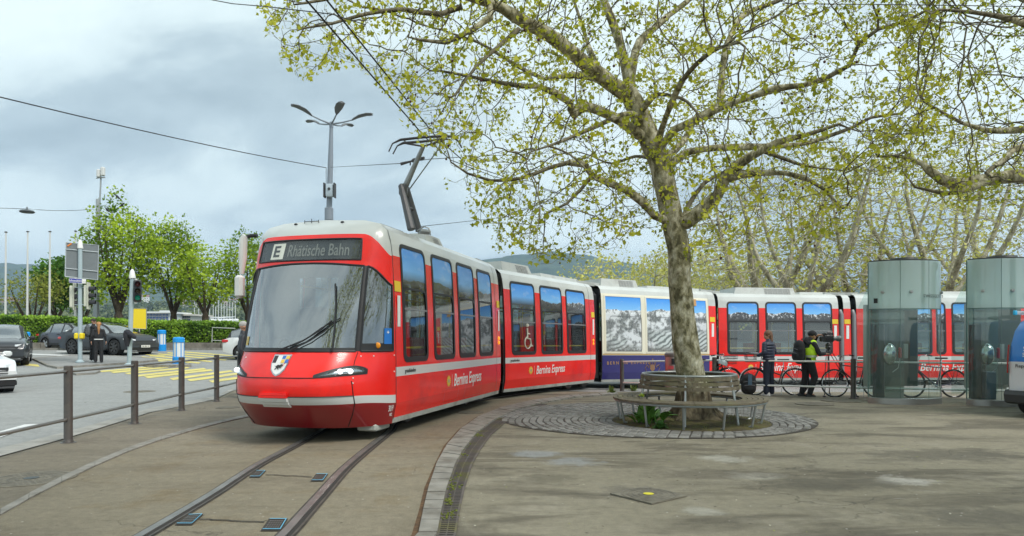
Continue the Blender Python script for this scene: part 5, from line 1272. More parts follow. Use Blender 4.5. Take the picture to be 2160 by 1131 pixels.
# ---------------------------------------------------------------- cars
def carbuild(label,spec,loc,rz,paint,trim,glass,name='parked_car'):
    """local frame: +x forward, z up; spec gives curves along x"""
    L_,W_,wb,wr,fo=spec['L'],spec['W'],spec['wb'],spec['wr'],spec['fo']
    xf=L_/2; xw=[xf-fo,xf-fo-wb]
    root=thing(name,label,'car',loc,rz,group='cars on the road')
    def cur(T_,x): 
        if x<=T_[0][0]: return T_[0][1]
        for (a,b),(c,d) in zip(T_,T_[1:]):
            if x<=c: t=(x-a)/(c-a); return b+(d-b)*(t*t*(3-2*t)*.5+t*.5)
        return T_[-1][1]
    ra=wr+.06
    xs_=sorted(set([-xf+L_*k/44 for k in range(45)]+[w+ra*math.cos(R(a)) for w in xw for a in range(0,181,12)]))
    rings=[]
    for x in xs_:
        e=abs(x)/xf; hw=W_/2*(1-.16*max(0,(e-.62)/.38)**2.2)
        zb=spec['zb']+ .10*max(0,(e-.85)/.15)
        for w in xw:
            if abs(x-w)<ra: zb=max(zb,wr+math.sqrt(max(0,ra*ra-(x-w)**2)))
        zbelt=cur(spec['belt'],x); zd=cur(spec['deck'],x); 
        zb=min(zb,zbelt-.06)
        rings.append([V((x,-hw*.96,zb)),V((x,-hw*1.0,zb+(zbelt-zb)*.35)),V((x,-hw*.995,zb+(zbelt-zb)*.72)),V((x,-hw*.95,zbelt)),V((x,-hw*.82,max(zbelt,zd-.02))),V((x,-hw*.4,zd+.0)),V((x,hw*.4,zd+.0)),V((x,hw*.82,max(zbelt,zd-.02))),V((x,hw*.95,zbelt)),V((x,hw*.995,zb+(zbelt-zb)*.72)),V((x,hw,zb+(zbelt-zb)*.35)),V((x,hw*.96,zb))])
    mb=MB(); mb.loft(rings,0,False); mb.face(rings[0]); mb.face(rings[-1][::-1]); body=mb.build('body',paint,root,world=False,auto=40)
    mb=MB(); 
    for sgn in(-1,1):
        for w in xw: 
            mb.lathe((w,sgn*(W_/2-.30),wr),[(.01,0),(ra,0),(ra,.26)],n=24,axis=(0,sgn,0),a0=0)
    mb.box((0,0,spec['zb']+.05),(L_*.86,W_*.6,.12)); mb.build('wheel_well',mat('well_black',(.012,.012,.013),.9),root,world=False)
    # greenhouse
    gh=spec['roof']; x0,x1=gh[0][0],gh[-1][0]; xg=[x0+(x1-x0)*k/30 for k in range(31)]; rings=[]
    ws_,re_=spec['ws'],spec['rw']   # x range of windscreen and rear window
    for x in xg:
        zr=cur(gh,x); zbt=cur(spec['belt'],x)-.02; hwb=W_/2*.93*(1-.10*abs((x-(x0+x1)/2)/((x1-x0)/2))**3); tmb=max(0,(zr-zbt))*.42; hr=hwb-tmb
        rings.append([V((x,-hwb,zbt)),V((x,-hwb+tmb*.86,zr-.07)),V((x,-hr+.10,zr-.015)),V((x,0,zr+.01)),V((x,hr-.10,zr-.015)),V((x,hwb-tmb*.86,zr-.07)),V((x,hwb,zbt))])
    def gm(i,j):
        xm=(xg[i]+xg[i+1])/2
        if j in(0,5):
            for p in spec['pillars']:
                if abs(xm-p)<.05: return 1
            return 1 if xm<spec['sg'][0] or xm>spec['sg'][1] else 2
        if j in(2,3):
            if ws_[0]<xm<ws_[1] or re_[0]<xm<re_[1]: return 2
        if j in(1,4) : return 1
        return 0
    mb=MB(); mb.loft(rings,0,False,mf=gm); mb.build('cabin',[paint,trim,glass],root,world=False,auto=50)
    # wheels
    for sgn in(-1,1):
        for w in xw:
            c=V((w,sgn*(W_/2-.02),wr)); ax=(0,sgn,0)
            mb=MB(); mb.lathe(c-V((0,sgn*.24,0)),[(wr*.70,.0),(wr*.93,0),(wr,.04),(wr,.19),(wr*.95,.23),(wr*.72,.24)],n=28,axis=ax); t=mb.build('tyre',mat('tyre',(.018,.018,.018),.8),root,world=False)
            mb=MB(); mb.lathe(c-V((0,sgn*.03,0)),[(wr*.72,.02),(wr*.66,.02),(wr*.64,-.12),(.01,-.12)],n=28,axis=ax,m=0)
            X_,Y_=frame_of(V(ax))
            for k in range(spec.get('spk',5)*2):
                a=2*math.pi*(k//2)/spec.get('spk',5)+(.13 if k%2 else -.13); d=X_*math.cos(a)+Y_*math.sin(a); s_=V(ax).cross(d)
                p0=c+d*wr*.08; p1=c+d*wr*.68
                mb.loft([[p0+s_*.03,p0-s_*.03,p0-s_*.03-V(ax)*.05,p0+s_*.03-V(ax)*.05],[p1+s_*.022,p1-s_*.022,p1-s_*.022-V(ax)*.03,p1+s_*.022-V(ax)*.03]],1,True,True)
            mb.lathe(c,[(wr*.16,-.04),(wr*.14,.0),(.001,.005)],n=12,axis=ax,m=1); mb.build('rim',[mat('rim_hollow',(.02,.02,.02),.7),spec['rimmat']],t,world=False)
    return root,cur
def cbox(root,name,m,items,bev=.01):
    mb=MB()
    for c,s in items: mb.box(c,s,0,bev=min(bev,min(s)*.3))
    return mb.build(name,m,root,world=False)
CG=glassmat('car_glass',(.05,.06,.065),.30,rough=.03); CGL=glassmat('car_glass_pale',(.25,.28,.29),.34,rough=.05)
LAMP=mat('car_lamp',(.75,.78,.8),.1,coat=.8); TAIL=mat('tail_lamp',(.5,.01,.01),.2,coat=.7); PLT=mat('number_plate',(.72,.72,.70),.5)
RIMS=mat('rim_silver',(.45,.46,.47),.3,metal=.7); RIMB=mat('rim_black',(.03,.03,.032),.3,coat=.5); CTRIM=mat('car_trim',(.012,.012,.013),.5)
PBLK=mat('paint_grey_black',(.030,.034,.040),.30,coat=.7); PURS=mat('paint_matt_grey',(.055,.062,.070),.42,metal=.3); PNAV=mat('paint_dark_blue_grey',(.035,.040,.060),.28,coat=.8); PWHT=mat('paint_white',(.66,.68,.68),.3,coat=.7)
def finish(root,cur,sp,grille=True,plate='ZH 452 161',fr=True):
    L_,W_=sp['L'],sp['W']; xf=L_/2; zh=sp['lz']
    for s in(-1,1):
        # headlamp: slanted wedge following the corner
        mb=MB(); p=[V((xf-.03,s*W_*.26,zh-.03)),V((xf-.17,s*W_*.415,zh-.01)),V((xf-.42,s*W_*.462,zh+.05)),V((xf-.43,s*W_*.458,zh+.10)),V((xf-.16,s*W_*.40,zh+.09)),V((xf-.05,s*W_*.27,zh+.055))]
        mb.loft([[q+V((.025,s*.02,0)) for q in p],[q-V((.05,s*.05,0)) for q in p]],0,True,True); mb.build('headlight',LAMP,root,world=False)
        mb=MB(); mb.box((-xf+.12,s*W_*.40,zh+.12),(.30,.22,.13),0,bev=.03); mb.build('tail_light',TAIL,root,world=False)
        xm=sp['ws'][0]+.05+(sp['ws'][1]-sp['ws'][0])*.45; 
        mb=MB(); mb.box((xm,s*(W_/2+.07),cur(sp['belt'],xm)+.09),(.13,.22,.15),0,bev=.04); mb.tube([V((xm,s*(W_/2-.08),cur(sp['belt'],xm)+.02)),V((xm,s*(W_/2+.02),cur(sp['belt'],xm)+.06))],.03,6); mb.build('wing_mirror',CTRIM if sp.get('dm',1) else sp['pm'],root,world=False)
    mb=MB()
    for k in range(5): mb.box((xf-.005-.012*abs(k-2),0,zh-.06-.055*k),(.05,W_*.60,.022),0)
    mb.box((xf-.02,0,zh-.17),(.03,W_*.62,.30),1); mb.box((xf-.045,0,zh-.44),(.08,W_*.84,.13),1,bev=.02); mb.box((xf-.06,0,zh-.55),(.12,W_*.78,.05),0,bev=.015)
    mb.build('grille',[mat('grille_grey',(.06,.062,.065),.4),CTRIM],root,world=False,smooth=False)
    pl=cbox(root,'number_plate',PLT,[((xf+.03,0,zh-.30),(.02,.52,.12))])
    M=wm(root)
    textmesh('plate_number',plate,BLK,root,M@V((xf+.041,0,zh-.30)),M.to_3x3()@V((0,1,0)),V((0,0,1)),width=.42,size=1,bold=.01)
    mb=MB()
    for s in(-1,1):
        mb.box((0,s*W_*.492,sp['zb']+.05),(sp['wb']-2*sp['wr']-.1,.05,.13),0,bev=.02)
        for x in(sp['sg'][0]*.2+.2,sp['sg'][0]*.2-.75): mb.box((x,s*W_*.499,cur(sp['belt'],x)-.10),(.20,.03,.035),0,bev=.008)
    mb.build('side_trim',CTRIM,root,world=False)
    # door seams
    mb=MB()
    for s in(-1,1):
        for x in(sp['seams']): mb.tube([V((x,s*W_*.5015,sp['zb']+.16)),V((x,s*W_*.500,sp['zb']+.4)),V((x-.02,s*W_*.478,cur(sp['belt'],x)))],.006,4)
    mb.build('door_seam',CTRIM,root,world=False)
suv=dict(L=4.7,W=1.87,wb=2.70,wr=.36,fo=.92,zb=.27,belt=[(-2.35,.95),(-2,1.06),(0,1.04),(1.2,1.0),(1.9,.93),(2.25,.85),(2.35,.66)],deck=[(-2.35,.98),(-2.1,1.06),(0,1.05),(1.15,1.12),(1.9,1.02),(2.22,.92),(2.35,.68)],roof=[(-2.2,1.08),(-2.02,1.45),(-1.6,1.62),(-.4,1.68),(.3,1.62),(1.25,1.10)],ws=(.36,1.24),rw=(-2.2,-1.85),sg=(-1.95,1.0),pillars=(-.95,.02),lz=.78,rimmat=RIMS,seams=(-.95,.02,.95),spk=5)
urus=dict(L=5.1,W=2.02,wb=3.0,wr=.385,fo=1.0,zb=.26,belt=[(-2.55,1.0),(-2.2,1.16),(-1,1.10),(.5,1.04),(1.3,.98),(2.2,.88),(2.5,.76),(2.55,.55)],deck=[(-2.55,1.02),(-2.3,1.14),(0,1.1),(1.1,1.10),(1.9,1.02),(2.4,.90),(2.55,.62)],roof=[(-2.35,1.14),(-1.8,1.32),(-1.1,1.54),(-.3,1.64),(.2,1.61),(.55,1.50),(1.25,1.10)],ws=(.28,1.24),rw=(-2.3,-1.3),sg=(-1.5,1.0),pillars=(-.65,.05),lz=.72,rimmat=RIMB,seams=(-1.0,.05,1.0),spk=7)
wht=dict(suv); wht.update(L=4.3,W=1.80,wb=2.6,fo=.85,wr=.33,belt=[(-2.15,.9),(-1.8,1.0),(0,.98),(1.1,.94),(1.7,.88),(2.1,.78),(2.15,.6)],deck=[(-2.15,.92),(-1.9,1.0),(0,1.0),(1.05,1.02),(1.7,.93),(2.05,.82),(2.15,.62)],roof=[(-2.0,1.0),(-1.8,1.35),(-1.2,1.52),(-.3,1.55),(.3,1.50),(1.15,1.0)],ws=(.36,1.14),rw=(-2.0,-1.6),sg=(-1.75,.95),pillars=(-.85,.0),seams=(-.85,.0,.9),lz=.72,dm=0,pm=PWHT)
def place(label,sp,x,y,yaw,paint,glass,pn,nm='parked_car',dz=0):
    c=G(x,y); root,cur=carbuild(label,sp,c+V((0,0,dz)),yaw,paint,CTRIM,glass,nm); sp.setdefault('pm',paint); finish(root,cur,sp,plate=pn); return root
place('matt dark grey sports SUV with black wheels stopped across the zebra crossing',urus,230,747,R(-21),PURS,CGL,'ZH 452 161')
place('small dark blue grey hatchback with silver wheels, seen from behind the sports SUV',wht,158,737.5,R(-22),PNAV,CG,'ZH 77 214')
def placew(label,sp,c,yaw,paint,glass,pn):
    c=V((c[0],c[1],zg(c[0],c[1]))); root,cur=carbuild(label,sp,c,yaw,paint,CTRIM,glass); sp.setdefault('pm',paint); finish(root,cur,sp,plate=pn); return root
def corner(x,y,yaw,sp,side): 
    g=G(x,y); f=V((math.cos(yaw),math.sin(yaw),0)); l=V((-f.y,f.x,0))*side; return g-f*(sp['L']/2-.12)-l*(sp['W']/2-.05)
c=corner(58,773,R(-57),suv,1); placew('black SUV facing the camera at the left edge of the photo',suv,c,R(-57),PBLK,CGL,'ZH 950 183')
c=corner(-125,838,R(-36),wht,-1); placew('white car cut off by the left edge, nearest the guard rail',wht,c,R(-36),PWHT,CGL,'ZH 31 906')
place('white car with pink lettering half hidden behind the tram nose',dict(wht,pm=PWHT),580,757,R(8),PWHT,CG,'ZH 20 448')
# ================================================================ trees
def barkmat(name,cols,scale=5.0,stretch=.45,bump=.5):
    m=bpy.data.materials.new(name); m.use_nodes=True; MATS[name]=m; nt=m.node_tree; b=nt.nodes['Principled BSDF']; N=nt.nodes.new; L=nt.links.new
    g=N('ShaderNodeNewGeometry'); mp=N('ShaderNodeMapping'); mp.inputs['Scale'].default_value=(1,1,stretch); L(g.outputs['Position'],mp.inputs[0])
    n=N('ShaderNodeTexNoise'); n.inputs['Scale'].default_value=scale; n.inputs['Detail'].default_value=5; n.inputs['Roughness'].default_value=.52; n.inputs['Distortion'].default_value=.25; L(mp.outputs[0],n.inputs[0])
    cr=N('ShaderNodeValToRGB'); cr.color_ramp.interpolation='CONSTANT'; e=cr.color_ramp.elements
    e[0].position=0; e[0].color=(*cols[0],1); e[1].position=.40; e[1].color=(*cols[1],1)
    for p,c in zip((.49,.57,.66),cols[2:]): k=e.new(p); k.color=(*c,1)
    L(n.outputs['Fac'],cr.inputs[0])
    n2=N('ShaderNodeTexNoise'); n2.inputs['Scale'].default_value=22; n2.inputs['Detail'].default_value=6; L(mp.outputs[0],n2.inputs[0])
    r=N('ShaderNodeMapRange'); r.inputs[1].default_value=.3; r.inputs[2].default_value=.7; r.inputs[3].default_value=.65; r.inputs[4].default_value=1.3; L(n2.outputs['Fac'],r.inputs[0])
    mx=N('ShaderNodeMix'); mx.data_type='RGBA'; mx.blend_type='MULTIPLY'; mx.inputs['Factor'].default_value=1; L(cr.outputs[0],mx.inputs['A']); L(r.outputs[0],mx.inputs['B'])
    out=mx.outputs['Result']
    if name=='plane_bark':     # rough brown foot of the trunk
        sp=N('ShaderNodeSeparateXYZ'); L(g.outputs['Position'],sp.inputs[0]); ad=N('ShaderNodeMath'); ad.operation='MULTIPLY_ADD'; ad.inputs[1].default_value=.9; L(n.outputs['Fac'],ad.inputs[0]); L(sp.outputs['Z'],ad.inputs[2])
        r2=N('ShaderNodeMapRange'); r2.inputs[1].default_value=.95; r2.inputs[2].default_value=1.25; r2.inputs[3].default_value=1; r2.inputs[4].default_value=0; L(ad.outputs[0],r2.inputs[0])
        m2=N('ShaderNodeMix'); m2.data_type='RGBA'; L(r2.outputs[0],m2.inputs['Factor']); L(out,m2.inputs['A'])
        n3=N('ShaderNodeTexNoise'); n3.inputs['Scale'].default_value=14; n3.inputs['Detail'].default_value=7; mp3=N('ShaderNodeMapping'); mp3.inputs['Scale'].default_value=(1,1,.25); L(g.outputs['Position'],mp3.inputs[0]); L(mp3.outputs[0],n3.inputs[0])
        c3_=N('ShaderNodeValToRGB'); ee=c3_.color_ramp.elements; ee[0].position=.35; ee[0].color=(.045,.035,.022,1); ee[1].position=.68; ee[1].color=(.20,.165,.105,1); L(n3.outputs['Fac'],c3_.inputs[0]); L(c3_.outputs[0],m2.inputs['B']); out=m2.outputs['Result']
    L(out,b.inputs['Base Color']); b.inputs['Roughness'].default_value=.85; b.inputs['Specular IOR Level'].default_value=.2
    bp=N('ShaderNodeBump'); bp.inputs['Strength'].default_value=bump; bp.inputs['Distance'].default_value=.03; L(n2.outputs['Fac'],bp.inputs['Height']); L(bp.outputs[0],b.inputs['Normal']); return m
PBARK=barkmat('plane_bark',[(.11,.098,.055),(.22,.20,.115),(.35,.32,.215),(.45,.42,.30),(.56,.53,.42)],8.5,.62)
PBARK2=barkmat('branch_bark',[(.075,.065,.040),(.125,.110,.070),(.17,.15,.10),(.20,.18,.125),(.25,.23,.17)],7)
FBARK=barkmat('far_plane_bark',[(.24,.22,.15),(.34,.31,.22),(.42,.39,.29),(.50,.465,.36),(.58,.54,.44)],3.0,.6)
CBARK=barkmat('chestnut_bark',[(.045,.033,.024),(.065,.05,.036),(.085,.066,.047),(.10,.08,.058),(.12,.098,.07)],4)

def catmull(pts,step):
    pts=[np.array(p,float) for p in pts]; out=[]; m=len(pts)
    for i in range(m-1):
        p0=pts[max(i-1,0)];p1=pts[i];p2=pts[i+1];p3=pts[min(i+2,m-1)]; L_=np.linalg.norm((p2-p1)[:3]); k=max(1,int(L_/step))
        for j in range(k):
            t=j/k; out.append(.5*((2*p1)+(p2-p0)*t+(2*p0-5*p1+4*p2-p3)*t*t+(3*p1-p0-3*p2+p3)*t**3))
    out.append(pts[-1]); return out
class Tree:
    def __init__(s): s.p=[]; s.par=[]; s.r=[]; s.fix=[]
    def limb(s,pts,start=None,step=.22):
        """pts: (x,y,z,r). start: node index or None -> nearest node"""
        q=catmull(pts,step); 
        if start is None and s.p:
            a=np.array(s.p); start=int(np.argmin(((a-q[0][:3])**2).sum(1)))
        prev=start if start is not None else -1
        ids=[]
        for c in (q[1:] if prev>=0 else q):
            s.p.append(tuple(c[:3])); s.par.append(prev); s.fix.append(float(c[3])); prev=len(s.p)-1; ids.append(prev)
        return ids
    def colonize(s,att,step=.22,infl=1.6,kill=.34,iters=70,jitter=.25,gravity=0.0,minfix=9):
        att=[tuple(a) for a in att]; alive=list(range(len(att))); grown=len(s.p)
        nchild={}
        for it in range(iters):
            kd=kdtree.KDTree(len(s.p))
            for i,p in enumerate(s.p): kd.insert(p,i)
            kd.balance(); acc={}; left=[]
            for a in alive:
                co,i,d=kd.find(att[a])
                if d<kill: continue
                left.append(a)
                if d<infl:
                    v=(V(att[a])-co)/d; acc[i]=acc.get(i,V())+v
            alive=left
            if not acc: 
                infl*=1.5
                if infl>12: break
                continue
            for i,v in acc.items():
                if nchild.get(i,0)>3: continue
                if v.length<1e-3: v=V((random.random()-.5,random.random()-.5,random.random()-.5))
                v.normalize(); v+=V((random.gauss(0,jitter),random.gauss(0,jitter),random.gauss(0,jitter)-gravity)); v.normalize()
                if s.par[i]>=0:
                    w=(V(s.p[i])-V(s.p[s.par[i]])).normalized(); v=(v+w*.35).normalized()
                s.p.append(tuple(V(s.p[i])+v*step)); s.par.append(i); s.fix.append(0); nchild[i]=nchild.get(i,0)+1
            if not alive: break
    def finish(s,tip=.0045,pw=2.3,rmax=.5):
        n=len(s.p); acc=[0.0]*n; ch=[[] for _ in range(n)]
        for i in range(n-1,-1,-1):
            r=max(tip**pw,acc[i]); s.r.append(0)
            if s.par[i]>=0: acc[s.par[i]]+=r; ch[s.par[i]].append(i)
        s.ch=ch; s.r=[max(tip,acc[i]**(1/pw)) if s.fix[i]==0 else s.fix[i] for i in range(n)]
        for i in range(n):
            if s.fix[i]==0 and s.par[i]>=0: s.r[i]=min(s.r[i],s.r[s.par[i]]*.85 if s.fix[s.par[i]] else s.r[s.par[i]],rmax)
    def meshes(s,big=.05):
        """thick wood and thin wood as two MBs, following chains"""
        A=MB();B=MB(); n=len(s.p); 
        main=[None]*n
        for i in range(n):
            if s.ch[i]: main[i]=max(s.ch[i],key=lambda c:s.r[c])
        starts=[i for i in range(n) if s.par[i]<0 or main[s.par[i]]!=i]
        for st in starts:
            ch=[]; i=st
            if s.par[st]>=0: ch.append(s.par[st])
            while i is not None: ch.append(i); i=main[i]
            if len(ch)<2: continue
            pts=[s.p[i] for i in ch]; rs=[s.r[i] for i in ch]
            if s.par[st]>=0: rs[0]=min(rs[0],rs[1]*1.12)
            # split into thick and thin
            k=next((j for j,r in enumerate(rs) if r<big),len(rs))
            if k>=2: A.tube(pts[:k+1 if k<len(rs) else k],rs[:k+1 if k<len(rs) else k],18 if rs[0]>.2 else 10,caps=False)
            if k<len(rs)-0 and len(pts[max(0,k-0):])>=2: B.tube(pts[k:],rs[k:],6 if rs[k]>.02 else 4 if rs[k]>.009 else 3,caps=False)
        return A,B
    def tips(s,rlim,per=1.0,spread=.1):
        out=[]
        for i in range(len(s.p)):
            if s.r[i]<rlim and s.fix[i]==0:
                k=per; 
                while k>0:
                    if k>=1 or random.random()<k:
                        out.append((s.p[i][0]+random.gauss(0,spread),s.p[i][1]+random.gauss(0,spread),s.p[i][2]+random.gauss(0,spread)-.02))
                    k-=1
        return out
def cluster(c,n,s):
    out=[]
    for p in c:
        for k in range(random.randint(n-2,n+2)): out.append((p[0]+random.gauss(0,s),p[1]+random.gauss(0,s),p[2]+random.gauss(0,s*.8)))
    return out
def inpoly(x,y,poly):
    c=False; n=len(poly); j=n-1
    for i in range(n):
        if (poly[i][1]>y)!=(poly[j][1]>y) and x<(poly[j][0]-poly[i][0])*(y-poly[i][1])/(poly[j][1]-poly[i][1])+poly[i][0]: c=not c
        j=i
    return c
PLEAF=leafmat('plane_young_leaf',(.23,.27,.016),(.64,.63,.06),.45)
PLEAFB=leafmat('far_plane_leaf',(.36,.37,.07),(.72,.70,.22),.4)
random.seed(21)
big=Tree()
def D(l,Y0,Y1,r0,r1):    # limb from pixel trace with depth and radius running along it
    n=len(l); out=[]
    for i,(x,y) in enumerate(l):
        t=i/(n-1); Y=Y0+(Y1-Y0)*t; p=P(x,y,Y); out.append((p.x,p.y,p.z,r0+(r1-r0)*t))
    return out
tz=12.25
trunk=[(1471,882,.33),(1469,860,.285),(1465,835,.262),(1457,790,.242),(1446,720,.225),(1438,640,.205),(1434,590,.197),(1431,520,.203),(1416,455,.196),(1404,400,.186),(1395,355,.188),(1380,315,.195),(1368,290,.190),(1353,255,.185),(1343,228,.178),(1328,199,.165)]
tr_ids=big.limb([(*P(x,y,tz),r) for x,y,r in trunk],step=.12)
big.limb(D([(1328,199),(1288,177),(1244,141),(1200,106),(1160,76),(1110,48),(1060,18),(1005,-2),(930,-30)],12.25,9.8,.155,.06))       # A long left limb
big.limb(D([(1333,205),(1322,150),(1306,88),(1288,35),(1271,-5),(1255,-70),(1262,-160)],12.3,12.9,.11,.045))       # B up
big.limb(D([(1326,190),(1336,128),(1350,88),(1377,62),(1412,31),(1448,4),(1490,-40),(1540,-110)],12.2,13.6,.095,.035))     # C
Dl=big.limb(D([(1388,322),(1401,300),(1421,274),(1465,254),(1518,228),(1576,208),(1633,188),(1695,180),(1740,166),(1792,138),(1812,92),(1852,62),(1912,44),(1953,23)],12.2,10.6,.072,.022))
big.limb(D([(1400,362),(1417,343),(1448,321),(1510,312),(1576,310),(1633,308),(1686,305),(1740,290),(1800,268),(1838,248),(1900,240)],12.25,13.4,.085,.025))   # E
big.limb(D([(1420,478),(1448,469),(1483,442),(1514,411),(1527,380),(1554,349),(1589,327),(1640,300),(1700,285),(1770,262)],12.25,11.2,.15,.026))    # F
big.limb(D([(1530,374),(1560,368),(1598,365),(1655,365),(1700,377),(1740,400),(1775,440)],11.9,10.6,.075,.02))
big.limb(D([(1440,470),(1452,433),(1487,385),(1518,369),(1560,340)],12.2,13.1,.05,.025))
big.limb(D([(1408,470),(1381,455),(1355,425),(1319,400),(1280,385),(1249,371),(1233,347),(1200,343),(1159,354),(1100,376),(1035,381),(986,366),(951,342)],12.2,10.6,.085,.012))   # G
big.limb(D([(1249,371),(1225,400),(1195,430),(1150,452)],11.4,11.2,.035,.015))
big.limb(D([(1366,300),(1346,283),(1310,256),(1257,230),(1231,223),(1210,241),(1204,230),(1205,218),(1174,198),(1139,183),(1095,181),(1045,173),(985,160),(930,150)],12.25,10.9,.115,.018))   # H
big.limb(D([(1310,190),(1286,178),(1260,168),(1209,158),(1149,166),(1110,150),(1060,120),(1010,90),(950,70)],12.2,13.2,.07,.02))   # I
big.limb(D([(1356,240),(1372,208),(1386,199),(1421,203),(1450,215),(1480,250)],12.2,10.2,.055,.015))     # J
big.limb(D([(1518,228),(1522,170),(1530,110),(1549,57),(1576,27),(1642,2),(1700,-30)],11.9,12.8,.075,.03))  # K
big.limb(D([(1060,18),(1000,60),(940,90),(890,85)],10.2,9.4,.05,.02)); big.limb(D([(1110,48),(1050,100),(1005,140),(960,200)],10.4,9.6,.045,.015))
big.limb(D([(1005,-2),(930,30),(850,20),(770,30),(700,50),(640,60)],10.0,8.8,.045,.012)); big.limb(D([(940,-30),(860,-40),(760,-20),(680,0),(620,10)],9.8,8.6,.05,.012))
big.limb(D([(1288,177),(1250,120),(1230,60),(1210,0)],12.3,14.2,.06,.03)); big.limb(D([(1400,380),(1380,340),(1340,330),(1290,345),(1250,330)],12.3,14.6,.05,.015))
big.limb(D([(1390,345),(1440,300),(1480,240),(1560,200)],12.2,15.8,.08,.02)); big.limb(D([(1350,250),(1320,240),(1250,270),(1180,300),(1120,320)],12.1,9.4,.06,.012))
big.limb(D([(1384,320),(1400,260),(1440,170),(1500,110),(1560,90)],12.1,8.6,.07,.015)); big.limb(D([(1560,300),(1640,330),(1700,350),(1780,360)],12.8,14.2,.05,.015))
# crown outline in the photo (with a margin beyond the frame), filled in depth
crown=[(552,-60),(545,25),(575,70),(598,150),(640,165),(665,115),(745,175),(790,170),(850,235),(880,290),(960,350),(925,370),(1010,385),(1015,415),(975,432),(1050,480),(1030,510),(1110,528),(1150,560),(1250,540),(1330,505),(1380,470),(1445,560),(1560,500),(1700,520),(1810,480),(1850,380),(1960,330),(2000,200),(1990,60),(2050,-120),(1700,-420),(1200,-480),(800,-260),(560,-60)]
lowhole=[(1040,400),(1250,400),(1250,560),(900,560)]
def attract(poly,n,Yc,dY,x0,x1,y0,y1,dens=None,rs=4):
    out=[]; rr_=random.Random(rs)
    while len(out)<n:
        x=rr_.uniform(x0,x1); y=rr_.uniform(y0,y1)
        if not inpoly(x,y,poly): continue
        if dens and rr_.random()>dens(x,y): continue
        Y=Yc(x)+rr_.uniform(-1,1)*dY(x); out.append(tuple(P(x,y,Y)))
    return out
def cdens(x,y):
    d=1.0
    q=noise.noise(V((x*.008,y*.011,3.0)))
    d*= .5+1.2*max(0,q+.35)
    if y>430 and x>1400: d*=.35
    if x<1000: d*=.85
    return min(1,d)
att=attract(crown,11500,lambda x:12.2-1.6*sm((1250-x)/500)+.2*sm((x-1500)/400),lambda x:3.9-1.9*sm((1100-x)/450),540,2060,-460,560,cdens)
big.colonize(att,step=.17,infl=1.3,kill=.20,iters=90,jitter=.30,gravity=.03)
big.finish(tip=.0034)
print('tree nodes',len(big.p))
TR=thing('plane_tree','big plane tree with mottled leaning trunk rising through the round slatted bench','tree',(CC.x+.1,CC.y,0))
A,B=big.meshes(.045)
# root flare
fl=MB(); rings=[]; b0=P(1469,884,12.25)
for z,r_,fl_ in((-.03,.46,.30),(.04,.42,.26),(.10,.375,.19),(.18,.335,.12),(.28,.305,.06),(.42,.282,.02),(.6,.262,.0)):
    ring=[]
    for j in range(48):
        a=2*math.pi*j/48; q=r_+fl_*(max(0,math.sin(a*5+.6))**1.5*.75+max(0,math.sin(a*3+2))**2*.35)+.015*math.sin(a*13+z*9)
        x_=b0.x+(1462-1469)/F*12.25*min(1,z/.4); ring.append(V((x_+q*math.cos(a),12.25+q*math.sin(a),z+.035)))
    rings.append(ring)
A.loft(rings,0,True,False)
trunk_o=A.build('trunk',PBARK,TR,auto=80)
# swell the stem with knots
for v in trunk_o.data.vertices:
    w=v.co+V(TR.location)
    n=noise.noise(w*2.2)*.022+noise.noise(w*6)*.010
    v.co+=v.normal*n
B.build('branches',PBARK2,TR,auto=80)
lp_=cluster(big.tips(.0085,.40,.02),7,.055)
random.shuffle(lp_)
print('leaf pts',len(lp_))
tt_=np.array([.45+.7*noise.noise(V(p)*.55)+.15*random.random() for p in lp_])
lsz=.056
leaves('crown_leaves',lp_,lsz,PLEAF,TR,up=.25,shape=LEAF5,tint=tt_,jit=.62)
pm=MB()
cand=[i for i in range(len(big.p)) if big.r[i]<.007 and big.fix[i]==0]
for i in random.sample(cand,min(len(cand),420)):
    p=V(big.p[i]); l=random.uniform(.06,.13); q=p-V((0,0,l)); pm.tube([p,q],.002,3,caps=False); pm.ball(q,random.uniform(.014,.020),n=6,k=4)
pm.build('seed_ball',mat('seed_ball_brown',(.075,.028,.022),.9),TR)['kind']='stuff'

# second plane tree, its trunk out of frame at the right, boughs reaching in
random.seed(5)
t2=Tree(); tx=12.2; ty=12.6
t2.limb([(tx,ty,0,.42),(tx-.05,ty,1.6,.36),(tx-.1,ty,3.4,.33),(tx-.2,ty,4.4,.31),(tx-.3,ty+.1,6.0,.22),(tx,ty,8.5,.12)],step=.2)
t2.limb([(tx-.15,ty,3.9,.17)]+[(*P(x,y,Y),r) for x,y,Y,r in((2330,410,12.4,.15),(2250,385,12.2,.135),(2160,372,12,.12),(2090,378,11.9,.11),(2010,388,11.8,.10),(1985,378,11.7,.085),(1960,360,11.7,.07),(1945,345,11.8,.05),(1900,330,11.9,.03),(1850,330,12,.02))])
t2.limb([(*P(x,y,Y),r) for x,y,Y,r in((2090,378,11.9,.07),(2140,400,11.2,.06),(2060,398,11.2,.05),(1990,408,11.3,.035),(1930,400,11.5,.02))][:1]+[(*P(x,y,Y),r) for x,y,Y,r in((2040,400,11.4,.05),(1990,408,11.3,.035),(1930,395,11.5,.02))])
t2.limb([(*P(x,y,Y),r) for x,y,Y,r in((2250,385,12.2,.08),(2160,310,11.4,.06),(2120,335,11.2,.05),(2080,365,11.1,.03))])
t2.limb([(*P(x,y,Y),r) for x,y,Y,r in((2330,300,12.6,.12),(2220,270,12.4,.08),(2140,275,12.2,.06),(2080,275,12,.045),(2030,260,12,.03),(1950,215,12,.02))])
t2.limb([(*P(x,y,Y),r) for x,y,Y,r in((2340,150,12.6,.10),(2240,90,11,.07),(2160,50,10,.05),(2080,30,9.4,.03),(1980,20,9,.015))])
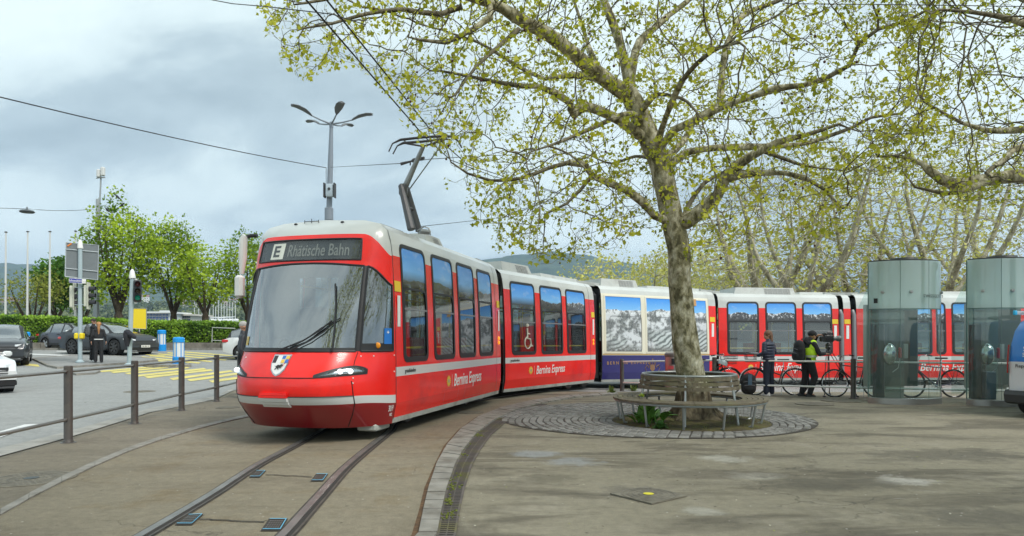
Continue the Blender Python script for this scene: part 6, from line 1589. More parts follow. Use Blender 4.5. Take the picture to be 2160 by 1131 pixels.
att=attract([(1850,-200),(1880,60),(1930,160),(1860,240),(1840,330),(1900,420),(2000,450),(2110,420),(2200,470),(2420,430),(2560,100),(2500,-300),(2100,-420)],4200,lambda x:12.0,lambda x:3.3,1800,2560,-420,480,None,9)
att=[a for a in att if a[1]>7.5]
t2.colonize(att,step=.18,infl=1.4,kill=.24,iters=80,jitter=.30,gravity=.04); t2.finish(tip=.0045)
T2=thing('plane_tree','plane tree beyond the right edge whose mottled boughs reach in over the glass booths','tree',(tx,ty,0))
A,B=t2.meshes(.045); A.build('trunk',PBARK,T2,auto=80); B.build('branches',PBARK2,T2,auto=80)
lp_=cluster(t2.tips(.0085,.48,.02),7,.055); leaves('crown_leaves',lp_,.054,PLEAF,T2,up=.25,shape=LEAF5,tint=np.array([.42+.7*noise.noise(V(p)*.55) for p in lp_]),jit=.45)

# background planes behind the tram
def bgplane(label,x,Y,h,nl,spreadx,seed,leafsize=.16,lean=0,fork=2.2,r0=.42,nleaf=1.0,natt=1500,ht=1.0,cmax=None):
    random.seed(seed); t=Tree(); X=(x-CX)/F*Y; g=zg(X,min(Y,40)) if Y<42 else -.2
    t.limb([(X,Y,g,r0),(X+.05,Y,g+fork*.5,r0*.86),(X+lean*.2,Y,g+fork,r0*.85)],step=.35); top=t.p[-1]
    for k in range(nl):
        a=2*math.pi*(k+random.uniform(-.25,.25))/nl; o=spreadx*random.uniform(.5,1.0); hh=h*random.uniform(.72,1.0)
        mx_=top[0]+math.cos(a)*o*.45; my=top[1]+math.sin(a)*o*.45
        t.limb([(*top,r0*.42),(mx_,my,g+fork+(hh-fork)*.30,r0*.27),(top[0]+math.cos(a)*o*.72+random.uniform(-.4,.4),top[1]+math.sin(a)*o*.72,g+fork+(hh-fork)*.62,r0*.17),(top[0]+math.cos(a)*o*.85,top[1]+math.sin(a)*o*.85,g+hh*.96,r0*.06)],start=len(t.p)-1 if k==0 else None,step=.5)
    rr_=random.Random(seed+1); att=[]
    while len(att)<natt:
        u=V((rr_.uniform(-1,1),rr_.uniform(-1,1),rr_.uniform(-1,1)))
        if u.length>1 or u.length<.25: continue
        p=(X+u.x*spreadx*1.15,Y+u.y*spreadx*1.0,g+fork*.8+(h-fork*.8)*(.5+.5*u.z)*ht)
        if noise.noise(V(p)*.35+V((seed,0,0)))<-.22: continue
        att.append(p)
    t.colonize(att,step=.42,infl=3.2,kill=.55,iters=50,jitter=.3,gravity=.02); t.finish(tip=.011,pw=2.2)
    root=thing('plane_tree',label,'tree',(X,Y,g),group='plane trees behind the tram')
    A,B=t.meshes(.10); A.build('trunk',FBARK,root,auto=80); B.build('branches',FBARK,root,auto=80)
    lp_=t.tips(.030,2.0*nleaf,.28); leaves('crown_leaves',lp_,leafsize,PLEAFB,root,up=.2,shape=LEAF4,tint=np.array([.45+.8*noise.noise(V(p)*.3) for p in lp_]),jit=.5)
    return root
bgplane('stout pollarded plane tree behind the tram, right of the big trunk',1606,33,9.5,9,5.0,31,fork=2.9,r0=.55,natt=1700)
bgplane('plane tree with pale fanning limbs rising over the fourth tram section',1690,30,10.5,7,4.8,47,fork=2.7,r0=.40,natt=1700)
bgplane('many stemmed plane tree behind the first glass booth',1812,34,11,8,5.4,53,fork=2.6,r0=.42,natt=1700)
bgplane('tall pale plane tree between the two glass booths',1990,31,11.5,7,5.2,61,fork=3.0,r0=.45,natt=1800)
bgplane('plane tree behind the second glass booth at the right edge',2140,35,12,7,5.6,77,fork=3.0,r0=.45,natt=1600)
bgplane('low spreading yellow green plane tree over the navy tram section',1370,46,7.6,8,6.2,83,fork=2.4,r0=.35,nleaf=1.9,natt=1900,leafsize=.20)
bgplane('distant plane tree seen through the gap right of the big trunk',1500,52,9.0,8,6.2,91,fork=2.4,r0=.40,nleaf=1.6,natt=1700,leafsize=.2)

random.seed(15); tb=Tree(); OX,OY=8.9,2.2; tb.limb([(OX+.1,OY,0,.30),(OX,OY,2.2,.25),(OX,OY,4.2,.23)],step=.3)
for k in range(7):
    a=2*math.pi*k/7+.3; tb.limb([(OX,OY,4.2,.13),(OX+1.9*math.cos(a),OY+1.9*math.sin(a),6.3,.09),(OX+3.2*math.cos(a),OY+3.2*math.sin(a),9.2,.045)],start=len(tb.p)-1 if k==0 else None,step=.4)
att=[]
while len(att)<1900:
    u=V((random.uniform(-1,1),random.uniform(-1,1),random.uniform(-1,1)))
    if .3<u.length<1: att.append((OX+u.x*4.6,OY+u.y*4.4,8.8+u.z*4.6))
tb.colonize(att,step=.34,infl=2.6,kill=.40,iters=50,jitter=.3,gravity=.03); tb.finish(tip=.008)
TB=thing('plane_tree','plane tree beside the photographer, seen only as a dark reflection in the tram windscreen','tree',(9.0,2.2,0))
A,B=tb.meshes(.07); A.build('trunk',PBARK,TB,auto=80); B.build('branches',PBARK2,TB,auto=80)
lp_=tb.tips(.02,1.3,.2); leaves('crown_leaves',lp_,.10,PLEAF,TB,up=.2,shape=LEAF4)
random.seed(25); tb=Tree(); OX,OY=-1.6,-5.2; tb.limb([(OX+.1,OY,0,.30),(OX,OY,2.2,.25),(OX,OY,4.2,.23)],step=.3)
for k in range(7):
    a=2*math.pi*k/7+.5; tb.limb([(OX,OY,4.2,.13),(OX+.5+1.3*math.cos(a),OY+1.8+1.3*math.sin(a),6.4,.09),(-.3+3.2*math.cos(a),-.9+3.1*math.sin(a),9.4,.045)],start=len(tb.p)-1 if k==0 else None,step=.4)
att=[]
while len(att)<1900:
    u=V((random.uniform(-1,1),random.uniform(-1,1),random.uniform(-1,1)))
    if .3<u.length<1: att.append((-.3+u.x*4.6,-.9+u.y*4.4,9.6+u.z*3.2))
tb.colonize(att,step=.34,infl=2.6,kill=.40,iters=50,jitter=.3,gravity=.05); tb.finish(tip=.008)
TB=thing('plane_tree','plane tree behind the photographer, mirrored as dark twigs in the right part of the windscreen','tree',(OX+.1,OY,0))
A,B=tb.meshes(.07); A.build('trunk',PBARK,TB,auto=80); B.build('branches',PBARK2,TB,auto=80)
lp_=tb.tips(.02,4.5,.25); leaves('crown_leaves',lp_,.13,PLEAF,TB,up=.2,shape=LEAF4)
# left: chestnuts by the lake
CLEAF=leafmat('chestnut_leaf',(.13,.24,.012),(.52,.66,.05),.35); CLEAFD=leafmat('chestnut_leaf_deep',(.035,.10,.012),(.12,.27,.025),.3); YLEAF=leafmat('budding_leaf',(.14,.19,.02),(.33,.36,.06),.35)
def chestnut(label,x,Y,ytop,ybase,halfw,seed,lm=CLEAF,nl=6,natt=1500,leafsize=.175,nleaf=3.0,fork=2.3,shape=None,r0=.28,ylow=None,dx=0):
    random.seed(seed); t=Tree(); X=(x-CX)/F*Y; g=.6; top_z=P(x,ytop,Y).z; w=halfw/F*Y; low=P(x,ylow or 640,Y).z
    t.limb([(X,Y,g,r0),(X+.1,Y,g+fork*.5,r0*.8),(X+.1,Y,g+fork,r0*.75)],step=.4); tp=t.p[-1]; h=top_z-g
    for k in range(nl):
        a=2*math.pi*(k+random.uniform(-.3,.3))/nl; o=w*random.uniform(.45,.8)
        t.limb([(*tp,r0*.38),(tp[0]+math.cos(a)*o*.6,tp[1]+math.sin(a)*o*.6,g+fork+(h-fork)*.33,r0*.2),(tp[0]+dx*.6+math.cos(a)*o,tp[1]+math.sin(a)*o,g+fork+(h-fork)*random.uniform(.5,.8),r0*.07)],start=len(t.p)-1 if k==0 else None,step=.5)
    rr_=random.Random(seed+1); att=[]; cz=(top_z+low)/2; hz=(top_z-low)/2
    while len(att)<natt:
        u=V((rr_.uniform(-1,1),rr_.uniform(-1,1),rr_.uniform(-1,1)))
        if u.length>1: continue
        if u.length<.35 and rr_.random()<.7: continue
        k=1.0
        if shape=='cone': k=1-.55*max(0,u.z)
        if shape=='dome': k=1.0; 
        p=(X+dx+u.x*w*k*1.08,Y+u.y*w*.9*k,cz+u.z*hz)
        if noise.noise(V(p)*.55+V((seed*3,0,0)))<-.18: continue
        att.append(p)
    t.colonize(att,step=.38,infl=2.8,kill=.45,iters=45,jitter=.3); t.finish(tip=.010,pw=2.3)
    root=thing('chestnut_tree',label,'tree',(X,Y,g),group='trees behind the hedge')
    A,B=t.meshes(.09); A.build('trunk',CBARK,root,auto=80); B.build('branches',CBARK,root,auto=80)
    lp_=t.tips(.034,nleaf*4.6,.28); leaves('crown_leaves',lp_,leafsize,lm,root,up=.45,shape=LEAF5,tint=np.array([.45+.9*noise.noise(V(p)*.5) for p in lp_]),jit=.4)
    return root
chestnut('tallest green chestnut tree, behind the dark sports SUV',247,45,404,690,72,101,natt=2000,shape='cone',ylow=640,nleaf=3.3,dx=.2,r0=.36,nl=8)
chestnut('fresh green chestnut tree right of the traffic light',363,47,455,690,64,113,natt=1500,shape='cone',ylow=640,nleaf=4.0)
chestnut('lower chestnut tree between the traffic light and the tram',430,46,520,700,52,127,natt=1200,ylow=655,nleaf=3.8)
chestnut('chestnut tree whose crown shows left of the tram mirror',520,48,484,700,66,131,natt=1500,shape='cone',ylow=640,nleaf=3.2)
chestnut('dense dark green round topped tree behind the sign board',118,58,546,690,56,137,lm=CLEAFD,natt=1500,ylow=650,nleaf=5,leafsize=.24,dx=.6)
chestnut('low pollarded tree with crooked boughs and yellow green buds at far left',66,50,572,690,64,149,lm=YLEAF,natt=650,ylow=650,nleaf=2.2,nl=9,fork=1.5,leafsize=.16)
chestnut('green tree mass behind the street name sign',172,62,575,690,40,151,lm=CLEAF,natt=700,ylow=650,nleaf=4,leafsize=.22)
# crows
CROW=mat('crow_black',(.012,.012,.014),.5)
for i,(x,y,lab) in enumerate(((249,416,'crow perched on the very top twig of the tallest tree'),(256,434,'crow just below the top of the tallest tree'),(228,444,'crow on the left shoulder of the tallest tree'))):
    c=P(x,y,44.6); mb=MB(); d=V((.5 if i%2 else -.5,0,.4)).normalized()
    mb.cap(c-d*.12,.045,c+d*.08,.075); mb.cap(c+d*.10,.05,c+d*.19+V((0,0,.03)),.045); mb.cap(c-d*.1,.04,c-d*.30,.02); mb.cap(c+d*.19+V((0,0,.03)),.02,c+d*.27+V((0,0,.02)),.006)
    for s in(-1,1): mb.tube([c+V((0,s*.03,-.05)),c+V((0,s*.03,-.14))],.008,4)
    o=mb.build('crow',CROW,loc=c); tag(o,lab,'crow','crows in the tallest tree')
# ================================================================ round bench, plants
WOOD=mat('weathered_slats',(.155,.130,.088),.85,var=.35,scale=9,bump=.5,bscale=40,dirt=(.17,.165,.075),dscale=2.2); GSTEEL=mat('bench_steel',(.36,.38,.37),.4,metal=.7,var=.1)
BN=thing('round_bench','round bench of weathered wooden slats on steel legs encircling the big plane tree','bench',(CC.x,CC.y,0))
bc=V((CC.x-.05,CC.y-.1,0))
mb=MB()
def arcslat(mb,r0,r1,z0,z1,a0,a1,n=10,zt=None):
    rings=[]
    for k in range(n+1):
        a=a0+(a1-a0)*k/n; c,s_=math.cos(a),math.sin(a)
        rings.append([bc+V((r0*c,r0*s_,z0)),bc+V((r1*c,r1*s_,z0 if zt is None else zt[0])),bc+V((r1*c,r1*s_,z1 if zt is None else zt[1])),bc+V((r0*c,r0*s_,z1))])
    mb.loft(rings,0,True,True)
segs=6
for k in range(segs):
    a0=2*math.pi*k/segs+.35; a1=a0+2*math.pi/segs-.006
    r_=.90
    for j in range(5):
        arcslat(mb,r_,r_+.073,.425+random.uniform(-.002,.002),.455,a0,a1); r_+=.087
mb.build('seat',WOOD,BN,auto=30)
mb=MB()
for k in range(segs):
    a0=2*math.pi*k/segs+.35; a1=a0+2*math.pi/segs-.006
    for rr0,z0,z1 in((.845,.615,.675),(.825,.695,.755),(.805,.775,.84)): arcslat(mb,rr0,rr0+.028,z0,z1,a0,a1)
mb.build('backrest',WOOD,BN,auto=30)
mb=MB()
def ringtube(r_,z,rad): mb.tube([bc+V((r_*math.cos(2*math.pi*k/60),r_*math.sin(2*math.pi*k/60),z)) for k in range(61)],rad,8,caps=False)
ringtube(1.29,.405,.018); ringtube(.93,.405,.018); ringtube(.80,.855,.02)
mb.build('ring_frame',GSTEEL,BN)
for k in range(segs*2):
    a=2*math.pi*k/(segs*2)+.35-math.pi/12+.12; c,s_=math.cos(a),math.sin(a)
    mb=MB()
    mb.tube([bc+V((1.27*c,1.27*s_,.40)),bc+V((1.20*c,1.20*s_,.03))],.02,8); mb.tube([bc+V((1.20*c,1.20*s_,.05)),bc+V((1.15*c,1.15*s_,.03))],.02,6)
    if k%2==0: mb.tube([bc+V((.80*c,.80*s_,.86)),bc+V((.90*c,.90*s_,.42)),bc+V((.96*c,.96*s_,.03))],.02,8); mb.tube([bc+V((.92*c,.92*s_,.40)),bc+V((1.28*c,1.28*s_,.40))],.016,6)
    mb.build('leg',GSTEEL,BN)
# weed with broad dock leaves
WEED=mat('weed_green',(.085,.22,.025),.5,var=.4,scale=9)
def weed(name,label,c,n,l0,l1,w,up,m=WEED,cat='plant',seed=1):
    random.seed(seed); c=V(c); mb=MB()
    for k in range(n):
        a=random.random()*6.283; L_=random.uniform(l0,l1); e=random.uniform(*up); d=V((math.cos(a),math.sin(a),0)); s_=V((-d.y,d.x,0)); q=c+V((random.gauss(0,l0*.3),random.gauss(0,l0*.3),0))
        A=[];B=[];C=[]
        for t in (0,.15,.35,.6,.85,1.0):
            p=q+d*(L_*t*math.cos(R(e)))+V((0,0,L_*(math.sin(R(e))*t-.45*t*t*math.cos(R(e))))); ww=w*L_*(.12 if t==0 else .45 if t<.2 else 1 if t<.4 else .95 if t<.7 else .55 if t<.9 else .03)*(1+.15*math.sin(t*19+k))
            A.append(p-s_*ww+V((0,0,ww*.35)));B.append(p);C.append(p+s_*ww+V((0,0,ww*.35)))
        mb.ribbon(A,B);mb.ribbon(B,C)
    o=mb.build(name,m,loc=c,auto=80); tag(o,label,cat); return o
weed('dock_weed','leafy green dock weed growing under the left side of the round bench',G(1368,892,.05),26,.30,.50,.15,(35,80),seed=2)
weed('low_weed','low bushy green weed at the foot of a front bench leg',G(1392,903,.03),90,.05,.17,.22,(20,80),mat('weed_dark',(.065,.17,.03),.6,var=.3),seed=3)
weed('sprig','tiny yellow green sprig poking up through the bench seat',P(1355,838,11.8),14,.04,.10,.3,(30,80),mat('sprig_green',(.30,.38,.03),.6),seed=4)
weed('kerb_weed','small weed tuft at the foot of the leftmost right hand railing post',G(1290,830),40,.10,.26,.10,(25,85),mat('weed_light',(.16,.22,.04),.6,var=.3),seed=5)
weed('kerb_weed','small weed tuft behind the leftmost right hand railing post',G(1335,826),40,.10,.30,.09,(25,85),MATS['weed_light'],seed=6)
# litter bin
bnp=V((2.95*1.14,18.6,0)); bx=P(1415,760,18.4)
BI=thing('litter_bin','round stainless steel litter bin with red top sticker, half behind the big trunk','bin',(bx.x+.12,18.4,0))
mb=MB(); c=V((bx.x+.12,18.4,0)); mb.lathe(c,[(.27,0.02),(.27,.98)],n=28); mb.build('drum',mat('bin_steel',(.42,.40,.38),.3,metal=.9,var=.1,scale=2),BI)
mb=MB(); mb.lathe(c,[(.275,.98),(.285,.99),(.285,1.06),(.25,1.10),(.001,1.11)],n=28); mb.build('lid',mat('bin_lid',(.20,.17,.16),.4,metal=.5),BI)
mb=MB(); mb.lathe(c,[(.276,.78),(.276,.94)],n=10,a0=R(235),a1=R(305)); mb.build('slot',RUB,BI)
mb=MB(); mb.lathe(c,[(.276,.66),(.276,.75)],n=8,a0=R(215),a1=R(248)); mb.build('sticker',mat('sticker_pink',(.75,.10,.12),.5),BI)

# ================================================================ bicycles
CHROME=mat('bike_chrome',(.62,.62,.62),.2,metal=.9); TYRE=mat('tyre',(.018,.018,.018),.8)
def bike(label,loc,rz,frame,lean=0,style='city',fender=None,basket=False,rack=False,saddle=None,drop=False,R_=.345,rim=None,child=None):
    root=thing('bicycle',label,'bicycle',loc,rz,group='bicycles leaning on the railing'); root.rotation_euler=(R(lean),0,rz)
    rim=rim or CHROME; saddle=saddle or RUB; wb=1.06; rear=V((-wb/2,0,R_)); fr=V((wb/2,0,R_)); bb=V((-.10,0,.28)); st=V((-.24,0,.86 if style!='city' else .80)); hd_=V((.34,0,.86)); hl=V((.385,0,.72))
    W_=lambda name,mb,m,par=root: mb.build(name,m,par,world=False)
    for c,nm in((rear,'r'),(fr,'f')):
        mb=MB(); mb.tube([c+V((R_*math.cos(2*math.pi*k/36),0,R_*math.sin(2*math.pi*k/36))) for k in range(37)],.017,8,caps=False); t=W_('wheel',mb,TYRE)
        mb=MB(); mb.tube([c+V(((R_-.022)*math.cos(2*math.pi*k/36),0,(R_-.022)*math.sin(2*math.pi*k/36))) for k in range(37)],.010,6,caps=False); W_('rim',mb,rim,t)
        mb=MB()
        for k in range(28):
            a=2*math.pi*k/28; q=.02*(1 if k%2 else -1); mb.tube([c+V((.02*math.cos(a+1),q,.02*math.sin(a+1))),c+V(((R_-.03)*math.cos(a),0,(R_-.03)*math.sin(a)))],.0014,3,caps=False)
        mb.tube([c+V((0,-.05,0)),c+V((0,.05,0))],.018,8); W_('spokes',mb,CHROME,t)
        if fender:
            a0,a1=((20,200) if nm=='r' else(15,150)); mb=MB(); rings=[]
            for k in range(19):
                a=R(a0+(a1-a0)*k/18); r2=R_+.035; rings.append([c+V((r2*math.cos(a)*q,y,r2*math.sin(a)*q)) for q,y in((.97,-.028),(1.01,-.018),(1.02,0),(1.01,.018),(.97,.028))])
            mb.loft(rings,0,False); W_('mudguard',mb,fender)
    mb=MB(); T=lambda pts,r_: mb.tube(pts,r_,8)
    if style=='city': T([hl+V((0,0,-.02)),V((.12,0,.50)),bb],.019); T([hd_+V((0,0,-.10)),V((.1,0,.62)),V((-.16,0,.52))],.016)
    else: T([hd_+V((.0,0,-.06)),st+V((0,0,-.12))],.015); T([hl,bb],.018)
    T([bb,st+V((0,0,-.08))],.017)
    for y in(-.055,.055): T([bb+V((0,y*.5,0)),rear+V((0,y,0))],.010); T([st+V((.0,y*.4,-.16)),rear+V((0,y,0))],.009); T([hl+V((.01,y*.6,-.05)),fr+V((-.03,y,.12)),fr+V((0,y,0))],.011)
    T([hl+V((-.02,0,-.05)),hd_],.020); W_('frame',mb,frame)
    mb=MB(); mb.tube([hd_,hd_+V((-.02,0,.14))],.013,6)
    h0=hd_+V((-.02,0,.14))
    if drop:
        mb.tube([h0,h0+V((.08,0,.0))],.012,6); h1=h0+V((.08,0,0))
        for y in(-1,1): mb.tube([h1,h1+V((0,y*.2,0)),h1+V((.09,y*.21,-.01)),h1+V((.10,y*.21,-.10)),h1+V((.0,y*.21,-.13))],.012,6)
    else:
        for y in(-1,1): mb.tube([h0,h0+V((.05,y*.14,.03)),h0+V((-.02,y*.27,.05)),h0+V((-.14,y*.30,.03))],.011,6)
    W_('handlebar',mb,CHROME if not drop else RUB)
    mb=MB()
    for y in(-1,1): mb.tube([h0+V((-.03,y*.275,.05)),h0+V((-.15,y*.30,.03))] if not drop else [h0+V((.17,y*.21,-.01)),h0+V((.18,y*.21,-.08))],.017,8)
    W_('grip',mb,RUB)
    mb=MB(); s_=st+V((0,0,.10)); mb.tube([st+V((0,0,-.1)),s_],.012,6); W_('seat_post',mb,CHROME)
    mb=MB(); mb.loft([[s_+V((x,w*math.cos(a),.022*math.sin(a)+.02)) for a in [2*math.pi*k/10 for k in range(10)]] for x,w in((-.14,.04),(-.12,.075),(-.04,.07),(.05,.03),(.14,.018),(.155,.008))],0,True,True); W_('saddle',mb,saddle)
    mb=MB(); mb.tube([bb+V((.09*math.cos(2*math.pi*k/24),-.05,.09*math.sin(2*math.pi*k/24))) for k in range(25)],.006,5,caps=False)
    for k in range(5): a=2*math.pi*k/5; mb.tube([bb+V((0,-.05,0)),bb+V((.085*math.cos(a),-.05,.085*math.sin(a)))],.007,4)
    for y,a in((-1,R(200)),(1,R(20))):
        e=bb+V((.165*math.cos(a),y*.07,.165*math.sin(a))); mb.tube([bb+V((0,y*.06,0)),e],.010,6); mb.box(e+V((0,y*.06,0)),(.09,.09,.02),1)
    mb.tube([bb+V((0,-.05,.088)),rear+V((0,-.05,.035))],.004,4); mb.tube([bb+V((0,-.05,-.088)),rear+V((0,-.05,-.035))],.004,4); mb.lathe(rear+V((0,-.045,0)),[(.01,0),(.04,0),(.04,.01),(.01,.01)],n=12,axis=(0,-1,0))
    W_('crankset',mb,[CHROME,RUB])
    if rack:
        mb=MB()
        for y in(-.06,0,.06): mb.tube([V((-.32,y,R_+.40)),V((-.78,y,R_+.40))],.006,5)
        mb.tube([V((-.78,-.06,R_+.40)),V((-.78,.06,R_+.40))],.006,5)
        for y in(-.07,.07): mb.tube([V((-.62,y*.9,R_+.40)),rear+V((0,y,0))],.006,5); mb.tube([V((-.36,y*.9,R_+.40)),rear+V((.02,y,.02))],.005,5)
        W_('luggage_rack',mb,RUB if rack is True else rack)
    if basket:
        mb=MB(); c=basket; 
        for z,q in((0,.80),(.07,.87),(.14,.93),(.21,1.0)):
            w,d=.17*q,.13*q; pts=[c+V((x,y,z)) for x,y in((-d,-w),(d,-w),(d,w),(-d,w),(-d,-w))]; mb.tube(pts,.005 if z<.2 else .008,4)
        for k in range(9):
            t=-1+2*k/8
            for sgn in(-1,1): mb.tube([c+V((sgn*.13*.8,t*.17*.8,0)),c+V((sgn*.13,t*.17,.21))],.003,3); mb.tube([c+V((t*.13*.8,sgn*.17*.8,0)),c+V((t*.13,sgn*.17,.21))],.003,3)
            mb.tube([c+V((-.10,t*.136,0)),c+V((.10,t*.136,0))],.003,3)
        W_('basket',mb,RUB)
    mb=MB(); mb.tube([bb+V((-.08,.05,-.03)),bb+V((-.02,.16,-.27))],.009,5); W_('kick_stand',mb,CHROME)
    return root
def wx(x,Y): return (x-CX)/F*Y
Yb_=18.45
BKP=mat('bike_black',(.02,.02,.022),.3,coat=.5)
# px centres of wheels: bike1 rear ~1463, front 1533 ; bike2 1607..1688 ; bike3 1775.. ; bike4 behind booth
bike('black city bicycle with a wire basket and a helmet on its saddle, beside the trunk',(wx(1492,18.3),18.1,0),R(4),BKP,lean=-4,basket=V((.60,0,.80)),rack=False,fender=BKP)
bike('city bicycle with silver mudguard and front basket behind the standing woman',(wx(1634,17.9),17.9,0),R(180-3),BKP,lean=3,fender=mat('mudguard_silver',(.50,.52,.54),.25,metal=.7),rack=CHROME,basket=V((.60,0,.86)),style='city')
bike('slim black road bicycle leaning on the railing left of the first glass booth',(wx(1805,17.35),17.35,0),R(180+2),BKP,lean=3,style='road',drop=False)
bike('dark purple bicycle with black rims parked between the two glass booths',(wx(1968,17.2),17.2,0),R(180),mat('bike_purple',(.03,.02,.07),.3,coat=.6),lean=3,style='road',fender=None,rim=BKP,rack=True)
# helmet
hp=V((wx(1474,18.1),18.1,1.0)); mb=MB()
hc_=P(1525-3,0,18) 
hx=P(1523,677,18.1); hx.z=.96
hx=P(1524,768,18.05)
H_=thing('bike_helmet','pale grey blue vented helmet hung on the saddle of the black city bicycle','helmet',hx)
M=Matrix.Rotation(R(20),3,'Y'); rings=[]
for z,q in((-.02,1.0),(.03,1.0),(.08,.85),(.115,.55),(.13,.05)): rings.append([hx+M@V((.13*q*math.cos(a),.10*q*math.sin(a),z)) for a in [2*math.pi*k/16 for k in range(16)]])
mb.loft(rings,0,True,False); mb.build('shell',mat('helmet_grey',(.38,.44,.46),.4),H_,world=True)
mb=MB()
for k in range(-2,3):
    for a in(50,75,100,125): mb.ball(hx+M@V((.125*math.cos(R(a)),k*.034,.125*math.sin(R(a))*1.0)),(.018,.009,.008),n=6,k=4)
mb.build('vents',RUB,H_); mb=MB(); mb.tube([hx+V((.05,-.09,0)),hx+V((.02,-.05,-.14)),hx+V((-.03,.05,-.12)),hx+V((-.05,.09,0))],.006,4); mb.build('strap',RUB,H_)

# ================================================================ people
def body(name,parts,m,parent=None,voxel=.011,smooth=6,loc=None,label=None,cat=None,world=True):
    mb=MB()
    for p in parts:
        if p[0]=='b': mb.ball(p[1],p[2],n=18,k=12,M=p[3] if len(p)>3 else None)
        else: mb.cap(p[0],p[1],p[2],p[3],n=14)
    o=mb.build(name,m,parent,loc=loc,auto=180,world=world)
    r_=o.modifiers.new('re','REMESH'); r_.mode='VOXEL'; r_.voxel_size=voxel; r_.use_smooth_shade=True
    s_=o.modifiers.new('sm','SMOOTH'); s_.iterations=smooth; s_.factor=.5
    return o
SKIN=mat('skin',(.50,.27,.18),.5,var=.06,scale=20); SKIN2=mat('skin_tan',(.42,.22,.14),.5,var=.06,scale=20)
def hand(parts,w,d,up,s=1.0,curl=.5,thumb=1):
    """palm from wrist w along d, five fingers; up = back of hand"""
    d=V(d).normalized(); up=V(up); up=(up-d*up.dot(d)).normalized(); side=d.cross(up)
    parts.append((w,.021*s,w+d*.045*s,.022*s)); pc=w+d*.055*s
    for k,(o,L_) in enumerate(((-.030,.062),(-.010,.074),(.011,.070),(.030,.055))):
        b=pc+side*o*s+d*.02*s; parts.append((w+side*o*.6*s+d*.01*s,.013*s,b,.0105*s)); m_=b+(d*math.cos(curl*.5)-up*math.sin(curl*.5))*L_*.5*s; e=m_+(d*math.cos(curl*1.4)-up*math.sin(curl*1.4))*L_*.5*s
        parts.append((b,.0095*s,m_,.0085*s)); parts.append((m_,.0085*s,e,.007*s))
    b=w+d*.02*s+side*thumb*-.022*s; e=b+(d*.6+side*thumb*-.8).normalized()*.035*s; parts.append((b,.012*s,e,.010*s)); parts.append((e,.010*s,e+(d*.95-up*.2).normalized()*.03*s,.008*s))
def head(parts,c,yaw,s=1.0,pitch=0):
    """c = centre of skull; face towards yaw"""
    M=Matrix.Rotation(yaw,3,'Z')@Matrix.Rotation(pitch,3,'Y'); f=lambda x,y,z: V(c)+M@V((x*s,y*s,z*s))
    parts += [('b',f(-.01,0,.02),(.095*s,.075*s,.10*s),M),('b',f(.025,0,-.045),(.062*s,.055*s,.062*s),M),(f(.055,0,-.075),.026*s,f(.05,0,-.085),.026*s)]
    parts += [(f(.080,0,.012),.010*s,f(.103,0,-.022),.013*s),('b',f(.085,0,-.052),(.012*s,.024*s,.007*s),M),('b',f(.084,0,-.064),(.011*s,.020*s,.006*s),M)]
    for y in(-1,1): parts += [('b',f(-.005,y*.078,-.012),(.020*s,.010*s,.032*s),M),('b',f(.072,y*.032,.022),(.014*s,.018*s,.010*s),M)]
    return f
def eyes(parent,f,s=1.0):
    mb=MB()
    for y in(-1,1): mb.ball(f(.085,y*.031,.006),(.008*s,.013*s,.007*s),n=8,k=6)
    mb.build('eyes',mat('eye_dark',(.03,.02,.015),.2),parent)
    mb=MB(); mb.ball(f(.094,0,-.058),(.006*s,.020*s,.006*s),n=8,k=6); mb.build('mouth',mat('lip',(.33,.10,.08),.5),parent)
class Pose:
    def __init__(s,base,yaw): s.b=V(base); s.M=Matrix.Rotation(yaw,3,'Z'); s.yaw=yaw
    def __call__(s,x,y,z): return s.b+s.M@V((x,y,z))       # x forward, y left, z up
def shoe(mb,p,a,m=0,h=.07):     # a: Pose-like function offset at ankle ground point (x,y), toe forward
    rings=[]
    for x,w,z1 in((-.085,.025,.06),(-.06,.038,h+.02),(0,.042,h+.015),(.07,.045,h-.01),(.13,.045,h*.6),(.165,.03,h*.4)):
        rings.append([a(p[0]+x,p[1]+w*math.cos(t),p[2]+ (0 if math.sin(t)<0 else z1*math.sin(t)**.7)+.004) for t in [2*math.pi*k/12 for k in range(12)]])
    mb.loft(rings,m,True,True)
NAVYJ=mat('puffer_navy',(.022,.028,.055),.5,var=.1,bump=.2,bscale=30); NAVYT=mat('trousers_navy',(.020,.025,.045),.85,bump=.25,bscale=14); BLKC=mat('cloth_black',(.018,.018,.020),.85,var=.15,bump=.25,bscale=14); HIVIS=mat('hi_vis',(.55,.85,.02),.6,emit=(.5,.8,.02),es=.0,bump=.15,bscale=12)
HAIRB=mat('hair_brown',(.17,.085,.045),.6,var=.35,scale=30); HAIRG=mat('hair_ginger',(.36,.17,.06),.6,var=.35,scale=25); HAIRW=mat('hair_grey',(.42,.40,.38),.7,var=.2,scale=30); HAIRD=mat('hair_dark',(.035,.025,.02),.7,var=.3,scale=30)
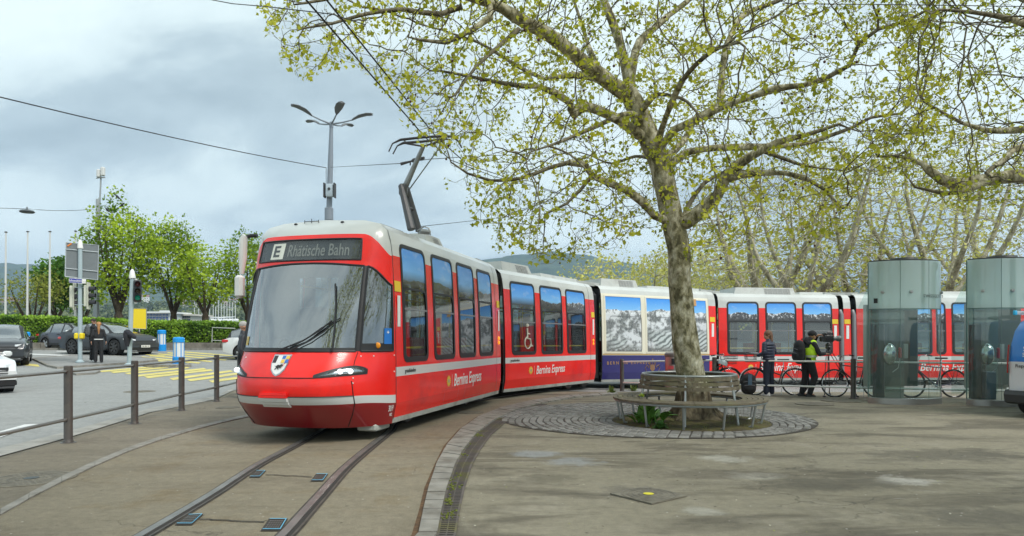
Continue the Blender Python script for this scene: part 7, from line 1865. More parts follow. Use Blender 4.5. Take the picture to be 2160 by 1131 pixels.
# --- woman in navy puffer jacket
wb_=V((wx(1621,17.75),17.75,0)); A_=Pose(wb_,R(128)); s=1.0
p=[]; f=head(p,A_(.03,0,1.555),R(186),.98)
p+=[(A_(0,0,1.36),.055,A_(.015,0,1.50),.05),(A_(0,0,.95),.115,A_(0,0,1.12),.105),(A_(0,0,1.12),.105,A_(0,0,1.32),.10),(A_(0,-.13,1.34),.055,A_(0,.13,1.34),.055)]
for y in(-1,1):
    p+=[(A_(0,y*.085,.92),.085,A_(.0,y*.10,.50),.055),(A_(.0,y*.10,.50),.055,A_(-.02,y*.11,.09),.038),(A_(-.02,y*.11,.05),.035,A_(.08,y*.115,.03),.03)]
    el=A_(-.02,y*.23,1.10); wr=A_(.20,y*.19,1.03); p+=[(A_(0,y*.17,1.33),.045,el,.038),(el,.036,wr,.024)]; hand(p,wr,A_(.3,y*.15,1.05)-wr,V((0,0,1)),1.0,.8,y)
wo=body('person',p,SKIN,loc=wb_); tag(wo,'woman with long brown hair in a navy quilted jacket and navy trousers','person')
eyes(wo,f)
q=[]
for k,z in enumerate((.93,1.0,1.07,1.14,1.21,1.28,1.345)):
    r_=.150 if z<1.3 else .12; w=.075 if z<1.3 else .09; q.append((A_(0,-w,z),r_*.93,A_(0,w,z),r_*.93)) if k%1==0 else None
q=[(a,b*.80,c,d*.80) for a,b,c,d in q]
q2=[]
for z in(.945,1.02,1.095,1.17,1.245,1.315): q2.append(('b',A_(0,0,z),(.138,.215,.056),A_.M))
q2+=[('b',A_(0,0,1.12),(.130,.206,.24),A_.M),('b',A_(0,0,1.36),(.10,.17,.06),A_.M),(A_(-.005,0,1.38),.075,A_(0,0,1.42),.07)]
for y in(-1,1):
    sh_=A_(0,y*.185,1.335); el=A_(-.025,y*.245,1.10); wr=A_(.17,y*.20,1.035)
    for k in range(4): q2.append(('b',sh_.lerp(el,(k+.3)/4),(.066,.066,.048))); 
    q2.append((sh_,.062,el,.055)); q2.append((el,.055,wr,.045))
    for k in range(4): q2.append(('b',el.lerp(wr,(k+.4)/4),(.050,.056,.054)))
body('jacket',q2,NAVYJ,wo,smooth=6)
q=[]
for y in(-1,1): q+=[(A_(-.01,y*.08,.93),.105,A_(0,y*.10,.52),.080),(A_(0,y*.10,.52),.080,A_(-.015,y*.115,.10),.078)]
q+=[('b',A_(-.01,0,.92),(.125,.185,.12),A_.M)]
body('trousers',q,NAVYT,wo)
mb=MB(); shoe(mb,(-.03,.115,0),A_); 
B_=Pose(wb_,R(110)); shoe(mb,(.0,-.10,0),Pose(wb_,R(150))); mb.build('shoes',mat('sneaker_white',(.68,.64,.62),.6),wo)
h=[('b',f(-.02,0,.035),(.108,.088,.105)),(f(-.06,0,.02),.08,f(-.075,.0,-.12),.072),(f(-.075,0,-.10),.072,f(-.09,.0,-.27),.045),(f(-.05,-.065,.0),.035,f(-.07,-.06,-.2),.028),(f(-.05,.065,.0),.035,f(-.07,.06,-.2),.028)]
ho=body('hair',h,HAIRB,wo,voxel=.009,smooth=4)
lt=thing('laptop','thin grey tablet held flat in front of the woman in navy','tablet',A_(.33,0,1.06)); mb=MB(); mb.box(A_(.36,.0,1.085),(.20,.30,.014),0,M=A_.M@Matrix.Rotation(R(-8),3,'Y'),bev=.004); mb.build('slab',mat('tablet_grey',(.25,.26,.28),.4),lt)
# --- cameraman
cb_=V((wx(1706,17.5),17.5,0)); A_=Pose(cb_,R(8)); p=[]; f=head(p,A_(.10,0,1.545),R(15),1.0,R(5))
p+=[(A_(.03,0,1.36),.06,A_(.07,0,1.49),.055),(A_(-.02,0,.94),.12,A_(.0,0,1.14),.115),(A_(0,0,1.14),.12,A_(.03,0,1.34),.115),(A_(.03,-.15,1.35),.06,A_(.03,.15,1.35),.06)]
legs=[((-.03,-.09,.92),(.10,-.10,.50),(-.03,-.10,.08)),((-.03,.09,.92),(-.02,.11,.50),(-.12,.11,.08))]
for a,b,c in legs: p+=[(A_(*a),.09,A_(*b),.06),(A_(*b),.058,A_(*c),.042),(A_(*c),.04,A_(c[0]+.10,c[1],.035),.035)]
er,wrr=A_(.14,-.25,1.08),A_(.36,-.16,1.08); elf,wl_=A_(.20,.22,1.30),A_(.27,.02,1.56)
p+=[(A_(.03,-.18,1.34),.05,er,.042),(er,.04,wrr,.027),(A_(.03,.18,1.34),.05,elf,.042),(elf,.04,wl_,.027)]
hand(p,wrr,V((1,.2,.1)),V((0,0,1)),1.05,1.1,-1); hand(p,wl_,A_(.40,-.02,1.57)-wl_,V((0,0,1)),1.05,.9,1)
cm=body('person',p,SKIN2,loc=cb_); tag(cm,'cameraman in black with a yellow high visibility vest and black cap','person'); eyes(cm,f)
q=[('b',A_(.0,0,1.12),(.145,.20,.26),A_.M),('b',A_(.03,0,1.34),(.12,.20,.09),A_.M),(A_(.02,0,1.38),.085,A_(.03,0,1.44),.085),(A_(-.07,0,1.40),.07,A_(-.05,0,1.46),.06)]
q+=[(A_(.03,-.19,1.33),.070,er,.058),(er,.058,A_(.32,-.175,1.08),.042),(A_(.03,.19,1.33),.070,elf,.056),(elf,.056,A_(.255,.06,1.51),.042)]
body('hoodie',q,BLKC,cm)
q=[('b',A_(-.03,0,.90),(.13,.175,.13),A_.M)]
for a,b,c in legs: q+=[(A_(*a),.115,A_(*b),.088),(A_(*b),.088,A_(c[0],c[1],.10),.068)]
body('trousers',q,BLKC,cm)
q=[('b',A_(.01,0,1.10),(.168,.232,.24),A_.M),(A_(.03,-.14,1.22),.10,A_(.05,-.12,1.35),.090),(A_(.03,.14,1.22),.10,A_(.05,.12,1.35),.090),('b',A_(.0,0,.93),(.158,.212,.12),A_.M)]
body('vest',q,HIVIS,cm,smooth=5)
mb=MB(); rings=[[A_(.01+.175*math.cos(t),.240*math.sin(t),z) for t in [2*math.pi*k/28 for k in range(28)]] for z in(1.00,1.05)]; mb.loft(rings,0,True); mb.build('reflective_band',mat('reflective',(.55,.62,.45),.3,metal=.3),cm)
q=[('b',f(-.012,0,.045),(.112,.094,.092)),(f(.06,0,.045),.03,f(.105,0,.040),.022)]; body('cap',q,BLKC,cm,voxel=.009,smooth=3)
mb=MB(); shoe(mb,(-.05,-.10,0),A_); shoe(mb,(-.14,.11,0),A_); mb.build('shoes',mat('boot_black',(.02,.02,.02),.5),cm)
def rucksack(name,label,c,M,w,h,d,m,panel=None,loc=None,straps=None):
    root=thing(name,label,'backpack',c); q=[]
    c=V(c)
    for z,kk in((-.20,.96),(-.08,1.0),(.08,1.0),(.20,.92)): q.append(('b',c+M@V((0,0,z*h)),(d*.52*kk,w*.5*kk,h*.30),M))
    q+=[('b',c+M@V((-d*.38,0,-.16*h)),(d*.30,w*.38,h*.22),M)]
    body('pack_bag',q,m,root,voxel=.012,smooth=4)
    mb=MB()
    for y in(-1,1): mb.tube([c+M@V((d*.45,y*w*.25,h*.42)),c+M@V((d*.75,y*w*.28,h*.3)),c+M@V((d*.80,y*w*.30,0)),c+M@V((d*.4,y*w*.35,-h*.35))],.018,6)
    mb.tube([c+M@V((d*.3,-.04,h*.46)),c+M@V((d*.3,0,h*.56)),c+M@V((d*.3,.04,h*.46))],.010,5)
    mb.build('strap',mat('strap_black',(.015,.015,.015),.8),root)
    mb=MB()
    mb.tube([c+M@V((-d*.50,-w*.40,h*.10)),c+M@V((-d*.62,0,h*.16)),c+M@V((-d*.50,w*.40,h*.10))],.006,4); mb.tube([c+M@V((-d*.56,-w*.34,-h*.05)),c+M@V((-d*.69,0,-h*.03)),c+M@V((-d*.56,w*.34,-h*.05))],.006,4); mb.build('zip',mat('zip_grey',(.12,.12,.13),.4),root)
    if panel:
        mb=MB(); rings=[]
        for t in range(7): z=-.3+.75*t/6; rings.append([c+M@V((-d*(.60+.04*math.sin(z*5)),y*w*.13*(1-.4*abs(z)),z*h)) for y in(-1,0,1)])
        mb.loft(rings,0,False); mb.build('panel',panel,root)
    return root
rucksack('backpack','large black backpack on the back of the cameraman',A_(-.26,0,1.13),A_.M,.36,.62,.26,BLKC)
rucksack('backpack','black backpack with a blue grey panel standing on the ground beside the woman',V((wx(1579,17.7),17.7,.30)),Matrix.Rotation(R(85),3,'Z'),.40,.56,.24,BLKC,mat('pack_blue',(.06,.11,.17),.7))
# video camera on tripod
cx_=A_(.52,-.02,1.47); VC=thing('video_camera','black video camera with a lens hood, on a tripod beside the man in the vest','camera',cx_)
Mc=A_.M; K=mat('camera_black',(.02,.02,.022),.4,coat=.2); K2=mat('camera_grey',(.16,.165,.17),.4)
mb=MB(); mb.box(cx_,(.26,.13,.17),0,M=Mc,bev=.02); mb.box(cx_+Mc@V((-.10,.0,.11)),(.10,.08,.08),0,M=Mc,bev=.015); mb.tube([cx_+Mc@V((-.05,0,.13)),cx_+Mc@V((.0,0,.17)),cx_+Mc@V((.12,0,.16)),cx_+Mc@V((.14,0,.09))],.014,6); mb.box(cx_+Mc@V((-.17,0,-.01)),(.10,.09,.13),0,M=Mc,bev=.01); mb.build('camera_body',K,VC)
mb=MB(); mb.lathe(cx_+Mc@V((.12,0,0)),[(.05,0),(.055,.04),(.05,.10),(.07,.13),(.078,.20),(.072,.20),(.06,.14),(.001,.13)],n=20,axis=tuple(Mc@V((1,0,0)))); mb.build('lens',K2,VC)
mb=MB(); mb.tube([cx_+Mc@V((-.08,.05,.10)),cx_+Mc@V((-.19,.09,.10))],.025,8); mb.box(cx_+Mc@V((.06,.10,.10)),(.02,.14,.10),0,M=Mc); mb.build('viewfinder',K,VC)
TP=thing('tripod','tall black twin tube camera tripod with spread legs','tripod',V((cx_.x,cx_.y,0)))
top=cx_+V((0,0,-.16)); mb=MB(); mb.ball(top,(.07,.07,.06)); mb.lathe(top,[(.06,-.10),(.075,-.05),(.05,0)],n=12); mb.tube([top,A_(.37,-.15,1.10)],.011,6); mb.build('fluid_head',K,TP)
for i,(dx,dy) in enumerate(((-.02,-.05),(.62,-.10),(.25,.62))):
    foot=V((wx(1739,17.4) if i==0 else top.x+dx,17.4+(0 if i==0 else dy),.02)) 
    if i==0: foot=V((wx(1739,17.3),17.3,.02))
    a=top+V((0,0,-.08)); mb=MB(); m_=a.lerp(foot,.52); sd=(foot-a).cross(V((0,1,0) if i<2 else(1,0,0))).normalized()*.033
    mb.tube([a+sd,m_+sd],.010,6); mb.tube([a-sd,m_-sd],.010,6); mb.tube([m_+sd,m_-sd],.010,6); mb.tube([a.lerp(foot,.3)+sd,a.lerp(foot,.3)-sd],.010,6); mb.tube([m_,foot],.012,6); mb.box(foot,(.07,.07,.03),0,bev=.008); mb.ball(m_,(.02,.02,.02),m=1,n=8,k=6); mb.build('leg',[K,YEL],TP)
# --- pair on the island
def stander(base,yaw,label,h,jack,trous,hairm,longhair,shoes,pack=False,band=None,arms=None):
    A_=Pose(base,yaw); k=h/1.75; g=lambda x,y,z:A_(x*k,y*k,z*k)
    p=[]; f=head(p,g(.02,0,1.63),yaw+R(10),k)
    p+=[(g(0,0,1.44),.052*k,g(.01,0,1.57),.05*k),(g(0,0,1.0),.085*k,g(0,0,1.2),.08*k),(g(0,0,1.2),.08*k,g(0,0,1.36),.075*k),(g(0,-.12,1.39),.04*k,g(0,.12,1.39),.04*k)]
    q=[('b',g(0,0,1.16),(.125*k,.19*k,.28*k),A_.M),('b',g(0,0,1.39),(.105*k,.19*k,.085*k),A_.M),(g(0,0,1.42),.085*k,g(0,0,1.50),.066*k)]; t=[('b',g(-.01,0,.96),(.115*k,.165*k,.12*k),A_.M)]
    for y in(-1,1):
        p+=[(g(0,y*.09,.95),.07*k,g(.0,y*.10,.52),.045*k),(g(0,y*.10,.52),.045*k,g(-.02,y*.105,.08),.032*k),(g(-.02,y*.105,.05),.035*k,g(.09,y*.11,.035),.03*k)]
        el=g(-.04,y*.25,1.14); wr=g(.03,y*.28,.90); p+=[(g(0,y*.17,1.39),.034*k,el,.030*k),(el,.030*k,wr,.023*k)]; hand(p,wr,V((0,0,-1)),A_.M@V((0,y,0)),k,.5,y)
        q+=[(g(0,y*.18,1.39),.062*k,el,.052*k),(el,.052*k,g(.025,y*.275,.94),.040*k)]; t+=[(g(-.01,y*.085,.95),.108*k,g(0,y*.10,.52),.078*k),(g(0,y*.10,.52),.078*k,g(-.02,y*.11,.09),.072*k)]
    o=body('person',p,SKIN,loc=base,voxel=.013); tag(o,label,'person'); eyes(o,f,k)
    body('jacket',q,jack,o,voxel=.014); body('trousers',t,trous,o,voxel=.014)
    if longhair: body('hair',[('b',f(-.02,0,.035),(.106,.088,.102)),(f(-.08,0,.02),.06,f(-.11,0,-.20),.05),(f(-.11,0,-.2),.05,f(-.12,0,-.42),.022)],hairm,o,voxel=.011,smooth=3)
    else: body('hair',[('b',f(-.022,0,.045),(.106,.086,.092))],hairm,o,voxel=.011,smooth=3)
    mb=MB(); shoe(mb,(-.02,.11,0),A_); shoe(mb,(-.02,-.11,0),A_); mb.build('shoes',shoes,o)
    if band: mb=MB(); rings=[[g(-.005+.132*math.cos(tt),.182*math.sin(tt),z) for tt in [2*math.pi*j/24 for j in range(24)]] for z in(.985,1.02)]; mb.loft(rings,0,True); mb.build('shirt_hem',band,o)
    return A_,k
b=G(197,763,.09); stander(b,R(60),'young man in black with a grey backpack waiting on the traffic island',1.84,BLKC,BLKC,HAIRD,False,WHT)
Am=Pose(b,R(60)); rucksack('backpack','grey backpack worn by the young man on the traffic island',Am(-.22,.05,1.30),Am.M,.30,.50,.20,mat('pack_grey',(.085,.095,.10),.8,var=.2))
b=G(208,764.5,.09); stander(b,R(112),'young woman in black with long ginger hair waiting on the traffic island',1.70,BLKC,BLKC,HAIRG,True,BLKC,band=WHT)
# grey haired man behind the tram nose
g_=V((wx(513,17.0),17.0,0))
stander(g_,R(20),'grey haired man in a dark quilted jacket behind the tram nose',1.90,mat('puffer_charcoal',(.03,.033,.04),.5,bump=.4,bscale=14),BLKC,HAIRW,False,BLKC)

# ================================================================ glass booths
def booth(label,xl,xr,yb,cyc,first=True):
    Yf=F*HC/(yb-HY); k=F/Yf; X0,X1=(xl-CX)/k,(xr-CX)/k; cx_=(X0+X1)/2; hw=(X1-X0)/2; zt,zf=3.22,2.14
    root=thing('glass_booth',label,'phone booth',(cx_,Yf+.5,0),group='curved glass phone booths')
    dep=.42
    def arc(t,z,off=0):  # t -1..1 front face
        a=t*R(76); return V((cx_+(hw+off)*math.sin(a)/math.sin(R(76)),Yf+ (dep+off*.3)*(1-math.cos(a))/(1-math.cos(R(76)))-off,z))
    FG=glassmat('frosted_green_glass',(.50,.62,.60),.05,rough=.12,haze=.62,hazecol=(.80,.96,.91)); CG_=glassmat('clear_green_glass',(.78,.90,.87),.03,haze=.07,hazecol=(.5,.66,.62)); ST=mat('booth_steel',(.40,.40,.39),.3,metal=.9,var=.1,scale=3)
    for t0,t1 in((-1,-.28),(-.275,.30),(.305,1)):
        n=8; mb=MB(); mb.loft([[arc(t0+(t1-t0)*j/n,z) for j in range(n+1)] for z in(zf,zt)],0,False); mb.loft([[arc(t0+(t1-t0)*j/n,z,-.012) for j in range(n+1)] for z in(zf,zt)],0,False); mb.build('frosted_pane',FG,root,auto=60)
        mb=MB(); mb.loft([[arc(t0+(t1-t0)*j/n,z) for j in range(n+1)] for z in(.14,zf-.006)],0,False); mb.build('clear_pane',CG_,root,auto=60)
    mb=MB(); rings=[[arc(-1+2*j/24,z,o) for j in range(25)] for z,o in((0,.02),(.13,.02),(.14,.0),(.14,-.04))]; mb.loft(rings,0,False); mb.build('base_ring',ST,root,auto=40)
    mb=MB(); rings=[[arc(-1+2*j/24,z,.003) for j in range(25)] for z in(zf-.012,zf+.012)]; mb.loft(rings,0,False)
    for t in(-.28,.30): mb.tube([arc(t,.14),arc(t,zt)],.005,4)
    for t in(-1,1): mb.tube([arc(t,.14),arc(t,zt)],.012,5)
    mb.build('glass_edge',mat('glass_edge_green',(.12,.20,.18),.2),root)
    # roof disc, back glass, bracket
    mb=MB(); rim=[arc(-1+2*j/24,zt-.02,-.03) for j in range(25)]+[V((cx_+hw-.05,Yf+.8,zt-.02)),V((cx_-hw+.42,Yf+.8,zt-.02))]
    mb.loft([rim,[p_+V((0,0,.05)) for p_ in rim]],0,True,True); c=V((cx_,Yf+.45,zt+.04)); mb.lathe(c,[(.30,0),(.28,.05),(.001,.07)],n=20); mb.build('roof',mat('booth_roof_dark',(.05,.055,.055),.5),root)
    mb=MB(); mb.face([V((cx_-hw+.03,Yf+1.0,.2)),V((cx_+hw-.5,Yf+1.0,.2)),V((cx_+hw-.5,Yf+1.0,zf)),V((cx_-hw+.03,Yf+1.0,zf))]); mb.face([V((cx_-hw+.03,Yf+1.0,zf)),V((cx_+hw-.03,Yf+1.0,zf)),V((cx_+hw-.05,Yf+.8,zt-.02)),V((cx_-hw+.42,Yf+.8,zt-.02))]); mb.build('back_pane',CG_,root)
    # advertising slab at the back left
    mb=MB(); sx=((xl-27-CX)/F)*(Yf+1.35); mb.box((sx+.66,Yf+1.35,1.30),(1.16,.14,1.95),0,bev=.01); mb.box((sx+.04,Yf+1.35,1.30),(.10,.17,1.98),1,bev=.01); mb.box((sx+.66,Yf+1.35,.16),(.5,.10,.34),1); mb.build('display_slab',[mat('slab_dark_green',(.085,.098,.088),.35,var=.2,scale=2),mat('slab_edge_beige',(.42,.42,.38),.5)],root)
    # steel fixings on the frosted ring
    mb=MB(); z=2.52
    for t in(-.62,-.08,.80): q=arc(t,z,.02); mb.lathe(q,[(.001,.02),(.035,.015),(.035,-.02)],n=12,axis=tuple((q-V((cx_,Yf+1,z))).normalized()))
    mb.tube([arc(-.62,z,-.05),arc(-.2,z,-.12),arc(.80,z,-.05)],.012,6); mb.tube([V((cx_-.2,Yf+.5,2.35)),V((cx_+.75*hw,Yf+.5,2.35))],.02,6); mb.tube([V((cx_-.2,Yf+.5,2.35)),V((cx_-.2,Yf+.5,zt-.03))],.02,6); mb.build('fixing',ST,root)
    q=arc(.40,2.44); textmesh('booth_lettering','swisscom',mat('booth_lettering_grey',(.12,.15,.14),.5),root,q+V((0,-.02,0)),(arc(.45,2.44)-arc(.35,2.44)),V((0,0,1)),width=.60,size=1,bold=.0)
    # telephone: silver dome on a post
    pz=V((cx_-hw*.42,Yf+.55,0)); mb=MB(); mb.box(pz+V((-.12,.1,.95)),(.24,.12,1.7),0,bev=.02); mb.build('phone_column',mat('phone_column_dark',(.06,.075,.075),.3,metal=.4),root)
    mb=MB(); mb.ball(pz+V((.06,-.02,1.12)),(.15,.15,.25),n=20,k=14); mb.build('phone_dome',mat('phone_dome_silver',(.50,.54,.53),.2,metal=.9),root)
    mb=MB(); mb.tube([pz+V((.24,-.08,1.20)),pz+V((.30,-.06,1.08)),pz+V((.25,-.05,.80)),pz+V((.12,-.05,.70))],.008,5); mb.box(pz+V((.27,-.08,1.15)),(.05,.07,.24),1,bev=.015); mb.build('handset',[ST,mat('handset_red',(.45,.03,.04),.4)],root)
    mb=MB(); mb.box(pz+V((.62,.3,1.18)),(.10,.05,.34),0,bev=.01); mb.build('notice_holder',mat('notice_grey',(.35,.38,.37),.4),root)
    if first: mb=MB(); q=arc(-.78,2.33,.006); mb.box(q,(.08,.004,.11),0,M=Matrix.Rotation(R(-40),3,'Z')); mb.build('sticker',BLK,root)
    else: mb=MB(); mb.box(pz+V((.12,.05,.42)),(.24,.25,.62),0,bev=.01); mb.build('cabinet',mat('cabinet_dark_blue',(.05,.075,.10),.5),root)
booth('first curved glass phone booth, left of its twin, sticker on the frosted band',1852,2009,854,0)
booth('second curved glass phone booth, at the right edge behind the blue and white van',2066,2223,858,0,False)

# ================================================================ van
def van():
    yaw=R(30); vc=V((9.45,13.2,0))+V((math.cos(yaw),math.sin(yaw),0))*2.2+V((math.sin(yaw),-math.cos(yaw),0))*.9; root=thing('delivery_van','blue and white van with a roof ladder, its rear corner entering at the right edge','van',vc,yaw)
    VB=mat('van_blue',(.015,.20,.62),.3,coat=.7); VW=mat('van_white',(.70,.72,.74),.3,coat=.6)
    Lh=2.2; W2=.90; mb=MB(); rings=[]
    for z,b,w in((.42,0,.98),(.62,.02,1.0),(.90,.02,1.0),(1.04,.02,1.0),(1.06,.02,1.0),(1.35,.06,.985),(1.62,.15,.955),(1.80,.30,.91),(1.87,.50,.84),(1.90,.9,.5)):
        W_=W2*w; rings.append([V((-Lh+b+.16,-W_,z)),V((-Lh+b+.04,-W_*.93,z)),V((-Lh+b,-W_*.75,z)),V((-Lh+b-.02,0,z)),V((-Lh+b,W_*.75,z)),V((-Lh+b+.04,W_*.93,z)),V((-Lh+b+.16,W_,z)),V((Lh-.9,W_,z)),V((Lh-.3-z*.3,W_*.6,z)),V((Lh-.3-z*.3,-W_*.6,z)),V((Lh-.9,-W_,z))])
    mb.loft(rings,0,True,True,mf=lambda i,j: 1 if i<3 else 0); mb.build('body',[VB,VW],root,world=False,auto=40)
    mb=MB(); rings=[]
    for z,o in((.24,.0),(.28,.10),(.42,.13),(.50,.08)): rings.append([V((-Lh-o+.3,-W2-.01,z)),V((-Lh-o+.05,-W2*.97,z)),V((-Lh-o,-W2*.8,z)),V((-Lh-o-.02,0,z)),V((-Lh-o,W2*.8,z)),V((-Lh-o+.05,W2*.97,z)),V((-Lh-o+.3,W2+.01,z))])
    mb.loft(rings,0,False); mb.build('rear_bumper',mat('bumper_dark',(.04,.042,.045),.6),root,world=False)
    for s in(-1,1):
        mb=MB(); mb.loft([[V((-Lh+.07+o,s*(W2*.985),z)),V((-Lh+.02+o,s*W2*.93,z)),V((-Lh+.17+o,s*(W2*1.004),z))] for z,o in((.82,0),(1.0,0),(1.25,.03),(1.36,.05))],0,True,True); mb.build('tail_light',TAIL,root,world=False)
        for x in(-Lh+.75,Lh-.8):
            c=V((x,s*(W2-.12),.32)); mb=MB(); mb.lathe(c,[(.001,-.1),(.32,-.1),(.33,-.05),(.33,.06),(.30,.1),(.2,.1),(.001,.08)],n=24,axis=(0,s,0)); mb.build('wheel',TYRE,root,world=False)
    mb=MB(); mb.box((-Lh-.012,.02,.76),(.015,.52,.12)); mb.build('number_plate',PLT,root,world=False)
    M=wm(root); dx_=M.to_3x3()@V((0,-1,0))
    textmesh('plate_number','ZH 89049',BLK,root,M@V((-Lh-.022,.03,.76)),dx_,V((0,0,1)),width=.40,size=1,bold=.012)
    textmesh('side_lettering','Reparatur - Service',BLK,root,M@V((-Lh+.005,.36,.96)),dx_,V((0,0,1)),width=.70,size=1,bold=.005)
    for s_,z,w,y in(('H',1.58,.22,.52),('Sanitär',1.28,.34,.42),('Spenglerei',1.17,.44,.38)):
        x=-Lh+(.13 if z>1.5 else .04)-.01; textmesh('door_lettering',s_,WHT,root,M@V((x,y,z)),dx_,V((0,0,1)),width=w,size=1,bold=.01,shear=.2 if s_=='H' else 0,off=.01)
    mb=MB(); mb.box((-Lh-.02,.0,.86),(.04,.5,.035),0,bev=.01); mb.box((-Lh-.01,.0,1.02),(.04,.22,.04),0,bev=.01); mb.tube([V((-Lh-.01,0,.5)),V((-Lh-.01,0,1.1)),V((-Lh+.13,0,1.62)),V((-Lh+.3,0,1.8))],.006,4); mb.build('door_handle',RUB,root,world=False)
    ld=thing('ladder','aluminium ladder with bright blue end caps lying on the van roof','ladder',M@V((0,0,1.87)),yaw)
    for y in(.74,.48):
        mb=MB(); mb.box((.0,y,.10),(4.2,.03,.07)); mb.build('stile',mat('ladder_alu',(.70,.72,.74),.3,metal=.5),ld,world=False)
        mb=MB(); mb.box((-2.14,y,.10),(.09,.045,.085),0,bev=.01); mb.build('end_cap',mat('cap_cyan',(.03,.45,.75),.4),ld,world=False)
    mb=MB()
    for k in range(14): mb.tube([V((-1.95+.3*k,.48,.10)),V((-1.95+.3*k,.74,.10))],.014,6)
    mb.build('rung',MATS['ladder_alu'],ld,world=False)
    mb=MB()
    for x in(-1.4,.2): mb.tube([V((x,-.75,1.84)),V((x,-.7,1.92)),V((x,.7,1.92)),V((x,.75,1.84))],.02,6)
    mb.build('roof_bar',RUB,root,world=False)
van()
# ================================================================ far side: hills, lake, town, boats, haze
HILLM=bpy.data.materials.new('wooded_hill'); HILLM.use_nodes=True
def hillmat(m):
    nt=m.node_tree; b=nt.nodes['Principled BSDF']; N=nt.nodes.new; L=nt.links.new; g=N('ShaderNodeNewGeometry')
    mp=N('ShaderNodeMapping'); mp.inputs['Scale'].default_value=(1,1,2.2); L(g.outputs['Position'],mp.inputs[0])
    n=N('ShaderNodeTexNoise'); n.inputs['Scale'].default_value=.022; n.inputs['Detail'].default_value=8; n.inputs['Roughness'].default_value=.7; L(mp.outputs[0],n.inputs[0])
    cr=N('ShaderNodeValToRGB'); e=cr.color_ramp.elements; e[0].position=.36; e[0].color=(.018,.040,.038,1); e[1].position=.64; e[1].color=(.075,.115,.060,1); L(n.outputs['Fac'],cr.inputs[0]); L(cr.outputs[0],b.inputs['Base Color']); b.inputs['Roughness'].default_value=.95; b.inputs['Specular IOR Level'].default_value=.1
hillmat(HILLM)
def hill(name,ridge,Y0,Y1,base_y,seed,mt=HILLM,fuzz=1.0):
    """ridge: photo outline of the crest; slope runs from the foot at Y0 up to the crest at Y1 and down behind"""
    mb=MB(); n=220; x0,x1=ridge[0][0],ridge[-1][0]; rows=[]
    def rid(x):
        for (a,b),(c,d) in zip(ridge,ridge[1:]):
            if x<=c: t=(x-a)/(c-a); return b+(d-b)*sm(t)
        return ridge[-1][1]
    m_=26
    for j in range(m_+8):
        row=[]
        for i in range(n+1):
            x=x0+(x1-x0)*i/n; crest=P(x,rid(x),Y1); foot=P(x,base_y,Y0)
            if j<=m_:
                t=j/m_; X=foot.x+(crest.x-foot.x)*t; Y=Y0+(Y1-Y0)*t; z=foot.z+(crest.z-foot.z)*(1-(1-t)**1.5)
                z+= (noise.noise(V((X*.004,Y*.004,seed)))*40+noise.noise(V((X*.02,Y*.02,seed)))*10)*t*(1-t)*2*fuzz*(Y1/3000)
            else:
                t=(j-m_)/7; X=crest.x*(1+t*.5); Y=Y1*(1+t*.6); z=crest.z-(crest.z+30)*t*t
            z+=fuzz*(noise.noise(V((X*.06,Y*.06,seed+4)))*7+noise.noise(V((X*.2,Y*.2,seed+4)))*5)*(Y/3000)*(1 if j>3 else 0)
            row.append(V((X,Y,z)))
        rows.append(row)
    mb.loft(rows,0,False); o=mb.build(name,mt,auto=180); o['kind']='structure'; return o
hill('hill',[(-700,545),(-200,556),(0,563),(60,563),(120,575),(190,588),(300,600),(520,605),(760,590),(900,572),(1000,556),(1040,551),(1100,545),(1160,539),(1235,541),(1300,556),(1370,572),(1480,588),(1600,598),(1740,606),(1830,606),(2000,600),(2400,590),(2900,580)],1500,3000,676,3)
hill('hill',[(-700,628),(-100,634),(0,636),(120,632),(260,640),(380,648),(520,652),(900,640),(1300,635),(1700,630),(2100,634),(2900,640)],700,1400,680,9)
WAT=mat('lake_water',(.10,.14,.15),.12); mb=MB(); mb.face([(-2500,112,-2.2),(2500,112,-2.2),(2500,720,-2.2),(-2500,720,-2.2)]); o=mb.build('lake_water',WAT); o['kind']='structure'
# houses of the far shore, small pale specks among trees
HW=[mat('house_white',(.70,.69,.66),.7),mat('house_cream',(.62,.57,.47),.7),mat('house_ochre',(.50,.36,.26),.7)]; HR=[mat('roof_red',(.25,.12,.09),.8),mat('roof_grey',(.18,.17,.17),.8)]; WD=mat('house_window_dark',(.06,.08,.10),.2)
random.seed(77); hs=[]
for k in range(46):
    x=random.choice([random.uniform(-5,30),random.uniform(60,160),random.uniform(180,340),random.uniform(380,500)]); y=random.uniform(636,662); Y=900+ (662-y)*14+random.uniform(-40,40)
    w=random.uniform(7,15); h=random.uniform(5,10); d=9; c=P(x,y,Y); hs.append((c,w,h,d))
for i,(c,w,h,d) in enumerate(hs):
    nm=['white','cream','ochre'][i%3] if i%5 else 'white'; root=thing('lakeside_house','tiny pale house among the trees on the far lake shore','house',c,random.uniform(-.5,.5),group='houses on the far shore')
    mb=MB(); mb.box((0,0,h/2-3),(w,d,h+6)); mb.build('wall',HW[['white','cream','ochre'].index(nm)],root,world=False,smooth=False)
    mb=MB(); mb.loft([[V((-w/2-.4,-d/2-.5,h)),V((-w/2-.4,0,h+3)),V((-w/2-.4,d/2+.5,h))],[V((w/2+.4,-d/2-.5,h)),V((w/2+.4,0,h+3)),V((w/2+.4,d/2+.5,h))]],0,True,True); mb.build('roof',HR[i%2],root,world=False,smooth=False)
    mb=MB()
    for q in range(3):
        for z in(h*.3,h*.7): mb.box((-w*.3+q*w*.3,-d/2-.02,z),(w*.12,.1,1.3))
    mb.build('window',WD,root,world=False,smooth=False)
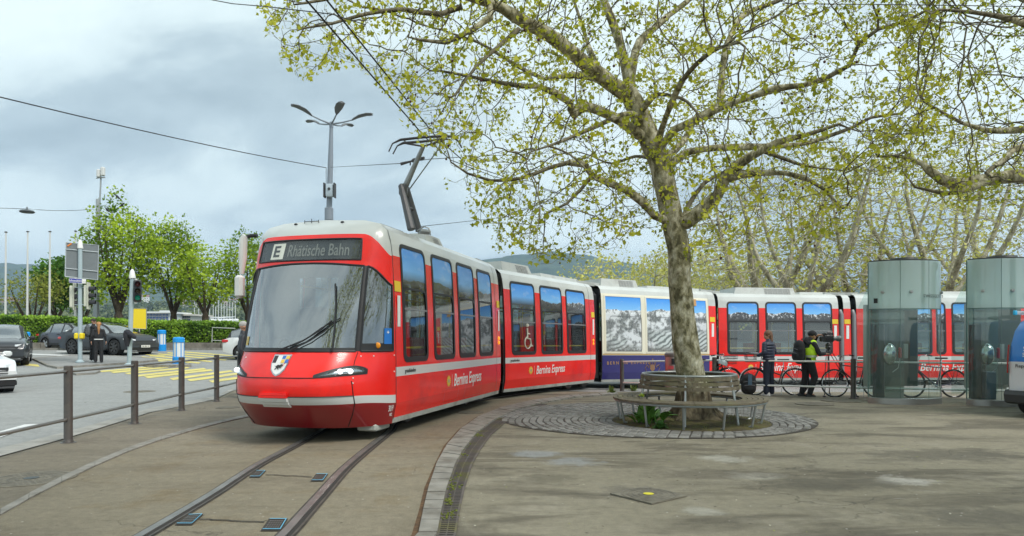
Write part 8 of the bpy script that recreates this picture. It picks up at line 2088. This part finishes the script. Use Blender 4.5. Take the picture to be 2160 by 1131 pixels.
# tree belt along the far shore
SH=leafmat('shore_trees',(.05,.085,.035),(.20,.23,.10),.2)
rr=np.random.default_rng(5); pts=[];tt=[]
for k in range(330):
    x=rr.uniform(-40,560) if k<230 else rr.uniform(560,2300); y=rr.uniform(640,676); Y=420+(676-y)*12; c=P(x,y,Y); rad=rr.uniform(3.5,8); tv=rr.uniform(.1,.9)
    n=70; d=rr.normal(size=(n,3)); d/=np.linalg.norm(d,axis=1)[:,None]; d*=rr.uniform(.6,1,n)[:,None]*rad
    pts.append(np.array(c)+d*np.array([1,1,.9])); tt.append(np.full(n,tv)+d[:,2]/rad*.15)
leaves('shore_woods',np.vstack(pts),2.6,SH,None,up=.5,tint=np.concatenate(tt))['kind']='stuff'
# shore pavilion with blue glass grid, second long building, boats
def bld(label,x0,x1,y0,y1,Y,cols,rows,wallm,glm,roof=None):
    a=P(x0,y1,Y);b=P(x1,y0,Y); w=b.x-a.x; h=b.z-a.z; c=V(((a.x+b.x)/2,Y,a.z)); root=thing('lakeside_building',label,'building',c)
    mb=MB(); mb.box(c+V((0,4,h/2-3)),(w,8,h+6)); mb.build('wall',wallm,root,smooth=False)
    for i in range(cols):
        for j in range(rows):
            if cols*rows>0: mb=MB(); mb.box((a.x+w*(i+.5)/cols,Y-.06,a.z+h*(j+.5)/rows),(w/cols*.78,.12,h/rows*.72)); mb.build('window',glm,root,smooth=False)
    mb=MB(); mb.box(c+V((0,4,h+.15)),(w+1,9,.3)); mb.build('roof',roof or wallm,root,smooth=False); return root
GLB=mat('blue_glass',(.03,.07,.20),.1,coat=.5); WP=mat('pavilion_white',(.66,.68,.68),.5)
r_=bld('white framed lakeside pavilion with a grid of dark blue glass',308,356,661,679,120,7,3,WP,GLB)
mb=MB(); c=P(349,659,121); mb.box(c+V((0,1,0)),(1.6,3,.6)); mb.build('roof_box',WP,r_,smooth=False)
bld('long pale lakeside building right of the glass pavilion',368,402,666,678,125,8,2,mat('pale_beige',(.55,.52,.46),.6),WD)
BO=mat('boat_white',(.72,.73,.74),.4); BOB=mat('boat_blue_cover',(.05,.16,.42),.6)
random.seed(8)
for k,x in enumerate((408,417,424,433,440,447,452,458,464,470,476,482,488,494)):
    Y=170+random.uniform(-10,14); c=P(x,683.5+random.uniform(-1,1),Y); root=thing('sailing_boat','small white moored sailing boat with a bare mast, in the row beyond the hedge','boat',c,random.uniform(-.5,.5),group='moored boats on the lake')
    L_=random.uniform(5,7); mb=MB(); rings=[[V((xx*L_/2,w*y,z)) for y,z in((-1,.7),(-.7,.1),(0,-.15),(.7,.1),(1,.7))] for xx,w in((-1,.7),(-.5,.95),(.2,1.0),(.7,.6),(1,.03))]; mb.loft(rings,0,False); 
    mb.face([V((xx*L_/2,w,.7)) for xx,w in((-1,.7),(-.5,.95),(.2,1),(.7,.6),(1,.03))]+[V((xx*L_/2,-w,.7)) for xx,w in((1,.03),(.7,.6),(.2,1),(-.5,.95),(-1,.7))]); mb.build('hull',BO,root,world=False)
    mb=MB(); mb.box((-.2,0,.95),(L_*.4,1.1,.5),0,bev=.15); mb.build('cabin',BO if k%3 else BOB,root,world=False)
    mb=MB(); mb.tube([V((.3,0,.7)),V((.3,0,random.uniform(5.5,8.5)))],.07,5); mb.tube([V((.3,0,1.7)),V((-L_*.35,0,1.6))],.10,5); mb.build('mast',WP,root,world=False)
# air
if HAZE>0:
    mb=MB(); mb.box((0,3300,250),(16000,7600,620)); hz=mb.build('haze',[],smooth=False); m=bpy.data.materials.new('haze_air'); m.use_nodes=True; nt=m.node_tree; nt.nodes.clear(); o_=nt.nodes.new('ShaderNodeOutputMaterial'); v_=nt.nodes.new('ShaderNodeVolumePrincipled'); v_.inputs['Color'].default_value=(.55,.74,1.0,1); v_.inputs['Density'].default_value=HAZE; nt.links.new(v_.outputs[0],o_.inputs['Volume']); hz.data.materials.append(m); hz['kind']='stuff'
